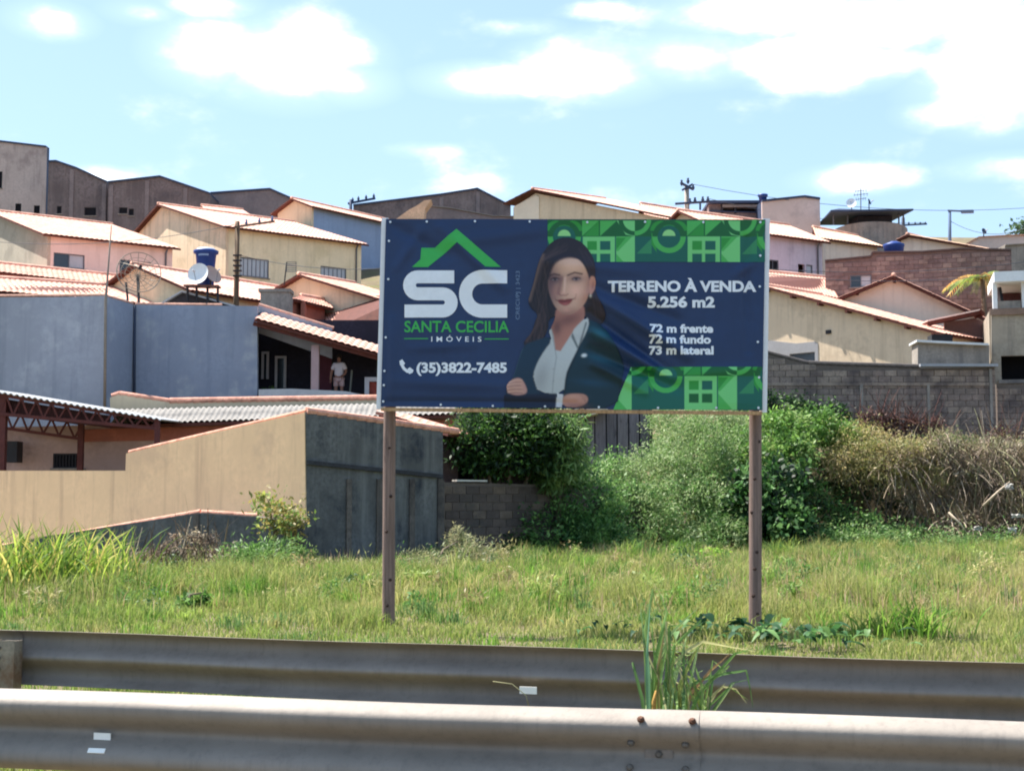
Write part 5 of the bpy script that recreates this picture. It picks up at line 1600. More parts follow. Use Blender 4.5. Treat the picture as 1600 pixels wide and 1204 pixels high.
gable_house('tiled_house', 'sand coloured gable house with exposed rafter ends right of the billboard', (1476, 521, 49), (1560, 534), (1195, 446.5), gable_mat=m_tan2, eave_mat=m_tan2, tile=m_tile2,
            gable_wins=[((1234, 553, 1274, 571), dict(kind='one', frame=m_alu, pane=m_glass))], floor=3.5)
sand = bpy.data.objects[[o.name for o in COL.objects if o.get('label', '').startswith('sand coloured')][0]]
e0, e1, e, n, L, r, h = solve_gable((1476, 521, 49), (1560, 534), (1195, 446.5), False)
for k, f_ in enumerate((.06, .2, .36, .52, .68, .84, 1.0)):
    p = e0 + n * (r * f_) + Vector((0, 0, h * f_ - .14))
    MB().bar(p - e * .02, p + e * .45, .1, .12).build('rafter_end', m_eaves, sand)
# grey render patch round its window
vg_ = vp_pts(e0 + e * .3 + n * (2 * r - .35), e0 + e * .3 + n * .35)
(ua, za), (ub, zb) = vg_.uz(1198, 541), vg_.uz(1279, 575)
h1 = vp_rect(vg_, (1234, 553, 1274, 571))
prism('render_patch', vg_, [(ua, zb), (ub, zb), (ub, za - .1), (ub - .15, za), (ua + 1.4, za), (ua, za + .25)], [h1], surf('grey_patch', (160, 158, 160), var=.1, scale=2), sand, .02, .021)
(ua, za), (ub, zb) = vg_.uz(1291, 516), vg_.uz(1299, 521)
MB().vbox(vg_, ua, ub, zb, za, .0, .05).build('vent', m_iron, sand)
quad_house('tiled_house', 'sunlit clay roof between billboard and brick house', ((1180, 441), (1311, 466), (1292, 434), (1150, 421)), 55.5, 1.9, None, m_redw, 55.5, tile=m_tile, floor=5.5)
# cream gable house, frontal gable
v_s = VP(1305, 57, 1546, 55)
sh = thing('tiled_house', 'cream gable house with dark red bargeboards below the brick house', 'house', (*v_s.w(3, 0, -3).xy, 5.0), GH)
zfl = 5.0
pk = v_s.uz(1397, 436); l_ = v_s.uz(1309, 470); r_ = v_s.uz(1541, 502)
prism('wall', v_s, [(l_[0], zfl), (r_[0], zfl), r_, pk, l_], [], m_creamp, sh, .15)
dep = 6.0
g0, g1 = v_s.pt(1397, 432, .35), v_s.pt(1397, 432, -dep)
l0, l1 = v_s.pt(1303, 470, .35), v_s.pt(1303, 470, -dep)
r0, r1 = v_s.pt(1546, 501, .35), v_s.pt(1546, 501, -dep)
tile_roof(r0, r1, g1, g0, m_tile2, sh); tile_roof(l1, l0, g0, g1, m_tile2, sh, ridge=False)
for a, b in ((l0, g0), (g0, r0)):
    MB().bar(a - v_s.n * .02 - Vector((0, 0, .11)), b - v_s.n * .02 - Vector((0, 0, .11)), .05, .17, v_s.n).build('bargeboard', m_eaves, sh)
for px, py in ((1340, 459), (1398, 440), (1460, 463), (1518, 489)):
    p = v_s.pt(px, py, .0); MB().bar(p, p + v_s.n * .3, .1, .12).build('rafter_end', m_eaves, sh)
# lean-to in front of its right end
v_lt = VP(1440, 51.5, 1548, 51.5)
lt = thing('lean_to', 'small brown lean-to with white edged roof in front of the cream gable', 'shed', (*v_lt.w(1.2, 0, -.6).xy, 4.6))
wall('wall', v_lt, [(1476, 503), (1522, 497), (1545, 505), (1543, 545), (1476, 545)], surf('brown_plaster', (136, 104, 98), var=.15, scale=1.5), lt, thick=.12)
a, b, c = v_lt.pt(1440, 505, .3), v_lt.pt(1521, 488, .3), v_lt.pt(1528, 496, .3)
MB().bar(a, b, .9, .05).build('roof_sheet', surf('white_edge', (232, 210, 200), var=.06), lt)
MB().bar(a - up * .09, b - up * .09, .8, .12).build('roof_frame', m_eaves, lt)
MB().bar(b, c, .9, .1).build('roof_sheet', m_eaves, lt)
MB().bar(v_lt.pt(1440, 512, .2), v_lt.pt(1476, 528, .2), .9, .06).build('lower_sheet', m_tile2, lt)

# brick house
v_br = VP(1288, 62, 1580, 60)
m_bk = [surf('hollow_brick_%d' % i, c, rough=.95, var=.25, scale=3, bump=.3, stain=(84, 66, 64), stain_amt=.5, stain_scale=.7) for i, c in enumerate(((142, 122, 116), (132, 112, 108), (150, 130, 122), (124, 106, 104)))]
brh = thing('brick_house', 'long unplastered brown brick house above the cream gable', 'house', (*v_br.w(4, 0, -3).xy, 6.5))
tops = [(1289, 409), (1361, 402), (1363, 396), (1440, 395), (1505, 390), (1580, 392)]
win_ = (1328, 430, 1362, 448)
ol = [v_br.uz(*p) for p in tops]
prism('mortar_core', v_br, ol + [(ol[-1][0], 6.5), (ol[0][0], 6.5)], [vp_rect(v_br, win_)], surf('brick_mortar', (110, 92, 88), var=.2, scale=4), brh, .15, -.014)
def top_br(u):
    for i in range(len(ol) - 1):
        if ol[i][0] <= u <= ol[i + 1][0]:
            t = (u - ol[i][0]) / (ol[i + 1][0] - ol[i][0]); return ol[i][1] + t * (ol[i + 1][1] - ol[i][1])
    return ol[-1][1]
wr = vp_rect(v_br, win_)
hole = [(wr[0][0] - .16, wr[1][0] + .16, wr[2][1] - .1, wr[0][1] + .1)]
zlow = v_br.uz(1400, 452)[1]
zA = v_br.uz(1300, 488)[1]
print('bricks', block_course(v_br, ol[0][0], ol[-1][0], zA, top_br, m_bk, brh, bw=.4, bh=.2, name='brick', holes=hole, maxn=300))
window(v_br, win_, brh, 'slide', pane=m_glass)
for k in (0, -1):
    a_ = v_br.w(ol[k][0], 0, -.02); b_ = v_br.w(ol[k][0], 0, -6)
    vv = vp_pts(b_, a_) if k == 0 else vp_pts(a_, b_)
    prism('wall', vv, [(.0 if k == 0 else .16, 6.5), (vv.len - (.16 if k == 0 else 0), 6.5), (vv.len - (.16 if k == 0 else 0), ol[k][1]), (.0 if k == 0 else .16, ol[k][1])], [], m_bk[1], brh, .15)
for i in range(len(ol) - 1):
    MB().bar(v_br.w(ol[i][0], ol[i][1] + .05, -.06), v_br.w(ol[i + 1][0], ol[i + 1][1] + .05, -.06), .26, .07).build('coping', surf('dark_coping', (96, 82, 80), var=.2), brh)
# blue tank behind it
tb = thing('water_tank', 'low blue water tank half hidden behind the brick house', 'water tank', tuple(P(1397, 402, 63)), 'blue water tanks')
s = 63 / F; c = P(1397, 402, 63)
zq = lambda py: P(1397, py, 63).z - c.z
MB().lathe(c, [(0, 0), (14 * s, 0), (15.5 * s, zq(387)), (16.5 * s, zq(385)), (16.5 * s, zq(382)), (10 * s, zq(379.5)), (0, zq(379))], 24).build('body', m_tank, tb, True)
MB().lathe(c, [(8 * s, zq(380.2)), (6 * s, zq(377.5)), (0, zq(377))], 16).build('lid', m_tank, tb, True)
# right skyline house
v_k = VP(1404, 75, 1586, 72)
kh = thing('tiled_house', 'cream walled house with one long clay roof below the street lamp', 'house', (*v_k.w(3, 0, -3).xy, 12), GH)
pk = v_k.uz(1421, 371); l_ = v_k.uz(1408, 376); r_ = v_k.uz(1583, 398)
prism('wall', v_k, [(l_[0], 12), (r_[0], 12), r_, pk, l_], [], m_creamp, kh, .15)
g0, g1 = v_k.pt(1420, 367.5, .35), v_k.pt(1420, 367.5, -7); r0, r1 = v_k.pt(1587, 397, .35), v_k.pt(1587, 397, -7); l0, l1 = v_k.pt(1403, 375.5, .35), v_k.pt(1403, 375.5, -7)
lift = Vector((0, 0, .7))
tile_roof(r0, r1 + lift, g1 + lift, g0, m_tile3, kh); tile_roof(l1 + lift, l0, g0, g1 + lift, m_tile2, kh, ridge=False)
slab_building('hill_house', 'far pinkish house with stepped gable at the right end of the skyline', [(1508, 383), (1530, 371), (1566, 369), (1640, 366)], 410, 84, m_box, 'house', 6, roof_mat=m_ridge, trim=False, Z2=82)
slab_building('hill_house', 'grey rendered house top at the right edge behind the palm', [(1570, 384), (1600, 382), (1680, 380)], 440, 70, m_conc, 'house', 5, roof_mat=m_conc, trim=False)
# box building with tank and roof terrace
slab_building('roof_storey', 'plain pinkish box storey with dark edging right of the billboard top', [(1190.5, 315.5), (1257, 308.5), (1281, 312)], 372, 84, m_box, 'building', 6, side_mat=m_trim_shade)
slab_building('roof_terrace', 'dark covered roof terrace beside the pinkish box storey', [(1108, 331), (1189, 333)], 365, 86, m_ware, 'building', 5, trim=False)
tr = bpy.data.objects[[o.name for o in COL.objects if o.name.startswith('roof_terrace')][0]]
vt = VP(1100, 86, 1200, 86)
for x0, y0, x1, y1, mt, o0, o1 in ((1106, 314.5, 1187, 318.5, m_trim_shade, -4, .3), (1108, 318.7, 1128, 331, m_ware, -1, -.1), (1128.5, 320, 1189, 324, m_fibre, -1.5, .1), (1150, 324.2, 1189, 333, m_void, -1.5, -.4)):
    (ua, za), (ub, zb) = vt.uz(x0, y0), vt.uz(x1, y1)
    MB().vbox(vt, ua, ub, zb, za, o0, o1).build('terrace_roof' if mt is m_trim_shade else 'terrace_wall', mt, tr)
for x in (1128.5, 1149, 1188):
    MB().tube([vt.pt(x, 334, 0), vt.pt(x, 318, 0)], .07, 6).build('post', m_iron, tr)
tc_ = thing('water_tank', 'small dark blue water tank on the box storey roof', 'water tank', tuple(P(1192, 316, 84.5)), 'blue water tanks')
s = 84.5 / F; c = P(1192, 316.5, 84.5); zq = lambda py: P(1192, py, 84.5).z - c.z
MB().lathe(c, [(0, 0), (5.5 * s, 0), (6.5 * s, zq(308)), (8 * s, zq(307)), (8 * s, zq(304)), (0, zq(303.5))], 20).build('body', m_tank, tc_, True)
# round terrace with dark hip roof
rt = thing('round_terrace', 'grey curved parapet terrace under a dark hipped roof on the skyline', 'building', (*P(1360, 378, 84).xy, 14.5))
s = 80 / F; c = P(1358, 376, 83)
vs, fs = [], []; n_ = 18
zt_, zb_ = P(1358, 347.5, 80).z, 14.5
for k in range(n_ + 1):
    a = math.pi * (1 + k / n_)
    for z in (zb_, zt_ + .28 * math.sin(math.pi * k / n_)):
        vs.append((c.x + 62 * s * math.cos(a), c.y + 1.9 * math.sin(a), z))
for k in range(n_): fs.append((2 * k, 2 * k + 2, 2 * k + 3, 2 * k + 1))
m_ = len(vs); vs += [((v[0] - c.x) * .94 + c.x, (v[1] - c.y) * .9 + c.y, v[2]) for v in vs]
fs += [tuple(m_ + i for i in reversed(f)) for f in fs] + [(2 * k + 1, 2 * k + 3, m_ + 2 * k + 3, m_ + 2 * k + 1) for k in range(n_)]
obj('parapet', vs, fs, m_conc, rt)
vr = VP(1280, 83, 1425, 83)
a0, a1, b1, b0 = vr.pt(1285, 340, 2.2), vr.pt(1411, 338, 2.2), vr.pt(1402, 334, -3), vr.pt(1296, 334, -3)
t0, t1 = vr.pt(1311, 325.5, 0), vr.pt(1372, 329, 0)
obj('roof', [a0, a1, b1, b0, t0, t1] + [v - up * .1 for v in (a0, a1, b1, b0)], [(0, 1, 5, 4), (1, 2, 5), (2, 3, 4, 5), (3, 0, 4), (9, 8, 7, 6), (0, 6, 7, 1), (1, 7, 8, 2), (2, 8, 9, 3), (3, 9, 6, 0)], m_trim_shade, rt)
(ua, za), (ub, zb) = vr.uz(1337, 333), vr.uz(1392, 352)
MB().vbox(vr, ua, ub, zb, za, -2, .3).build('core_wall', surf('dark_core', (70, 66, 76), var=.2), rt)
for x in (1297, 1319, 1398, 1405):
    MB().tube([vr.pt(x, 356, .9), vr.pt(x, 337, .9)], .05, 6).build('post', m_alu, rt)
ta = thing('roof_antenna', 'tall thin aerial mast on the hipped terrace roof', 'antenna', tuple(vr.pt(1345, 328, 0)))
MB().tube([vr.pt(1345, 330, 0), vr.pt(1345, 292, 0)], .03, 6).build('mast', m_alu, ta)
for y, w in ((298, 9), (304, 11), (311, 8)):
    MB().tube([vr.pt(1345 - w, y + 1, 0), vr.pt(1345 + w, y - 1, .1)], .018, 4).build('boom', m_alu, ta)
    for k in range(-2, 3): MB().tube([vr.pt(1345 + w * k / 2.2, y - 2.5, 0), vr.pt(1345 + w * k / 2.2, y + 2.5, 0)], .012, 4).build('element', m_alu, ta)
dish('satellite_dish', 'pale dish on the hipped terrace roof', P(1330, 317, 82.5), 8 * 82.5 / F, (-.3, -1, .3), m_dish, pole_to=P(1331, 329, 82.8))
dish('satellite_dish', 'blue-grey dish right of the aerial mast on the terrace roof', P(1359, 315, 82.5), 5 * 82.5 / F, (.8, -.5, .3), m_trim_shade, pole_to=P(1358, 328, 82.8))
dish('satellite_dish', 'dark dish on the far pinkish house at the right skyline', P(1538, 361, 82), 5 * 82 / F, (.5, -.8, .3), m_trim_shade, pole_to=P(1537, 370, 82.5))
# poles and lamp
pc_ = pole('utility_pole', 'concrete utility pole with twin cross-arms above the billboard', 1073, 292, 340, 82, .15, m_conc)
for (x0, y0, x1, y1) in ((1055, 318.5, 1110, 315), (1064, 286, 1083, 296), (1066, 297, 1082, 288)):
    MB().bar(P(x0, y0, 81.8), P(x1, y1, 82), .12, .12).build('cross_arm', m_trim_shade, pc_)
for x, y in ((1065, 284), (1075, 281), (1083, 291), (1078, 313), (1086, 311.5), (1098, 310), (1106, 310)):
    MB().lathe(P(x, y + 4.5, 81.8), [(0, -.1), (.08, 0), (.1, .12), (.05, .18), (.08, .26), (0, .3)], 8).build('insulator', m_trim_shade, pc_, True)
MB().tube([P(1094, 318, 81.8), P(1094, 328, 81.8)], .06, 6).build('fuse', m_trim_shade, pc_)
p2 = pole('utility_pole', 'distant utility pole with cross-arm beside the round terrace', 1411, 340, 365, 95, .13, m_trim_shade)
MB().bar(P(1409, 352, 95), P(1448, 350, 96), .1, .1).build('cross_arm', m_trim_shade, p2)
for x in (1420, 1430, 1438, 1446): MB().lathe(P(x, 350.5, 95.3), [(.05, 0), (.07, .1), (.0, .2)], 6).build('insulator', m_trim_shade, p2)
p3 = pole('utility_pole', 'distant tilted cross-arm pole above the sky blue house roof', 548, 312, 330, 104, .12, m_trim_shade)
MB().bar(P(544, 318, 104), P(586, 310, 105), .16, .16).build('cross_arm', m_trim_shade, p3)
for x, y in ((551, 314), (560, 312), (572, 310), (584, 308)): MB().lathe(P(x, y, 104.4), [(.06, -.1), (.1, .1), (.0, .3)], 6).build('insulator', m_trim_shade, p3)
lp = thing('street_lamp', 'street lamp with flat arm standing on the right skyline', 'street lamp', (*P(1484, 380, 78).xy, 12.5))
MB().tube([(P(1484, 380, 78).x, 78, 12.5), P(1484, 376, 78), P(1484, 329, 78)], [.11, .1, .08], 8).build('pole', surf('lamp_steel', (86, 104, 130), var=.1), lp, True)
MB().bar(P(1481, 329, 78), P(1504, 330, 77.6), .1, .09).build('arm', MATS['lamp_steel'], lp)
MB().bar(P(1502, 331, 77.6), P(1521, 330.5, 77.3), .28, .16).build('lamp_head', MATS['lamp_steel'], lp)
m_wire = surf('cable', (60, 66, 76), rough=.7, var=.1, bump=0)
def wire(label, a, b, sag, r=.016):
    a, b = Vector(a), Vector(b)
    o = MB().tube([a.lerp(b, t / 12) - Vector((0, 0, sag * 4 * (t / 12) * (1 - t / 12))) for t in range(13)], r, 4).build('power_cable', m_wire, None, True, origin=tuple(a))
    tag(o, label, 'cable', 'overhead cables')
wire('power cable from the concrete pole top to the right edge of the skyline', P(1083, 288, 82), P(1640, 322, 90), .8)
wire('power cable from concrete pole cross-arm dipping towards the distant terrace pole', P(1106, 310, 82), P(1446, 348, 95), .5)
wire('slack cable under the street lamp towards the right edge', P(1484, 345, 78), P(1640, 335, 74), .9)
wire('cable crossing the yellow house wall from the wooden pole to the billboard', P(371, 398, 55.4), P(640, 416, 52), .3, .012)
wire('cable from the wooden pole to the left edge over the pink house', P(371, 350, 55.4), P(-60, 372, 60), .5, .012)
wire('thin cable crossing the brick house front', P(1195, 428, 52), P(1640, 418, 56), .4, .012)
wire('second thin cable crossing the brick house below the first', P(1195, 420, 52.5), P(1640, 404, 57), .3, .012)

# grey concrete building at the right edge
v_r = VP(1548, 47.6, 1700, 46.8)
gr = thing('concrete_house', 'bare grey concrete house with black window and upper porch at the right edge', 'house', (*v_r.w(1.5, 0, -2).xy, 3.0))
m_conc2 = surf('raw_concrete_warm', (164, 152, 136), rough=.93, var=.18, scale=1.2, bump=.3, stain=(112, 104, 98), stain_amt=.6, stain_scale=.7, streak=(116, 108, 100), streak_amt=.4)
wall('wall', v_r, [(1549, 484), (1700, 484), (1700, 720), (1549, 720)], m_conc2, gr, holes=[(1564, 556, 1640, 593)], thick=.2)
(ua, za), (ub, zb) = v_r.uz(1560, 552), v_r.uz(1645, 597)
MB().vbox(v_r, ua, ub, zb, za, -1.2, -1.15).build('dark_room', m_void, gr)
(ua, za), (ub, zb) = v_r.uz(1560, 593.5), v_r.uz(1645, 597.5)
MB().vbox(v_r, ua, ub, zb, za, 0.002, .1).build('sill', m_conc, gr)
(ua, za), (ub, zb) = v_r.uz(1546, 483), v_r.uz(1700, 488)
MB().vbox(v_r, ua, ub, zb, za, .002, .12).build('ledge', surf('brown_ledge', (136, 112, 98), var=.2), gr)
m_wht = surf('white_slab', (226, 228, 230), rough=.8, var=.06)
for x0, y0, x1, y1, mt, nm, o0, o1 in ((1552, 427, 1700, 437, m_wht, 'roof_slab', -3, .35), (1550.5, 437.2, 1559, 483, m_wht, 'column', -.25, 0), (1596, 437.2, 1604, 483, m_wht, 'column', -.25, 0), (1559.2, 470, 1595.8, 483, m_conc, 'parapet', -.18, -.05), (1566, 437.4, 1700, 482.8, surf('porch_red', (92, 56, 56), var=.3, scale=2), 'porch_wall', -2.6, -2.5)):
    (ua, za), (ub, zb) = v_r.uz(x0, y0), v_r.uz(x1, y1)
    MB().vbox(v_r, ua, ub, zb, za, o0, o1).build(nm, mt, gr)
(ua, za), (ub, zb) = v_r.uz(1560, 445), v_r.uz(1567, 480)
pa, pb_ = v_r.pt(1562, 446, -.5), v_r.pt(1568, 481, -.5)
MB().bar(pa, pb_, .1, .25, Vector((0, 1, 0))).build('brace', m_iron, gr)
for u_ in (.02, v_r.len - .2):
    a_ = v_r.w(u_, 0, -.01); b_ = v_r.w(u_, 0, -5); vv = vp_pts(b_, a_) if u_ < 1 else vp_pts(a_, b_)
    zt_ = v_r.uz(1549, 484)[1]
    prism('wall', vv, [(0 if u_ < 1 else .22, 3), (vv.len - (.22 if u_ < 1 else 0), 3), (vv.len - (.22 if u_ < 1 else 0), zt_ - .02), (0 if u_ < 1 else .22, zt_ - .02)], [], m_conc2, gr, .2)
# concrete cistern between sand house and concrete house
v_ci = VP(1432, 47.2, 1550, 47.0)
ci = thing('cistern', 'grey concrete cistern box with white edged lid beside the sand coloured house', 'cistern', (*v_ci.w(1.2, 0, -.5).xy, 3.2))
wall('wall', v_ci, [(1434, 536), (1546, 539), (1546, 590), (1434, 590)], m_conc, ci, thick=1.0)
a, b = v_ci.pt(1430, 533.5, .1), v_ci.pt(1542, 539, .1)
MB().bar(a - v_ci.n * .5, b - v_ci.n * .5, 1.3, .07).build('lid', surf('white_lid', (214, 216, 218), var=.08), ci)
pa, pb_ = v_ci.pt(1440, 517, .3), v_ci.pt(1478, 529, .3)
MB().vbox(v_ci, v_ci.uz(1444, 0)[0], v_ci.uz(1476, 0)[0], v_ci.uz(1444, 534)[1], v_ci.uz(1444, 522)[1], -.8, -.1).build('dark_gap', m_void, ci)

# block retaining wall along the lot
v_rw = VP(1150, 46.0, 1556, 45.6)
rw = thing('retaining_wall', 'weathered block retaining wall with corrugated coping above the bank', 'wall', (*v_rw.w(6, 0).xy, 2.6))
m_rb = [surf('old_block_%d' % i, c, rough=.95, var=.28, scale=2.5, bump=.4, bscale=40, stain=(78, 70, 72), stain_amt=.7, stain_scale=.8, streak=(82, 74, 74), streak_amt=.5) for i, c in enumerate(((146, 130, 120), (134, 120, 112), (154, 138, 126), (138, 122, 114)))]
rtop = [(1150, 545), (1195, 552), (1262, 569), (1440, 575), (1554, 574)]
ol = [v_rw.uz(*p) for p in rtop]
prism('mortar_core', v_rw, ol + [(ol[-1][0], 1.8), (ol[0][0], 1.8)], [], m_mort, rw, .16, -.012)
def top_rw(u):
    for i in range(len(ol) - 1):
        if ol[i][0] <= u <= ol[i + 1][0]:
            t = (u - ol[i][0]) / (ol[i + 1][0] - ol[i][0]); return ol[i][1] + t * (ol[i + 1][1] - ol[i][1])
    return 0
u195 = v_rw.uz(1180, 600)[0]
print('rw blocks', block_course(v_rw, u195, ol[-1][0], v_rw.uz(1400, 712)[1], top_rw, m_rb, rw, bw=.4, bh=.2))
for x0, x1 in ((1343, 1350), (1448, 1455), (1545, 1553)):
    (ua, za), (ub, zb) = v_rw.uz(x0, 600 if x0 < 1500 else 576), v_rw.uz(x1, 715)
    MB().vbox(v_rw, ua, ub, zb, za, .002, .06).build('pilaster', m_conc, rw)
MB().bar(v_rw.pt(1195, 600, .02), v_rw.pt(1545, 600, .02), .05, .1).build('ring_beam', m_rb[2], rw)
capping(rw, v_rw.pt(1196, 549.5, -.06), v_rw.pt(1262, 566.5, -.06), mat=surf('mossy_cap', (86, 80, 78), var=.3, scale=4), pitch=.25, r=.07)
capping(rw, v_rw.pt(1264, 567, -.06), v_rw.pt(1436, 572.5, -.06), mat=MATS['mossy_cap'], pitch=.22, r=.085)
MB().bar(v_rw.pt(1436, 571, 0), v_rw.pt(1557, 571, 0), .4, .09).build('coping', surf('grey_coping', (158, 160, 166), var=.1), rw)
# lower continuation right of the pilaster
v_rw2 = VP(1557, 45.9, 1720, 45.6)
rw2 = thing('garden_wall', 'plain block wall below the black window at the right edge', 'wall', (*v_rw2.w(1.5, 0).xy, 2.6))
o2 = [v_rw2.uz(1557, 600), v_rw2.uz(1720, 603)]
prism('mortar_core', v_rw2, o2 + [(o2[1][0], 1.8), (o2[0][0], 1.8)], [], m_mort, rw2, .16, -.012)
block_course(v_rw2, o2[0][0], o2[1][0], v_rw2.uz(1570, 712)[1], lambda u: o2[0][1], m_rb, rw2, bw=.4, bh=.2)

# plank shed below the billboard
v_sd = VP(880, 43.5, 1030, 43.0)
sd = thing('plank_shed', 'grey vertical plank shed with tilted pale roof sheets below the billboard', 'shed', (*v_sd.w(1.5, 0, -1).xy, 0.5))
m_pl = [wood('grey_plank_%d' % i, c, (62, 56, 60)) for i, c in enumerate(((118, 108, 114), (104, 96, 102), (126, 116, 120)))]
x = 893
for k, w in enumerate((11, 12, 14, 18, 17, 18, 17, 16)):
    (ua, za), (ub, zb) = v_sd.uz(x, 640 - (k % 3) * 2), v_sd.uz(x + w - 1.2, 760)
    MB().vbox(v_sd, ua, ub, zb, za, -.03 - .012 * (k % 2), -.005 * (k % 3)).build('plank', m_pl[k % 3], sd); x += w
(ua, za), (ub, zb) = v_sd.uz(893, 636), v_sd.uz(1014, 760)
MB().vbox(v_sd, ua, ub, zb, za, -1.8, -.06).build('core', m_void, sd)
for a, b in (((880, 659), (935, 647)), ((884, 645), (950, 640)), ((872, 652), (912, 638))):
    MB().bar(v_sd.pt(*a, .25), v_sd.pt(*b, .25), .6, .04).build('roof_sheet', surf('pale_sheet', (206, 190, 170), var=.15), sd)
# ------------------------------------------------------------------ person in the porch
m_skin = surf('skin', (150, 108, 92), rough=.6, var=.06, scale=4, bump=0)
m_hair = surf('hair', (40, 32, 30), rough=.7, var=.1, bump=0)
m_shirt = surf('shirt', (214, 206, 214), rough=.85, var=.08, scale=6)
m_short = surf('shorts', (188, 158, 158), rough=.85, var=.1, scale=6)
def skin_mesh(name, verts, edges, radii, mats, parent, root=0, sub=2):
    off = OFF[parent.name]
    me = bpy.data.meshes.new(name); me.from_pydata([tuple(Vector(v) - off) for v in verts], edges, [])
    o = bpy.data.objects.new(name, me); COL.objects.link(o); o.parent = parent; OFF[o.name] = off
    md = o.modifiers.new('Skin', 'SKIN'); md.use_smooth_shade = True
    sv = me.skin_vertices
    if not sv:
        bpy.context.view_layer.objects.active = o
        bm = bmesh.new(); bm.from_mesh(me); lay = bm.verts.layers.skin.verify(); bm.to_mesh(me); bm.free()
    for i, r_ in enumerate(radii):
        me.skin_vertices[0].data[i].radius = (r_, r_) if isinstance(r_, (int, float)) else r_
        me.skin_vertices[0].data[i].use_root = (i == root)
    ss_ = o.modifiers.new('Sub', 'SUBSURF'); ss_.levels = 1; ss_.render_levels = sub
    me.materials.append(mats)
    return o
vq = VP(403, 50.6, 660, 50.6)
pc0 = vq.pt(528, 612, -.25); px0, py0 = pc0.x, pc0.y
f0 = porch_floor
per = thing('person', 'person in pale shirt and pinkish shorts standing in the dark porch', 'person', (px0, py0, f0))
W = lambda x, y, z: Vector((px0 + x, py0 + y, f0 + z))
verts = [W(0, 0, .92), W(0, 0, 1.12), W(0, .01, 1.32), W(0, .01, 1.44), W(0, 0, 1.50), W(0, -.01, 1.58), W(0, -.02, 1.68),
         W(-.09, 0, .88), W(-.11, -.01, .48), W(-.11, .02, .09), W(-.115, -.11, .035), W(.09, 0, .88), W(.11, -.02, .48), W(.12, .01, .09), W(.125, -.12, .035),
         W(-.17, .01, 1.38), W(-.27, .0, 1.12), W(-.29, -.08, .90), W(-.29, -.11, .80), W(.17, .01, 1.38), W(.26, -.03, 1.13), W(.20, -.17, 1.00), W(.14, -.22, .97)]
edges = [(0, 1), (1, 2), (2, 3), (3, 4), (4, 5), (5, 6), (0, 7), (7, 8), (8, 9), (9, 10), (0, 11), (11, 12), (12, 13), (13, 14), (2, 15), (15, 16), (16, 17), (17, 18), (2, 19), (19, 20), (20, 21), (21, 22)]
rad = [(.15, .11), (.14, .10), (.15, .10), (.07, .07), .055, (.075, .095), (.07, .09), .09, .062, .042, .035, .09, .062, .042, .035, .065, .05, .04, .035, .065, .05, .04, .035]
skin_mesh('body', verts, edges, rad, m_skin, per)
sv = [W(0, 0, .90), W(0, 0, 1.12), W(0, .01, 1.32), W(0, .01, 1.43), W(-.17, .01, 1.38), W(-.245, .005, 1.18), W(.17, .01, 1.38), W(.24, -.015, 1.18)]
skin_mesh('shirt', sv, [(0, 1), (1, 2), (2, 3), (2, 4), (4, 5), (2, 6), (6, 7)], [(.19, .135), (.175, .13), (.18, .13), (.085, .085), .09, .082, .09, .082], m_shirt, per)
hv = [W(0, 0, .93), W(-.095, 0, .84), W(-.11, -.005, .56), W(.095, 0, .84), W(.11, -.015, .56)]
skin_mesh('shorts', hv, [(0, 1), (1, 2), (0, 3), (3, 4)], [(.17, .13), .115, .105, .115, .105], m_short, per)
hb = MB()
for i in range(6):
    t = i / 5; hb_r = .098 * math.sin(math.pi * (.12 + .5 * t)) ; 
prof = [(0, .125), (.05, .115), (.085, .08), (.1, .02), (.098, -.03), (.085, -.06)]
hb.lathe(W(0, .015, 1.655), prof, 14); hb.build('hair', m_hair, per, True)
# face: eyes, nose, mouth
for x in (-.03, .03): MB().lathe(W(x, -.105, 1.64), [(0, -.012), (.011, -.006), (.011, .004)], 8, 'Y').build('eye', m_hair, per, True)
MB().tube([W(0, -.10, 1.64), W(0, -.125, 1.605)], [.008, .016], 8).build('nose', m_skin, per, True)
MB().bar(W(-.022, -.1, 1.57), W(.022, -.1, 1.57), .01, .01).build('mouth', surf('lips', (120, 64, 60), var=.05, bump=0), per)
for sx, hx in ((-1, (-.29, -.11, .80)), (1, (.14, -.22, .97))):
    for k in range(4):
        a = W(hx[0] + (k - 1.5) * .017, hx[1] - .01, hx[2] - .02)
        MB().tube([a, a + Vector((0, -.02, -.045)), a + Vector((-.005 * sx, -.035, -.075 + .008 * abs(k - 1.3)))], [.01, .009, .006], 6).build('finger', m_skin, per, True)
    a = W(hx[0] - .03 * sx, hx[1] - .01, hx[2] + .01)
    MB().tube([a, a + Vector((-.02 * sx, -.025, -.03)), a + Vector((-.018 * sx, -.04, -.05))], [.012, .011, .007], 6).build('thumb', m_skin, per, True)
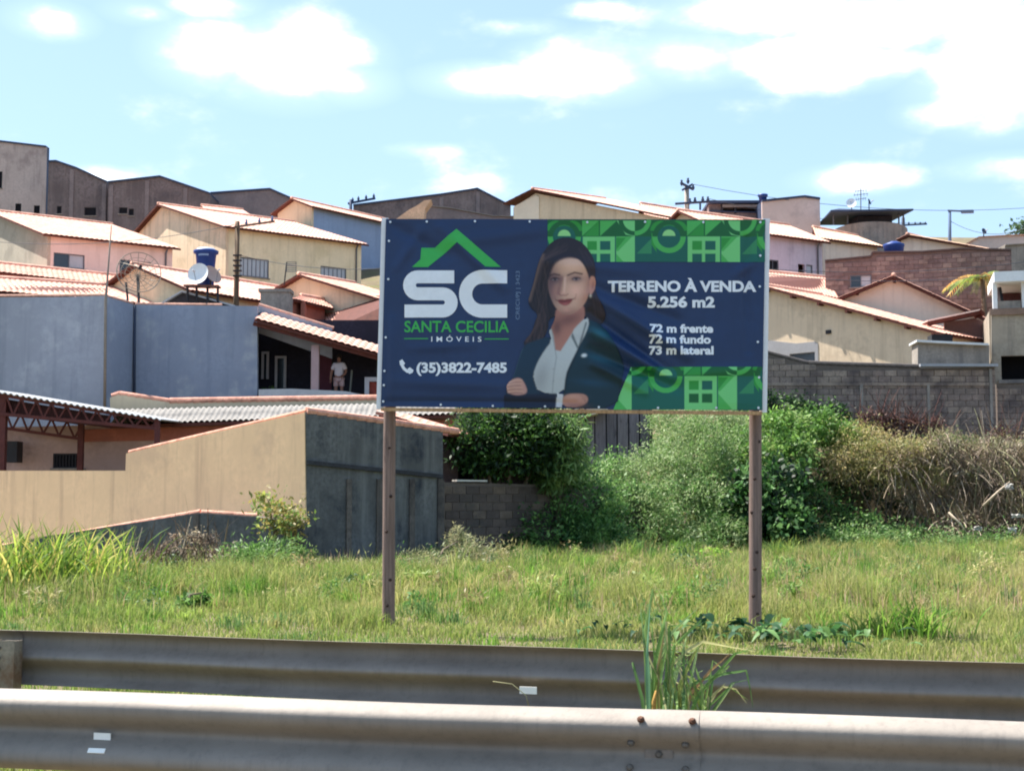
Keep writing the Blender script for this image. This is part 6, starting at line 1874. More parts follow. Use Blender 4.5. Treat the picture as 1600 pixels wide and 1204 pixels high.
# ------------------------------------------------------------------ vegetation
def LIN(c): return np.array(lin(c))
m_leaf = vcol_mat('leaf', .55, .38, .35)
m_blade = vcol_mat('grass_blade', .65, .42, .2)
m_twig = vcol_mat('dry_twig', .85, .12, .1)
m_bark = wood('bark', (104, 88, 72), (66, 58, 50))
def vnoise(x, y, s, seed=0):
    r = np.random.default_rng(seed); o = np.zeros_like(x)
    for k in range(6):
        a = r.uniform(0, 2 * np.pi); f = s * r.uniform(.6, 1.8); p = r.uniform(0, 6.28)
        o += np.sin((x * np.cos(a) + y * np.sin(a)) * f + p)
    return o / 6 * 1.6
def blades(pos, h, w, lean, az, cols, bend=.5, tipcol=None):
    """tapered bent blades: 5 points each"""
    n = len(pos)
    d = np.stack([np.cos(az), np.sin(az), np.zeros(n)], 1); s = np.stack([-np.sin(az), np.cos(az), np.zeros(n)], 1)
    face = RNG.uniform(0, np.pi, n); s = s * np.cos(face)[:, None] + d * np.sin(face)[:, None]
    up_ = np.array([0, 0, 1.0])
    mid = pos + up_ * (h * .58)[:, None] + d * (lean * h * bend * .45)[:, None]
    tip = pos + up_ * (h * (1 - .25 * np.abs(lean)))[:, None] + d * (lean * h)[:, None]
    co = np.stack([pos - s * (w / 2)[:, None], pos + s * (w / 2)[:, None], mid + s * (w * .42)[:, None], mid - s * (w * .42)[:, None], tip], 1).reshape(-1, 3)
    b = np.arange(n) * 5
    q = np.stack([b, b + 1, b + 2, b + 3], 1); t = np.stack([b + 3, b + 2, b + 4], 1)
    c = np.repeat(cols, 5, 0)
    if tipcol is not None: c.reshape(n, 5, 3)[:, 4] = tipcol
    return co, q, t, c
def merge(parts):
    co, q, t, c = [], [], [], []; b = 0
    for a in parts:
        co.append(a[0]); c.append(a[3])
        if a[1] is not None: q.append(a[1] + b)
        if a[2] is not None: t.append(a[2] + b)
        b += len(a[0])
    return np.concatenate(co), (np.concatenate(q) if q else None), (np.concatenate(t) if t else None), np.concatenate(c)

# ---- the field
def field_ok(x, y):
    """keep off the walls and houses at the back of the lot"""
    ok = np.ones(len(x), bool)
    yl = 33.4 - (x + 12.2) / (12.2 - 4.5) * 2.9
    ok &= ~((x < -4.4) & (y > yl))
    cx = c0.x; yc = c0.y + (x - cx) * .75 - .12
    ok &= ~((x >= -4.4) & (x < 4.2) & (y > yc))
    return ok
def build_grass():
    n = 380000
    y = 6.9 + (41.5 - 6.9) * RNG.random(n) ** 1.05
    x = RNG.uniform(-1, 1, n) * (.43 * y + 2.2)
    k = field_ok(x, y); x, y = x[k], y[k]
    n = len(x)
    z = H(x, y)
    pos = np.stack([x, y, z - .02], 1)
    p1 = vnoise(x, y, .55, 1); p2 = vnoise(x, y, 1.9, 2); p3 = vnoise(x, y, .28, 3)
    h = (.20 + .07 * p1 + .045 * p2 + RNG.normal(0, .05, n)).clip(.07, .5)
    h *= np.interp(y, [7, 11, 13, 16, 19, 24, 30, 41], [.6, .75, .5, .6, 1.1, 1.5, 1.4, 1.4]) * np.where(x > 0, np.interp(y, [18, 30], [1, .75]), np.interp(y, [20, 28], [1, .55]))
    h *= .65 + 1.3 * np.clip(vnoise(x, y, 3.2, 31) + .15, 0, 1) ** 1.5
    h *= np.where((x < -4) & (y > 24), 1.2, 1.0)
    w = RNG.uniform(.004, .009, n) * (1 + y / 24)
    lean = RNG.normal(0, .55, n).clip(-1, 1); az = RNG.uniform(0, 2 * np.pi, n)
    dry = (.30 + .18 * p3 + .16 * p2 + .026 * (x.clip(-5, 12)) + RNG.normal(0, .22, n)).clip(0, 1)
    dry = (dry + .38 * np.exp(-((y - 23) / 6) ** 2) * ss((x - 2.5) / 3) * (.6 + .4 * p2)).clip(0, 1)
    dry = np.where((x < -3.5) & (y > 22), dry * .7 + .16, dry)
    g1, g2, d1, d2 = LIN((82, 112, 44)), LIN((126, 150, 66)), LIN((172, 172, 98)), LIN((182, 166, 124))
    g = g1 + (g2 - g1) * RNG.random(n)[:, None]; d = d1 + (d2 - d1) * RNG.random(n)[:, None]
    c = g * (1 - dry[:, None]) + d * dry[:, None]
    A = blades(pos, h, w, lean, az, c)
    # coarse tufts standing out of the sward
    nt_ = 1300; k_ = 44
    ty = 8.5 + 32 * RNG.random(nt_) ** .9; tx = RNG.uniform(-1, 1, nt_) * (.43 * ty + 2)
    kk = field_ok(tx, ty + .5); tx, ty = tx[kk], ty[kk]; nt_ = len(tx)
    rr = np.repeat(RNG.uniform(.05, .18, nt_), k_); hh_ = np.repeat(RNG.uniform(.18, .42, nt_), k_)
    X_ = np.repeat(tx, k_) + RNG.normal(size=nt_ * k_) * rr; Y_ = np.repeat(ty, k_) + RNG.normal(size=nt_ * k_) * rr
    tp = np.array([LIN(p) for p in ((84, 122, 48), (110, 146, 60), (140, 160, 78), (164, 160, 100), (92, 124, 70))])
    ct = np.repeat(tp[RNG.integers(0, len(tp), nt_)], k_, 0) * RNG.uniform(.75, 1.25, (nt_ * k_, 1))
    T_ = blades(np.stack([X_, Y_, H(X_, Y_) - .02], 1), hh_ * np.interp(Y_, [8, 12, 16, 20, 26, 34], [.6, .5, .6, 1.2, 1.4, 1.5]) * np.where(X_ < 0, np.interp(Y_, [20, 28], [1, .6]), 1.0) * RNG.uniform(.5, 1.1, nt_ * k_), RNG.uniform(.005, .012, nt_ * k_) * (1 + Y_ / 28), RNG.normal(0, .6, nt_ * k_).clip(-1.1, 1.1), RNG.uniform(0, 6.28, nt_ * k_), ct)
    # tall wispy weeds along the wall feet
    nw = 26000
    wx = RNG.uniform(-14, 3.6, nw); yl = np.where(wx < -4.4, 33.2 - (wx + 12.2) / 7.7 * 2.9, c0.y + (wx - c0.x) * .75 - .2)
    wy = yl - np.abs(RNG.normal(0, 1.5, nw)) - .05
    hw = .62 * np.clip(.26 + .42 * vnoise(wx, wy, 1.1, 41) + .22 * vnoise(wx, wy, 3.0, 42), .06, 1.0) * RNG.uniform(.5, 1.1, nw)
    wp = np.array([LIN(p) for p in ((132, 138, 98), (110, 130, 74), (150, 148, 112), (96, 120, 66), (140, 126, 100))])
    ci_ = (np.clip(vnoise(wx, wy, .8, 43) * .5 + .5 + RNG.normal(0, .18, nw), 0, .999) * len(wp)).astype(int)
    W_ = blades(np.stack([wx, wy, H(wx, wy)], 1), hw, RNG.uniform(.006, .014, nw), RNG.normal(0, .5, nw).clip(-1, 1), RNG.uniform(0, 6.28, nw), wp[ci_] * RNG.uniform(.75, 1.2, (nw, 1)))
    # seed stalks
    m = 16000
    y2 = 16.5 + 24 * RNG.random(m); x2 = RNG.uniform(-1, 1, m) * (.43 * y2 + 2)
    dens = .25 + .5 * (vnoise(x2, y2, .4, 9) + .2 * (x2 > 2)) + .45 * ((x2 > 3) & (y2 > 15) & (y2 < 33))
    k = field_ok(x2, y2) & (RNG.random(m) < dens); x2, y2 = x2[k], y2[k]; m = len(x2)
    pos2 = np.stack([x2, y2, H(x2, y2)], 1)
    c2 = LIN((166, 134, 108)) + (LIN((200, 172, 146)) - LIN((166, 134, 108))) * RNG.random(m)[:, None]
    B = blades(pos2, RNG.uniform(.22, .46, m), RNG.uniform(.003, .006, m) * (1 + y2 / 26), RNG.normal(.1, .35, m), RNG.uniform(0, 6.28, m), c2)
    co, q, t, c = merge([A, B, T_, W_])
    g = np_mesh('field_grass', co, q, t, c, m_blade)
    tag(g, 'sunlit green and straw coloured grass covering the empty lot', 'grass', kind='stuff')
    # verge between and before the rails
    n = 16000
    tt = RNG.uniform(-6, 12, n); dd = RNG.uniform(-2.2, .55, n)
    a = np.array(o_near); u = np.array(rail_u); nn_ = np.array(rail_n)
    pos = a + u * tt[:, None] + nn_ * dd[:, None]; pos[:, 2] = -.02
    k = (np.abs(dd) > .1) | (RNG.random(n) < .3)
    pos = pos[k]; n = len(pos)
    h = RNG.uniform(.04, .22, n)
    c = g1 + (d1 - g1) * RNG.random(n)[:, None]
    co, q, t, c = blades(pos, h, RNG.uniform(.004, .009, n), RNG.normal(0, .5, n).clip(-1, 1), RNG.uniform(0, 6.28, n), c)
    tag(np_mesh('verge_grass', co, q, t, c, m_blade), 'short verge grass growing between the two guard rails', 'grass', kind='stuff')
build_grass()

# ---- foliage kit
def leaf_quads(cen, L, Wd, dirs, nrm, cols, fold=.0):
    """pointed leaves (rhombs) lying along dirs"""
    n = len(cen)
    s = np.cross(dirs, nrm); s /= np.linalg.norm(s, axis=1, keepdims=True) + 1e-9
    nn_ = np.cross(s, dirs)
    a = cen - dirs * (L / 2)[:, None]; b = cen + s * (Wd / 2)[:, None] + nn_ * (fold * Wd)[:, None] - dirs * (L * .08)[:, None]
    c = cen + dirs * (L / 2)[:, None]; d = cen - s * (Wd / 2)[:, None] + nn_ * (fold * Wd)[:, None] - dirs * (L * .08)[:, None]
    co = np.stack([a, b, c, d], 1).reshape(-1, 3)
    q = np.arange(n * 4).reshape(n, 4)
    return co, q, None, np.repeat(cols, 4, 0)
def unit(v): return v / (np.linalg.norm(v, axis=1, keepdims=True) + 1e-9)
def foliage(lobes, n, leaf, aspect, palette, clumps=70, spread=.28, upb=.6, droop=0.0, shell=.55, rng=RNG, jit=.14):
    """lobes: (x, y, z, rx, ry, rz). Leaves gather in clumps spread through each lobe's volume."""
    vol = np.array([l[3] * l[4] * l[5] for l in lobes]) ** .75; vol /= vol.sum()
    pal = np.array([LIN(p) for p in palette])
    parts = []
    for l, f in zip(lobes, vol):
        nc = max(8, int(clumps * f * len(lobes))); nl = max(20, int(n * f / nc))
        c = np.array(l[:3]); r = np.array(l[3:])
        d = unit(rng.normal(size=(nc, 3))); rad = (shell + (1 - shell) * rng.random(nc)) ** .8
        cc = c + d * rad[:, None] * r
        cr = spread * r.mean() * rng.uniform(.6, 1.5, nc)
        tint = pal[rng.integers(0, len(pal), nc)] * rng.uniform(.75, 1.25, nc)[:, None]
        cen = np.repeat(cc, nl, 0) + rng.normal(size=(nc * nl, 3)) * np.repeat(cr, nl)[:, None] * np.array([1, 1, .8])
        out = unit(cen - c)
        m = len(cen)
        dr = unit(out * .7 + rng.normal(size=(m, 3)) * .7 + np.array([0, 0, -droop]))
        nr = unit(rng.normal(size=(m, 3)) * .7 + np.array([0, 0, upb]) + out * .4)
        L = leaf * rng.uniform(.6, 1.35, m)
        cols = np.repeat(tint, nl, 0) * rng.uniform(1 - jit, 1 + jit, (m, 1))
        parts.append(leaf_quads(cen, L, L * aspect * rng.uniform(.8, 1.2, m), dr, nr, cols, .12))
    return merge(parts)
def lobe(px, py, Z, rx, ry, deep=None):
    c = P(px, py, Z); s = Z / F
    return (c.x, c.y, c.z, rx * s, (deep if deep is not None else min(rx, ry) * s * .9), ry * s)
def stems(parent, base, tips, r0, mat=None, name='stem'):
    for t in tips:
        base_ = Vector(base); t = Vector(t); mid = base_.lerp(t, .5) + Vector((random.uniform(-.1, .1), random.uniform(-.1, .1), .12))
        MB().tube([base_, mid, t], [r0, r0 * .7, r0 * .3], 7).build(name, mat or m_bark, parent, True)
def bush(name, label, lobes, n, leaf, aspect, palette, cat='bush', group='bushes on the bank', trunk=None, part='foliage', **kw):
    b = np.mean([l[:2] for l in lobes], 0); zmin = float(H(b[0], b[1]))
    base = (b[0], b[1], zmin - .05)
    th = thing(name, label, cat, base, group)
    co, q, t, c = foliage(lobes, n, leaf, aspect, palette, **kw)
    o = np_mesh(part, co, q, t, c, m_leaf, th); o['kind'] = 'stuff'
    stems(th, base, [Vector(l[:3]) + Vector((0, 0, .1)) for l in lobes], trunk or .035, name='trunk' if trunk else 'stem')
    return th
DK = [(34, 58, 30), (44, 74, 34), (28, 48, 34), (58, 88, 40)]
MD = [(80, 116, 56), (98, 136, 70), (66, 102, 52), (118, 152, 84)]
PALE = [(134, 154, 100), (116, 142, 84), (152, 166, 120), (100, 130, 70)]
BRI = [(96, 134, 60), (120, 152, 76), (80, 116, 54)]
DRY = [(160, 144, 122), (186, 170, 150), (136, 120, 106), (142, 140, 106), (110, 98, 90)]

bush('dark_tree', 'dense dark green tree overhanging the block wall left of the posts', [lobe(738, 690, 34.6, 44, 42, .8), lobe(795, 690, 35.0, 66, 54, .9), lobe(845, 668, 35.6, 50, 40, .9), lobe(775, 650, 35.4, 60, 30, .8), lobe(838, 718, 35.4, 42, 30, .7), lobe(760, 722, 34.6, 36, 22, .5)],
     15000, .14, .45, DK + [(70, 104, 44)], cat='tree', group='trees on the lot', trunk=.08, clumps=90, spread=.2, shell=.6)
bush('fern_tree', 'lighter tree with long drooping leaves at the right of the dark tree', [lobe(880, 672, 35.6, 34, 30, .7), lobe(882, 720, 35.6, 30, 40, .6), lobe(862, 745, 35.4, 24, 24, .5)],
     3800, .24, .2, [(104, 134, 74), (84, 116, 58), (132, 156, 96)], cat='tree', group='trees on the lot', trunk=.05, clumps=60, droop=.5)
bush('shrub', 'rounded mid green shrub in front of the block wall corner', [lobe(915, 790, 36.0, 60, 50, 1.0), lobe(868, 836, 35.5, 66, 46, 1.0), lobe(825, 868, 35.0, 44, 24, .6), lobe(935, 850, 35.0, 60, 40, .8)], 12000, .12, .4, MD + [(48, 92, 44)], clumps=80, spread=.19, shell=.65)
bush('shrub', 'dark blue-green low shrub at the foot of the block wall', [lobe(800, 862, 34.9, 34, 22, .5), lobe(850, 880, 34.6, 50, 18, .5), lobe(780, 830, 35.6, 26, 32, .4), lobe(838, 790, 36.4, 28, 40, .4)], 4200, .12, .42, DK, clumps=70)
bush('shrub', 'tall pale grey-green wispy shrub in the middle of the bank', [lobe(1030, 755, 38.6, 60, 56, 1.1), lobe(1085, 715, 39.4, 60, 62, 1.2), lobe(965, 785, 38.0, 36, 34, .7)], 20000, .10, .3, PALE, clumps=110, spread=.17, shell=.7)
bush('shrub', 'pale wispy shrub just under the billboard bottom edge', [lobe(1062, 668, 41.5, 46, 36, .9), lobe(1118, 672, 41.8, 52, 38, 1.0), lobe(1150, 690, 41.0, 30, 44, .7)], 13000, .10, .3, PALE + [(86, 122, 62)], clumps=80, spread=.17, shell=.7)
bush('shrub', 'pale leafy shrub mass at the foot of the bank under the billboard', [lobe(995, 812, 37.0, 70, 54, 1.0), lobe(1075, 800, 37.6, 76, 58, 1.1), lobe(1030, 858, 36.2, 110, 30, .7), lobe(1120, 845, 36.6, 60, 34, .7)], 17000, .105, .3, PALE + MD[:2], clumps=100, spread=.17, shell=.7)
bush('vine_bush', 'glossy dark leaved vine bush behind the right billboard post', [lobe(1175, 790, 37.6, 44, 52, .8), lobe(1225, 820, 37.4, 44, 44, .8), lobe(1160, 830, 37.2, 26, 26, .5), lobe(1215, 760, 38.2, 40, 40, .7)], 8000, .17, .6, DK + [(64, 104, 52), (110, 148, 88)], clumps=60, spread=.2)
bush('vine_bush', 'bright green leafy vines on top of the bank beside the right post', [lobe(1215, 680, 40.5, 52, 36, .9), lobe(1270, 668, 41.2, 50, 26, .8), lobe(1185, 725, 39.2, 30, 34, .6), lobe(1230, 715, 39.6, 42, 34, .7), lobe(1310, 680, 41.4, 36, 22, .6)], 9500, .15, .45, BRI + [(134, 156, 92)], clumps=70, spread=.2, shell=.65)
bush('vine_bush', 'shadowy dark creeper climbing the left end of the retaining wall', [lobe(1225, 638, 44.6, 40, 22, .4), lobe(1290, 645, 44.8, 36, 16, .35), lobe(1180, 630, 44.4, 30, 26, .4)], 3200, .13, .5, DK, clumps=60)
bush('thicket', 'dark hollow thicket with mixed leaves in the middle of the bank', [lobe(1300, 790, 41.1, 50, 54, .35), lobe(1370, 800, 41.1, 56, 44, .35), lobe(1265, 750, 41.2, 36, 40, .35), lobe(1340, 750, 41.3, 50, 36, .35)], 4200, .14, .42, DK + [(96, 104, 60), (120, 110, 76)], clumps=50, spread=.2)
bush('thicket', 'yellow-green drying creeper draped over the bank edge', [lobe(1345, 688, 40.9, 44, 22, .9), lobe(1412, 706, 40.8, 46, 20, .8), lobe(1385, 735, 40.3, 40, 24, .5), lobe(1318, 722, 40.5, 34, 26, .6), lobe(1450, 742, 40.3, 26, 22, .4)], 7000, .10, .3, [(150, 146, 86), (168, 150, 100), (126, 132, 70), (178, 164, 124)], clumps=110, droop=.5)
bush('thicket', 'low green weeds along the foot of the brown thicket', [lobe(1330, 845, 37.6, 70, 18, .6), lobe(1440, 848, 37.8, 80, 16, .6), lobe(1560, 850, 38.0, 70, 14, .6), lobe(1260, 862, 37.0, 50, 14, .5)], 6500, .10, .32, MD + PALE[:2], clumps=110)
bush('weed', 'bright yellow-green sapling in front of the wispy shrubs', [lobe(1120, 884, 32.0, 26, 14, .3), lobe(1110, 868, 32.2, 16, 12, .2)], 900, .12, .5, [(150, 190, 60), (124, 172, 54)], clumps=24, group='weeds in the field')
bush('weed', 'yellow-green climbing shrub on the low cement wall corner', [lobe(430, 806, 29.6, 36, 18, .4), lobe(462, 818, 29.6, 20, 24, .3), lobe(418, 786, 29.7, 16, 14, .25)], 420, .12, .42, [(150, 156, 80), (160, 146, 84), (104, 128, 62)], clumps=18, spread=.4, group='weeds in the field')
bush('weed', 'green weed bush in front of the low cement wall', [lobe(400, 880, 27.0, 48, 28, .6), lobe(440, 862, 27.4, 34, 24, .4), lobe(360, 900, 26.0, 34, 18, .4)], 2600, .14, .22, [(98, 132, 66), (120, 150, 84), (84, 116, 60)], clumps=50, group='weeds in the field')
bush('weed', 'grey-green wispy weeds at the foot of the cement house wall', [lobe(560, 905, 27.0, 60, 22, .5), lobe(660, 890, 28.5, 40, 26, .5), lobe(740, 880, 30.5, 40, 30, .5), lobe(720, 850, 31.5, 20, 26, .3)], 4200, .12, .2, [(128, 132, 96), (106, 116, 74), (150, 146, 110)], clumps=80, group='weeds in the field')
bush('weed', 'small broad leaved sprig in the grass left of the posts', [lobe(295, 944, 17.8, 14, 14, .12), lobe(318, 938, 17.8, 14, 10, .1)], 130, .11, .5, BRI, clumps=10, group='weeds in the field')
bush('shrub', 'mid green shrub at the foot of the bank below the dry vines', [lobe(1290, 815, 39.8, 44, 36, .6), lobe(1350, 828, 39.6, 46, 26, .5), lobe(1262, 776, 40.0, 30, 34, .5), lobe(1420, 836, 39.4, 40, 18, .4)], 6000, .12, .4, MD + DK[:2] + [(120, 128, 84)], clumps=70, spread=.22)
bush('shrub', 'olive scrub filling the bank between the wispy shrubs and the right post', [lobe(1130, 745, 39.0, 40, 56, .8), lobe(1150, 700, 40.0, 34, 36, .7), lobe(1120, 800, 38.0, 36, 36, .6)], 6500, .11, .34, PALE[:2] + MD, clumps=80, spread=.22)
bush('shrub', 'loose green scrub sloping down from the plank shed to the block wall', [lobe(930, 745, 38.6, 44, 30, .7), lobe(890, 780, 37.4, 40, 36, .7), lobe(960, 730, 39.4, 30, 24, .6), lobe(985, 790, 37.6, 40, 40, .7)], 6500, .11, .36, PALE[:2] + MD, clumps=80, spread=.22)
bush('thicket', 'green and straw weeds sprouting along the bank top below the retaining wall', [lobe(1470, 690, 42.6, 36, 18, .5), lobe(1530, 696, 42.8, 34, 14, .5), lobe(1590, 700, 42.6, 40, 20, .5), lobe(1500, 745, 40.6, 24, 20, .4), lobe(1560, 752, 40.2, 24, 20, .4)], 3600, .10, .28, [(122, 132, 84), (150, 142, 104), (100, 118, 70), (160, 148, 120)], clumps=60, spread=.26)
# mixed broad weeds scattered through the field
def field_weeds():
    n = 300
    y = 17.5 + 22 * RNG.random(n); x = RNG.uniform(-1, 1, n) * (.42 * y + 1)
    k = field_ok(x, y + .6); x, y = x[k], y[k]
    pal = [(84, 122, 56), (110, 142, 66), (140, 156, 84), (70, 100, 56), (168, 160, 110), (150, 136, 96)]
    parts = []
    for i in range(len(x)):
        r = RNG.uniform(.08, .26); hh = r * RNG.uniform(.6, 1.3); c = pal[RNG.integers(0, len(pal))]
        parts.append(foliage([(x[i], y[i], float(H(x[i], y[i])) + hh * .7, r, r, hh)], 80, RNG.uniform(.05, .10), RNG.uniform(.14, .35), [c], clumps=9, spread=.35, upb=.8))
    co, q, t, c = merge(parts)
    tag(np_mesh('field_weeds', co, q, t, c, m_leaf), 'scattered leafy weeds standing among the field grass', 'weeds', kind='stuff')
field_weeds()
# bank cover: uncountable creeping leaves over the slope
def bank_cover():
    n = 36000
    x = RNG.uniform(-.5, 24, n); y = RNG.uniform(37.6, 46, n)
    k = ~((x > 6) & (y > 40.9) & (y < 42.6) & (RNG.random(n) < .75)); x, y = x[k], y[k]; n = len(x)
    k = ~((x < 3.5) & (y > 42.6)); x, y = x[k], y[k]; n = len(x)
    hh = .12 + .35 * np.abs(vnoise(x, y, .9, 21))
    z = H(x, y) + RNG.random(n) * hh
    drym = ((x - 9) / 9 + .5 * vnoise(x, y, .6, 22) + RNG.normal(0, .25, n)).clip(0, 1)[:, None]
    pg = np.array([LIN(p) for p in MD + PALE]); pd = np.array([LIN(p) for p in DRY])
    c = pg[RNG.integers(0, len(pg), n)] * (1 - drym) + pd[RNG.integers(0, len(pd), n)] * drym
    dr = unit(RNG.normal(size=(n, 3)) + np.array([0, -.4, 0])); nr = unit(RNG.normal(size=(n, 3)) * .6 + np.array([0, -.3, .8]))
    L = RNG.uniform(.09, .22, n)
    co, q, t, c = leaf_quads(np.stack([x, y, z], 1), L, L * .4, dr, nr, c, .1)
    tag(np_mesh('bank_creepers', co, q, t, c, m_leaf), 'tangled creepers and dry leaves covering the bank', 'ground cover', kind='stuff')
bank_cover()
# dry hanging stems: brown thicket at the right
def strands(lobes, n, r, palette, hang=1.0, length=.9):
    """thin curved dry stems as 3-sided slivers"""
    cos, tris, cols = [], [], []
    pal = np.array([LIN(p) for p in palette]); b = 0
    w = np.array([l[3] for l in lobes]); w = w / w.sum()
    idx = RNG.choice(len(lobes), n, p=w)
    for i in range(n):
        l = lobes[idx[i]]; c = np.array(l[:3]); rr = np.array(l[3:])
        d = RNG.normal(size=3); d /= np.linalg.norm(d)
        p = c + d * rr * RNG.uniform(.5, 1.0)
        v = RNG.normal(size=3) * 1.0 + np.array([d[0] * .5, -.4, .1 if hang > 0 else .8]); v /= np.linalg.norm(v)
        L = length * RNG.uniform(.4, 1.3); seg = 5; pts = []
        for k in range(seg + 1):
            pts.append(p.copy()); p = p + v * L / seg; v = v + np.array([0, 0, -.30 * hang * RNG.uniform(.2, 1.3)]); v /= np.linalg.norm(v)
        pts = np.array(pts); rad = r * RNG.uniform(.5, 1.5) * np.linspace(1, .35, seg + 1)
        sx = np.cross(pts[-1] - pts[0], [0, 0, 1.0]); sx /= np.linalg.norm(sx) + 1e-6
        s2 = np.array([0, -1.0, 0])
        ring = np.stack([pts + sx * rad[:, None], pts - sx * rad[:, None] * .6 + s2 * rad[:, None], pts - sx * rad[:, None] * .6 - s2 * rad[:, None]], 1).reshape(-1, 3)
        cos.append(ring); cols.append(np.repeat((pal[RNG.integers(0, len(pal))] * RNG.uniform(.7, 1.3))[None], len(ring), 0))
        for k in range(seg):
            for j in range(3):
                a0_, a1_ = b + k * 3 + j, b + k * 3 + (j + 1) % 3
                tris += [(a0_, a1_, a1_ + 3), (a0_, a1_ + 3, a0_ + 3)]
        b += len(ring)
    return np.concatenate(cos), np.array(tris), np.concatenate(cols)
def dry_heap(label, lobes, n, nl, hang, pal=DRY, length=1.15):
    b = np.mean([l[:2] for l in lobes], 0)
    th = thing('dry_thicket', label, 'thicket', (b[0], b[1], float(H(b[0], b[1])) - .05), 'dry thickets on the bank')
    co, t, c = strands(lobes, int(n * 1.6), .014, pal, hang, length)
    o = np_mesh('stems', co, None, t, c, m_twig, th); o['kind'] = 'stuff'
    if nl:
        co, q, t, c = foliage(lobes, int(nl * .7), .12, .3, pal, clumps=40, droop=.8, spread=.18)
        o = np_mesh('dead_leaves', co, q, t, c, m_leaf, th); o['kind'] = 'stuff'
dry_heap('brown dried vines hanging down the bank in the right middle', [lobe(1410, 730, 40.4, 40, 26, .5), lobe(1470, 708, 40.7, 38, 22, .7), lobe(1515, 742, 40.3, 36, 30, .6), lobe(1450, 790, 40.5, 44, 36, .5)], 620, 2600, .8)
dry_heap('pale brown dead brush heaped at the right edge of the bank', [lobe(1556, 706, 40.9, 44, 24, .8), lobe(1575, 775, 39.9, 44, 50, .7), lobe(1625, 745, 40.3, 50, 60, .8), lobe(1510, 826, 39.4, 56, 22, .5), lobe(1600, 825, 39.2, 40, 22, .5)], 800, 3000, .5)
dry_heap('reddish dead stems against the foot of the retaining wall', [lobe(1420, 672, 44.2, 70, 22, .4), lobe(1370, 660, 44.4, 36, 20, .35), lobe(1580, 690, 44.2, 60, 22, .4)], 500, 1600, .3, [(104, 72, 68), (84, 62, 60), (124, 92, 82)])
dry_heap('leafless grey twigs standing in front of the low cement wall', [lobe(300, 858, 28.0, 50, 26, .4), lobe(240, 880, 27.6, 50, 22, .4), lobe(350, 880, 27.4, 40, 22, .4), lobe(180, 890, 27, 36, 16, .4)], 90, 400, -.1, [(128, 112, 96), (150, 138, 116), (96, 84, 74)], .8)
# rubbish in the heap
m_rub = surf('white_rubbish', (176, 172, 166), rough=.6, var=.06)
for k, (px, py, Z, w, h, lab) in enumerate(((1577, 760, 38.9, 14, 10, 'white rubbish sheet caught high in the dead brush'), (1590, 806, 38.5, 20, 6, 'flat white rubbish sheet at the right edge of the bank'), (1528, 825, 38.0, 13, 6, 'small white rubbish bag at the foot of the brush'), (1582, 828, 38.1, 14, 8, 'crumpled white rubbish near the right edge'))):
    c = P(px, py, Z); s = Z / F; vs = []; n_ = 6
    for i in range(n_):
        for j in range(n_):
            vs.append(c + Vector(((i / 5 - .5) * w * .95 * s, random.uniform(-.05, .05), (j / 5 - .5) * h * .95 * s + random.uniform(-.02, .02))))
    fs = [(i * n_ + j, (i + 1) * n_ + j, (i + 1) * n_ + j + 1, i * n_ + j + 1) for i in range(n_ - 1) for j in range(n_ - 1)]
    m0 = len(vs); vs += [v + Vector((0, .015, 0)) for v in vs]; fs = fs + [tuple(m0 + i for i in reversed(f)) for f in fs]
    o = obj('rubbish', vs, fs, m_rub, None, False, tuple(c)); tag(o, lab, 'rubbish', 'rubbish on the bank')
# fallen branches
for k, (a, b, Z, lab) in enumerate((((1482, 800), (1516, 842), 38.2, 'pale fallen branch slanting down the brush'), ((1536, 790), (1578, 752), 38.6, 'dry branch leaning up to the right in the dead brush'))):
    o = MB().tube([P(*a, Z), P((a[0] + b[0]) / 2 + 2, (a[1] + b[1]) / 2 - 3, Z - .1), P(*b, Z)], [.03, .028, .012], 7).build('branch', surf('pale_branch', (196, 176, 154), var=.15, scale=8), None, True, tuple(P(*a, Z)))
    tag(o, lab, 'branch', 'fallen branches')

# ---- big arching grass clumps
def tussock(label, cx, cy, n, hgt, spread, pal, width=.022, seg=7, group='tall grass clumps', leaf_name='blades'):
    z0 = float(H(cx, cy))
    th = thing('tall_grass', label, 'grass clump', (cx, cy, z0 - .03), group)
    cos, quads, cols = [], [], []; b = 0; p_ = np.array([LIN(p) for p in pal])
    for i in range(n):
        az = RNG.uniform(0, 2 * np.pi); h = hgt * RNG.uniform(.5, 1.15); out = RNG.uniform(.2, .9)
        bx = np.array([cx + RNG.normal(0, spread * .35), cy + RNG.normal(0, spread * .3), z0 - .03])
        d = np.array([np.cos(az), np.sin(az), 0]); s = np.array([-d[1], d[0], 0])
        tw = RNG.uniform(0, np.pi); s = s * np.cos(tw) + d * np.sin(tw)
        c = p_[RNG.integers(0, len(p_))] * RNG.uniform(.75, 1.25)
        for k in range(seg + 1):
            t = k / seg
            p = bx + d * (out * h * t * t * .9) + np.array([0, 0, h * (t - out * .42 * t ** 2.6)])
            w = width * RNG.uniform(.8, 1.2) * (1 - t) ** .6 * (.5 + t) if t < 1 else .001
            cos += [p - s * w, p + s * w]; cols += [c, c]
            if k < seg: quads.append((b + 2 * k, b + 2 * k + 1, b + 2 * k + 3, b + 2 * k + 2))
        b += 2 * (seg + 1)
    o = np_mesh(leaf_name, np.array(cos), np.array(quads), None, np.array(cols), m_blade, th); o['kind'] = 'stuff'
    return th
YG = [(128, 152, 54), (156, 172, 74), (98, 130, 48), (182, 170, 96), (90, 118, 50)]
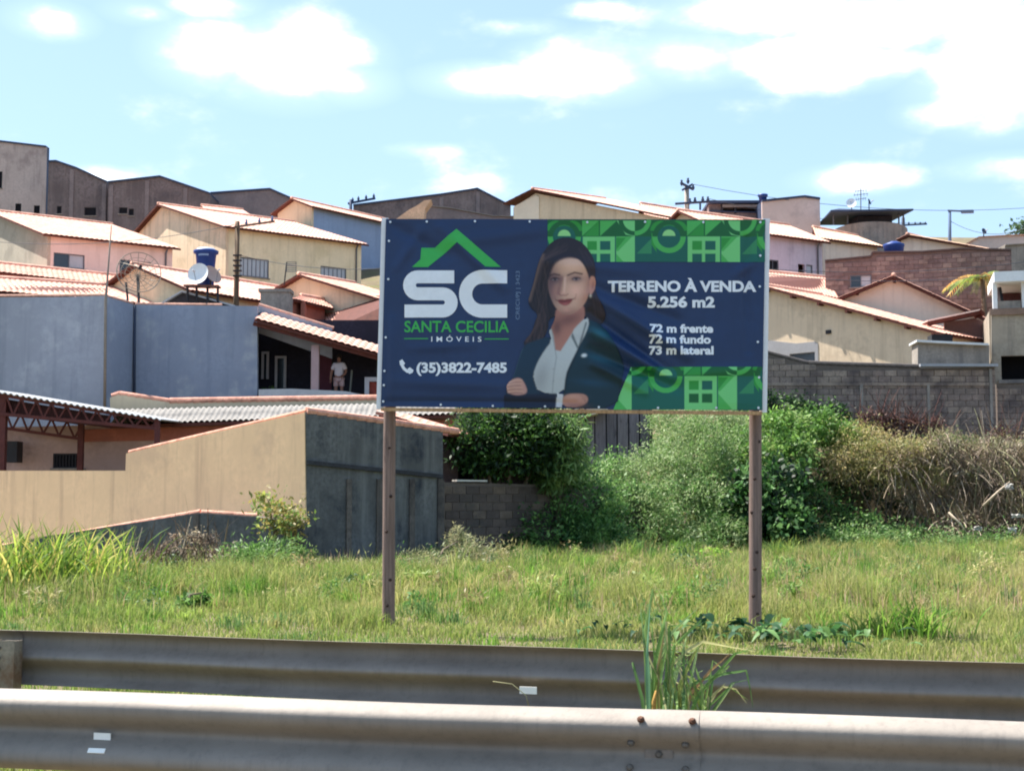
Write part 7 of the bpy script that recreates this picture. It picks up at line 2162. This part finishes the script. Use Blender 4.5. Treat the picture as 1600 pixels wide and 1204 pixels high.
for px, yb, n, hg, sp, lab in ((20, 935, 260, 1.2, 1.5, 'broad arching grass clump at the left edge of the field'), (95, 930, 240, 1.15, 1.3, 'arching yellow-green grass clump right of the edge clump'), (150, 915, 120, 1.1, .8, 'looser arching grass clump reaching over the low wall foot')):
    g = on_z(px, yb, 0); tussock(lab, g.x, g.y, n, hg, sp, YG, .02)
for px, yb, n, hg, sp, pal, lab in ((1430, 1003, 150, .5, .5, [(96, 134, 50), (118, 152, 60)], 'green tuft standing out of the dry grass at the right'), (1360, 1000, 60, .38, .3, [(110, 140, 60), (140, 156, 74)], 'small green tuft left of the larger tuft'),
                              (1150, 925, 50, .4, .4, [(120, 150, 60)], 'small tuft just left of the right post'), (720, 900, 60, .6, .5, [(140, 156, 84), (170, 168, 110)], 'pale tuft in front of the block wall')):
    g = on_z(px, yb, 0); tussock(lab, g.x, g.y, n, hg, sp, pal, .012)
# ---- reed grass growing between the rails, blade by blade
def reed():
    g = on_z(1050, 1120, .62); base = Vector((g.x, g.y, 0))
    Zr = 6.85
    th = thing('reed_grass', 'tall kinked reed grass growing up between the two guard rails', 'grass clump', (P(1040, 1100, Zr).x, Zr, 0))
    G = [(112, 146, 76), (136, 166, 92), (160, 182, 118), (96, 128, 76)]
    Yl = [(150, 160, 86), (176, 174, 122), (130, 146, 74)]
    Br = [(176, 140, 96)]
    def blade(pts, w, pal, Z=Zr):
        c = LIN(random.choice(pal)); n = len(pts); cos, cols, qs = [], [], []
        pp_ = [Vector(P(x, y, Z + dz)) for x, y, dz in pts]
        # smooth between given joints
        out = []
        for i in range(n - 1):
            for t in range(4): out.append(pp_[i].lerp(pp_[i + 1], t / 4))
        out.append(pp_[-1])
        m = len(out)
        for i, p in enumerate(out):
            t = i / (m - 1); ww = w * (1 - t) ** .45 * (.65 + .5 * math.sin(math.pi * min(1, t * 1.2)))
            d = (out[min(i + 1, m - 1)] - out[max(i - 1, 0)]).normalized(); s = d.cross(Vector((.25, 1, .15))).normalized()
            nrm = s.cross(d)
            cos += [tuple(p - s * ww + nrm * ww * .3), tuple(p), tuple(p + s * ww + nrm * ww * .3)]; cols += [c * random.uniform(.9, 1.1)] * 3
            if i < m - 1:
                b = i * 3; qs += [(b, b + 1, b + 4, b + 3), (b + 1, b + 2, b + 5, b + 4)]
        np_mesh('blade', np.array(cos), np.array(qs), None, np.array(cols), m_blade, th, True)
    B = 1150
    for pts, w, pal in (
        ([(1012, B, 0), (1010, 1040, 0), (1008, 985, .05), (1020, 920, .1), (1024, 950, .1)], .012, G), ([(1016, B, 0), (1022, 1040, 0), (1036, 980, 0), (1042, 955, .05), (1028, 922, .1)], .011, G),
        ([(1020, B, 0), (1014, 1060, 0), (1006, 1000, 0), (1000, 938, .1)], .010, G), ([(1024, B, .1), (1030, 1030, .1), (1048, 990, .1), (1072, 966, .12), (1094, 946, .14)], .009, G[2:]),
        ([(1030, B, 0), (1028, 1050, 0), (1040, 960, .1), (1055, 920, .2)], .009, [(140, 130, 84)]), ([(1014, B, -.1), (1012, 1060, -.1), (1011, 1020, -.1), (1016, 940, 0)], .012, [(116, 158, 120)]),
        ([(1040, B, 0), (1048, 1040, 0), (1074, 1016, 0), (1098, 1002, 0), (1140, 1010, .1), (1185, 1018, .2)], .010, Yl), ([(1060, B, 0), (1062, 1070, 0), (1085, 1020, 0), (1100, 1002, 0)], .011, Yl),
        ([(1058, B, 0), (1070, 1075, 0), (1100, 1060, 0), (1132, 1052, .0), (1166, 1047, .05), (1172, 1075, .05), (1177, 1108, .05)], .009, G[2:] + Yl), ([(1064, B, 0), (1080, 1082, 0), (1112, 1045, 0), (1128, 1032, 0), (1146, 1015, .1)], .008, Br),
        ([(1036, B, 0), (1034, 1080, 0), (1050, 1048, 0), (1080, 1030, 0)], .012, G), ([(1022, B, .1), (1020, 1090, .1), (1026, 1060, .1), (1032, 1046, .1)], .014, G),
        ([(1044, B, 0), (1042, 1080, 0), (1036, 1062, 0), (1046, 1090, -.05)], .012, G), ([(1100, B, 0), (1108, 1090, 0), (1130, 1072, 0), (1150, 1076, 0), (1168, 1100, 0)], .007, Yl),
        ([(1070, B, 0), (1066, 1100, 0), (1072, 1078, 0), (1076, 1068, 0)], .012, G[2:]), ([(1110, B, 0), (1106, 1100, 0), (1120, 1080, 0), (1134, 1066, 0)], .009, Yl), ([(1092, B, 0), (1098, 1078, 0), (1090, 1052, 0), (1084, 1034, 0)], .009, G),
        ([(1030, B, .05), (1050, 1040, .1), (1030, 965, .15), (1010, 962, .2)], .008, G), ([(1046, B, 0), (1052, 1010, .15), (1096, 968, .3), (1094, 990, .3)], .008, G)):
        blade(pts, w * .95, pal)
    for k in range(40):
        x0 = random.uniform(1008, 1110); x1 = x0 + random.gauss(14, 30); yt = random.uniform(1010, 1080) - (40 if x0 < 1050 else 0)
        blade([(x0, B, random.uniform(-.2, .2)), (x0 + (x1 - x0) * .3, (B + yt) / 2, 0), (x1, yt, 0), (x1 + random.gauss(12, 22), yt + random.uniform(-14, 30), .05)], random.uniform(.005, .010), random.choice([G, G, Yl]))
    # jointed seed stalk
    MB().tube([P(1022, B, Zr - .02), P(1022, 1096, Zr - .02), P(1025, 1078, Zr - .02)], [.008, .012, .005], 7).build('stalk', surf('stalk_brown', (176, 136, 72), var=.2, scale=60), th, True)
reed()
# dry blades lying over the near rail
for pts, lab in (([(770, 1064), (800, 1068), (822, 1086), (826, 1102)], 'thin dry blade bending over the near guard rail'),):
    Z = 6.1
    o = MB().tube([P(x, y, Z) for x, y in pts], .002, 5).build('straw', surf('straw', (150, 146, 110), var=.1), None, True, tuple(P(826, 1102, Z)))
    tag(o, lab, 'grass')
# ---- broad leaved weeds round the right post foot
def broadleaf(label, px, yb, n, L, pal, spread=.22):
    g = on_z(px, yb, 0)
    th = thing('broadleaf_weed', label, 'weed', (g.x, g.y, 0), 'broad leaved weeds at the post foot')
    for i in range(n):
        az = random.uniform(0, 2 * math.pi); el = random.uniform(.15, 1.1); Ln = L * random.uniform(.6, 1.25); Wd = Ln * random.uniform(.28, .4)
        b = Vector((g.x + random.gauss(0, spread), g.y + random.gauss(0, spread * .7), random.uniform(.03, .14)))
        d = Vector((math.cos(az) * math.cos(el), math.sin(az) * math.cos(el), math.sin(el))); s = d.cross(Vector((0, 0, 1))).normalized()
        cos, qs = [], []; nseg = 5
        for k in range(nseg + 1):
            t = k / nseg; p = b + d * (Ln * t) - Vector((0, 0, Ln * .55 * t * t)) + Vector((0, 0, .05)); w = Wd * math.sin(math.pi * (.06 + .94 * t) ** .8) * .5 if t < 1 else .002
            cos += [tuple(p - s * w + Vector((0, 0, w * .35))), tuple(p), tuple(p + s * w + Vector((0, 0, w * .35)))]
            if k < nseg: q = k * 3; qs += [(q, q + 1, q + 4, q + 3), (q + 1, q + 2, q + 5, q + 4)]
        c = LIN(random.choice(pal)) * random.uniform(.8, 1.2)
        np_mesh('leaf', np.array(cos), np.array(qs), None, np.repeat(c[None], len(cos), 0), m_leaf, th, True)
BL_ = [(52, 90, 52), (66, 106, 58), (46, 80, 50), (96, 130, 74)]
for px, yb, n, L, lab in ((1135, 1000, 16, .34, 'broad leaved weed left of the right post foot'), (1185, 1012, 18, .32, 'broad leaved weed hugging the right post foot'), (1235, 1014, 16, .3, 'dark broad leaved weed right of the right post'), (1290, 1016, 14, .3, 'broad leaved weed second right of the right post'),
                          (1325, 1018, 10, .3, 'broad leaved weed farthest right of the right post'), (1085, 1002, 12, .26, 'broad leaved weed behind the reed grass'), (985, 1000, 8, .2, 'small broad leaved weed left of the reed grass'), (925, 1000, 7, .2, 'small broad leaved weed farthest left along the rail')):
    broadleaf(lab, px, yb, n, L * .78, BL_)
# ---- palm behind the gable house, tree at the far right, porch pot plant
def palm():
    c = P(1535, 432, 58.5); g = float(H(c.x, c.y))
    th = thing('palm_tree', 'small palm with yellowing fronds behind the cream gable', 'palm', (c.x, c.y, g - .2), 'trees on the lot')
    MB().tube([(c.x, c.y, g - .2), (c.x + .05, c.y, (g + c.z) / 2), (c.x, c.y, c.z - .1)], [.14, .11, .09], 9).build('trunk', m_bark, th, True)
    for k in range(17):
        az = 2 * math.pi * k / 17 + random.uniform(-.2, .2); L = random.uniform(1.1, 1.7); lift = random.uniform(.2, .9)
        pal = [(110, 140, 62), (140, 150, 70), (92, 120, 58)] if k % 3 else [(196, 164, 96), (180, 140, 80)]
        d = Vector((math.cos(az), math.sin(az), 0)); cos, qs, cols = [], [], []
        for j in range(16):
            t = (j + 1) / 16; p = c + d * (L * t) + Vector((0, 0, lift * t * 1.2 - 1.5 * t * t * lift - .35 * t * t)); b = len(cos)
            for sg in (-1, 1):
                s = Vector((-d.y, d.x, 0)) * sg; tip = p + s * (.34 * (1 - .5 * t)) + d * .14 - Vector((0, 0, .2)); b = len(cos); col_ = LIN(random.choice(pal)) * random.uniform(.8, 1.2)
                cos += [tuple(p), tuple(p + d * .05), tuple(tip), tuple(p - d * .03 + (tip - p) * .5)]; cols += [col_] * 4; qs.append((b, b + 1, b + 2, b + 3))
        o = np_mesh('frond', np.array(cos), np.array(qs), None, np.array(cols), m_leaf, th); o['kind'] = 'stuff'
palm()
bush('far_tree', 'grey-green tree crown at the far right end of the skyline', [lobe(1605, 362, 100, 26, 16, 1.2), lobe(1640, 356, 100, 24, 18, 1.2)], 1600, .3, .5, [(86, 108, 74), (70, 92, 62)], cat='tree', group='trees on the lot', trunk=.12, clumps=40)
pl, pc = POTTED
co, q, t, c = foliage([(pc.x, pc.y, pc.z + .42, .22, .22, .2)], 260, .12, .3, MD, clumps=12)
o = np_mesh('foliage', co, q, t, c, m_leaf, pl); o['kind'] = 'stuff'
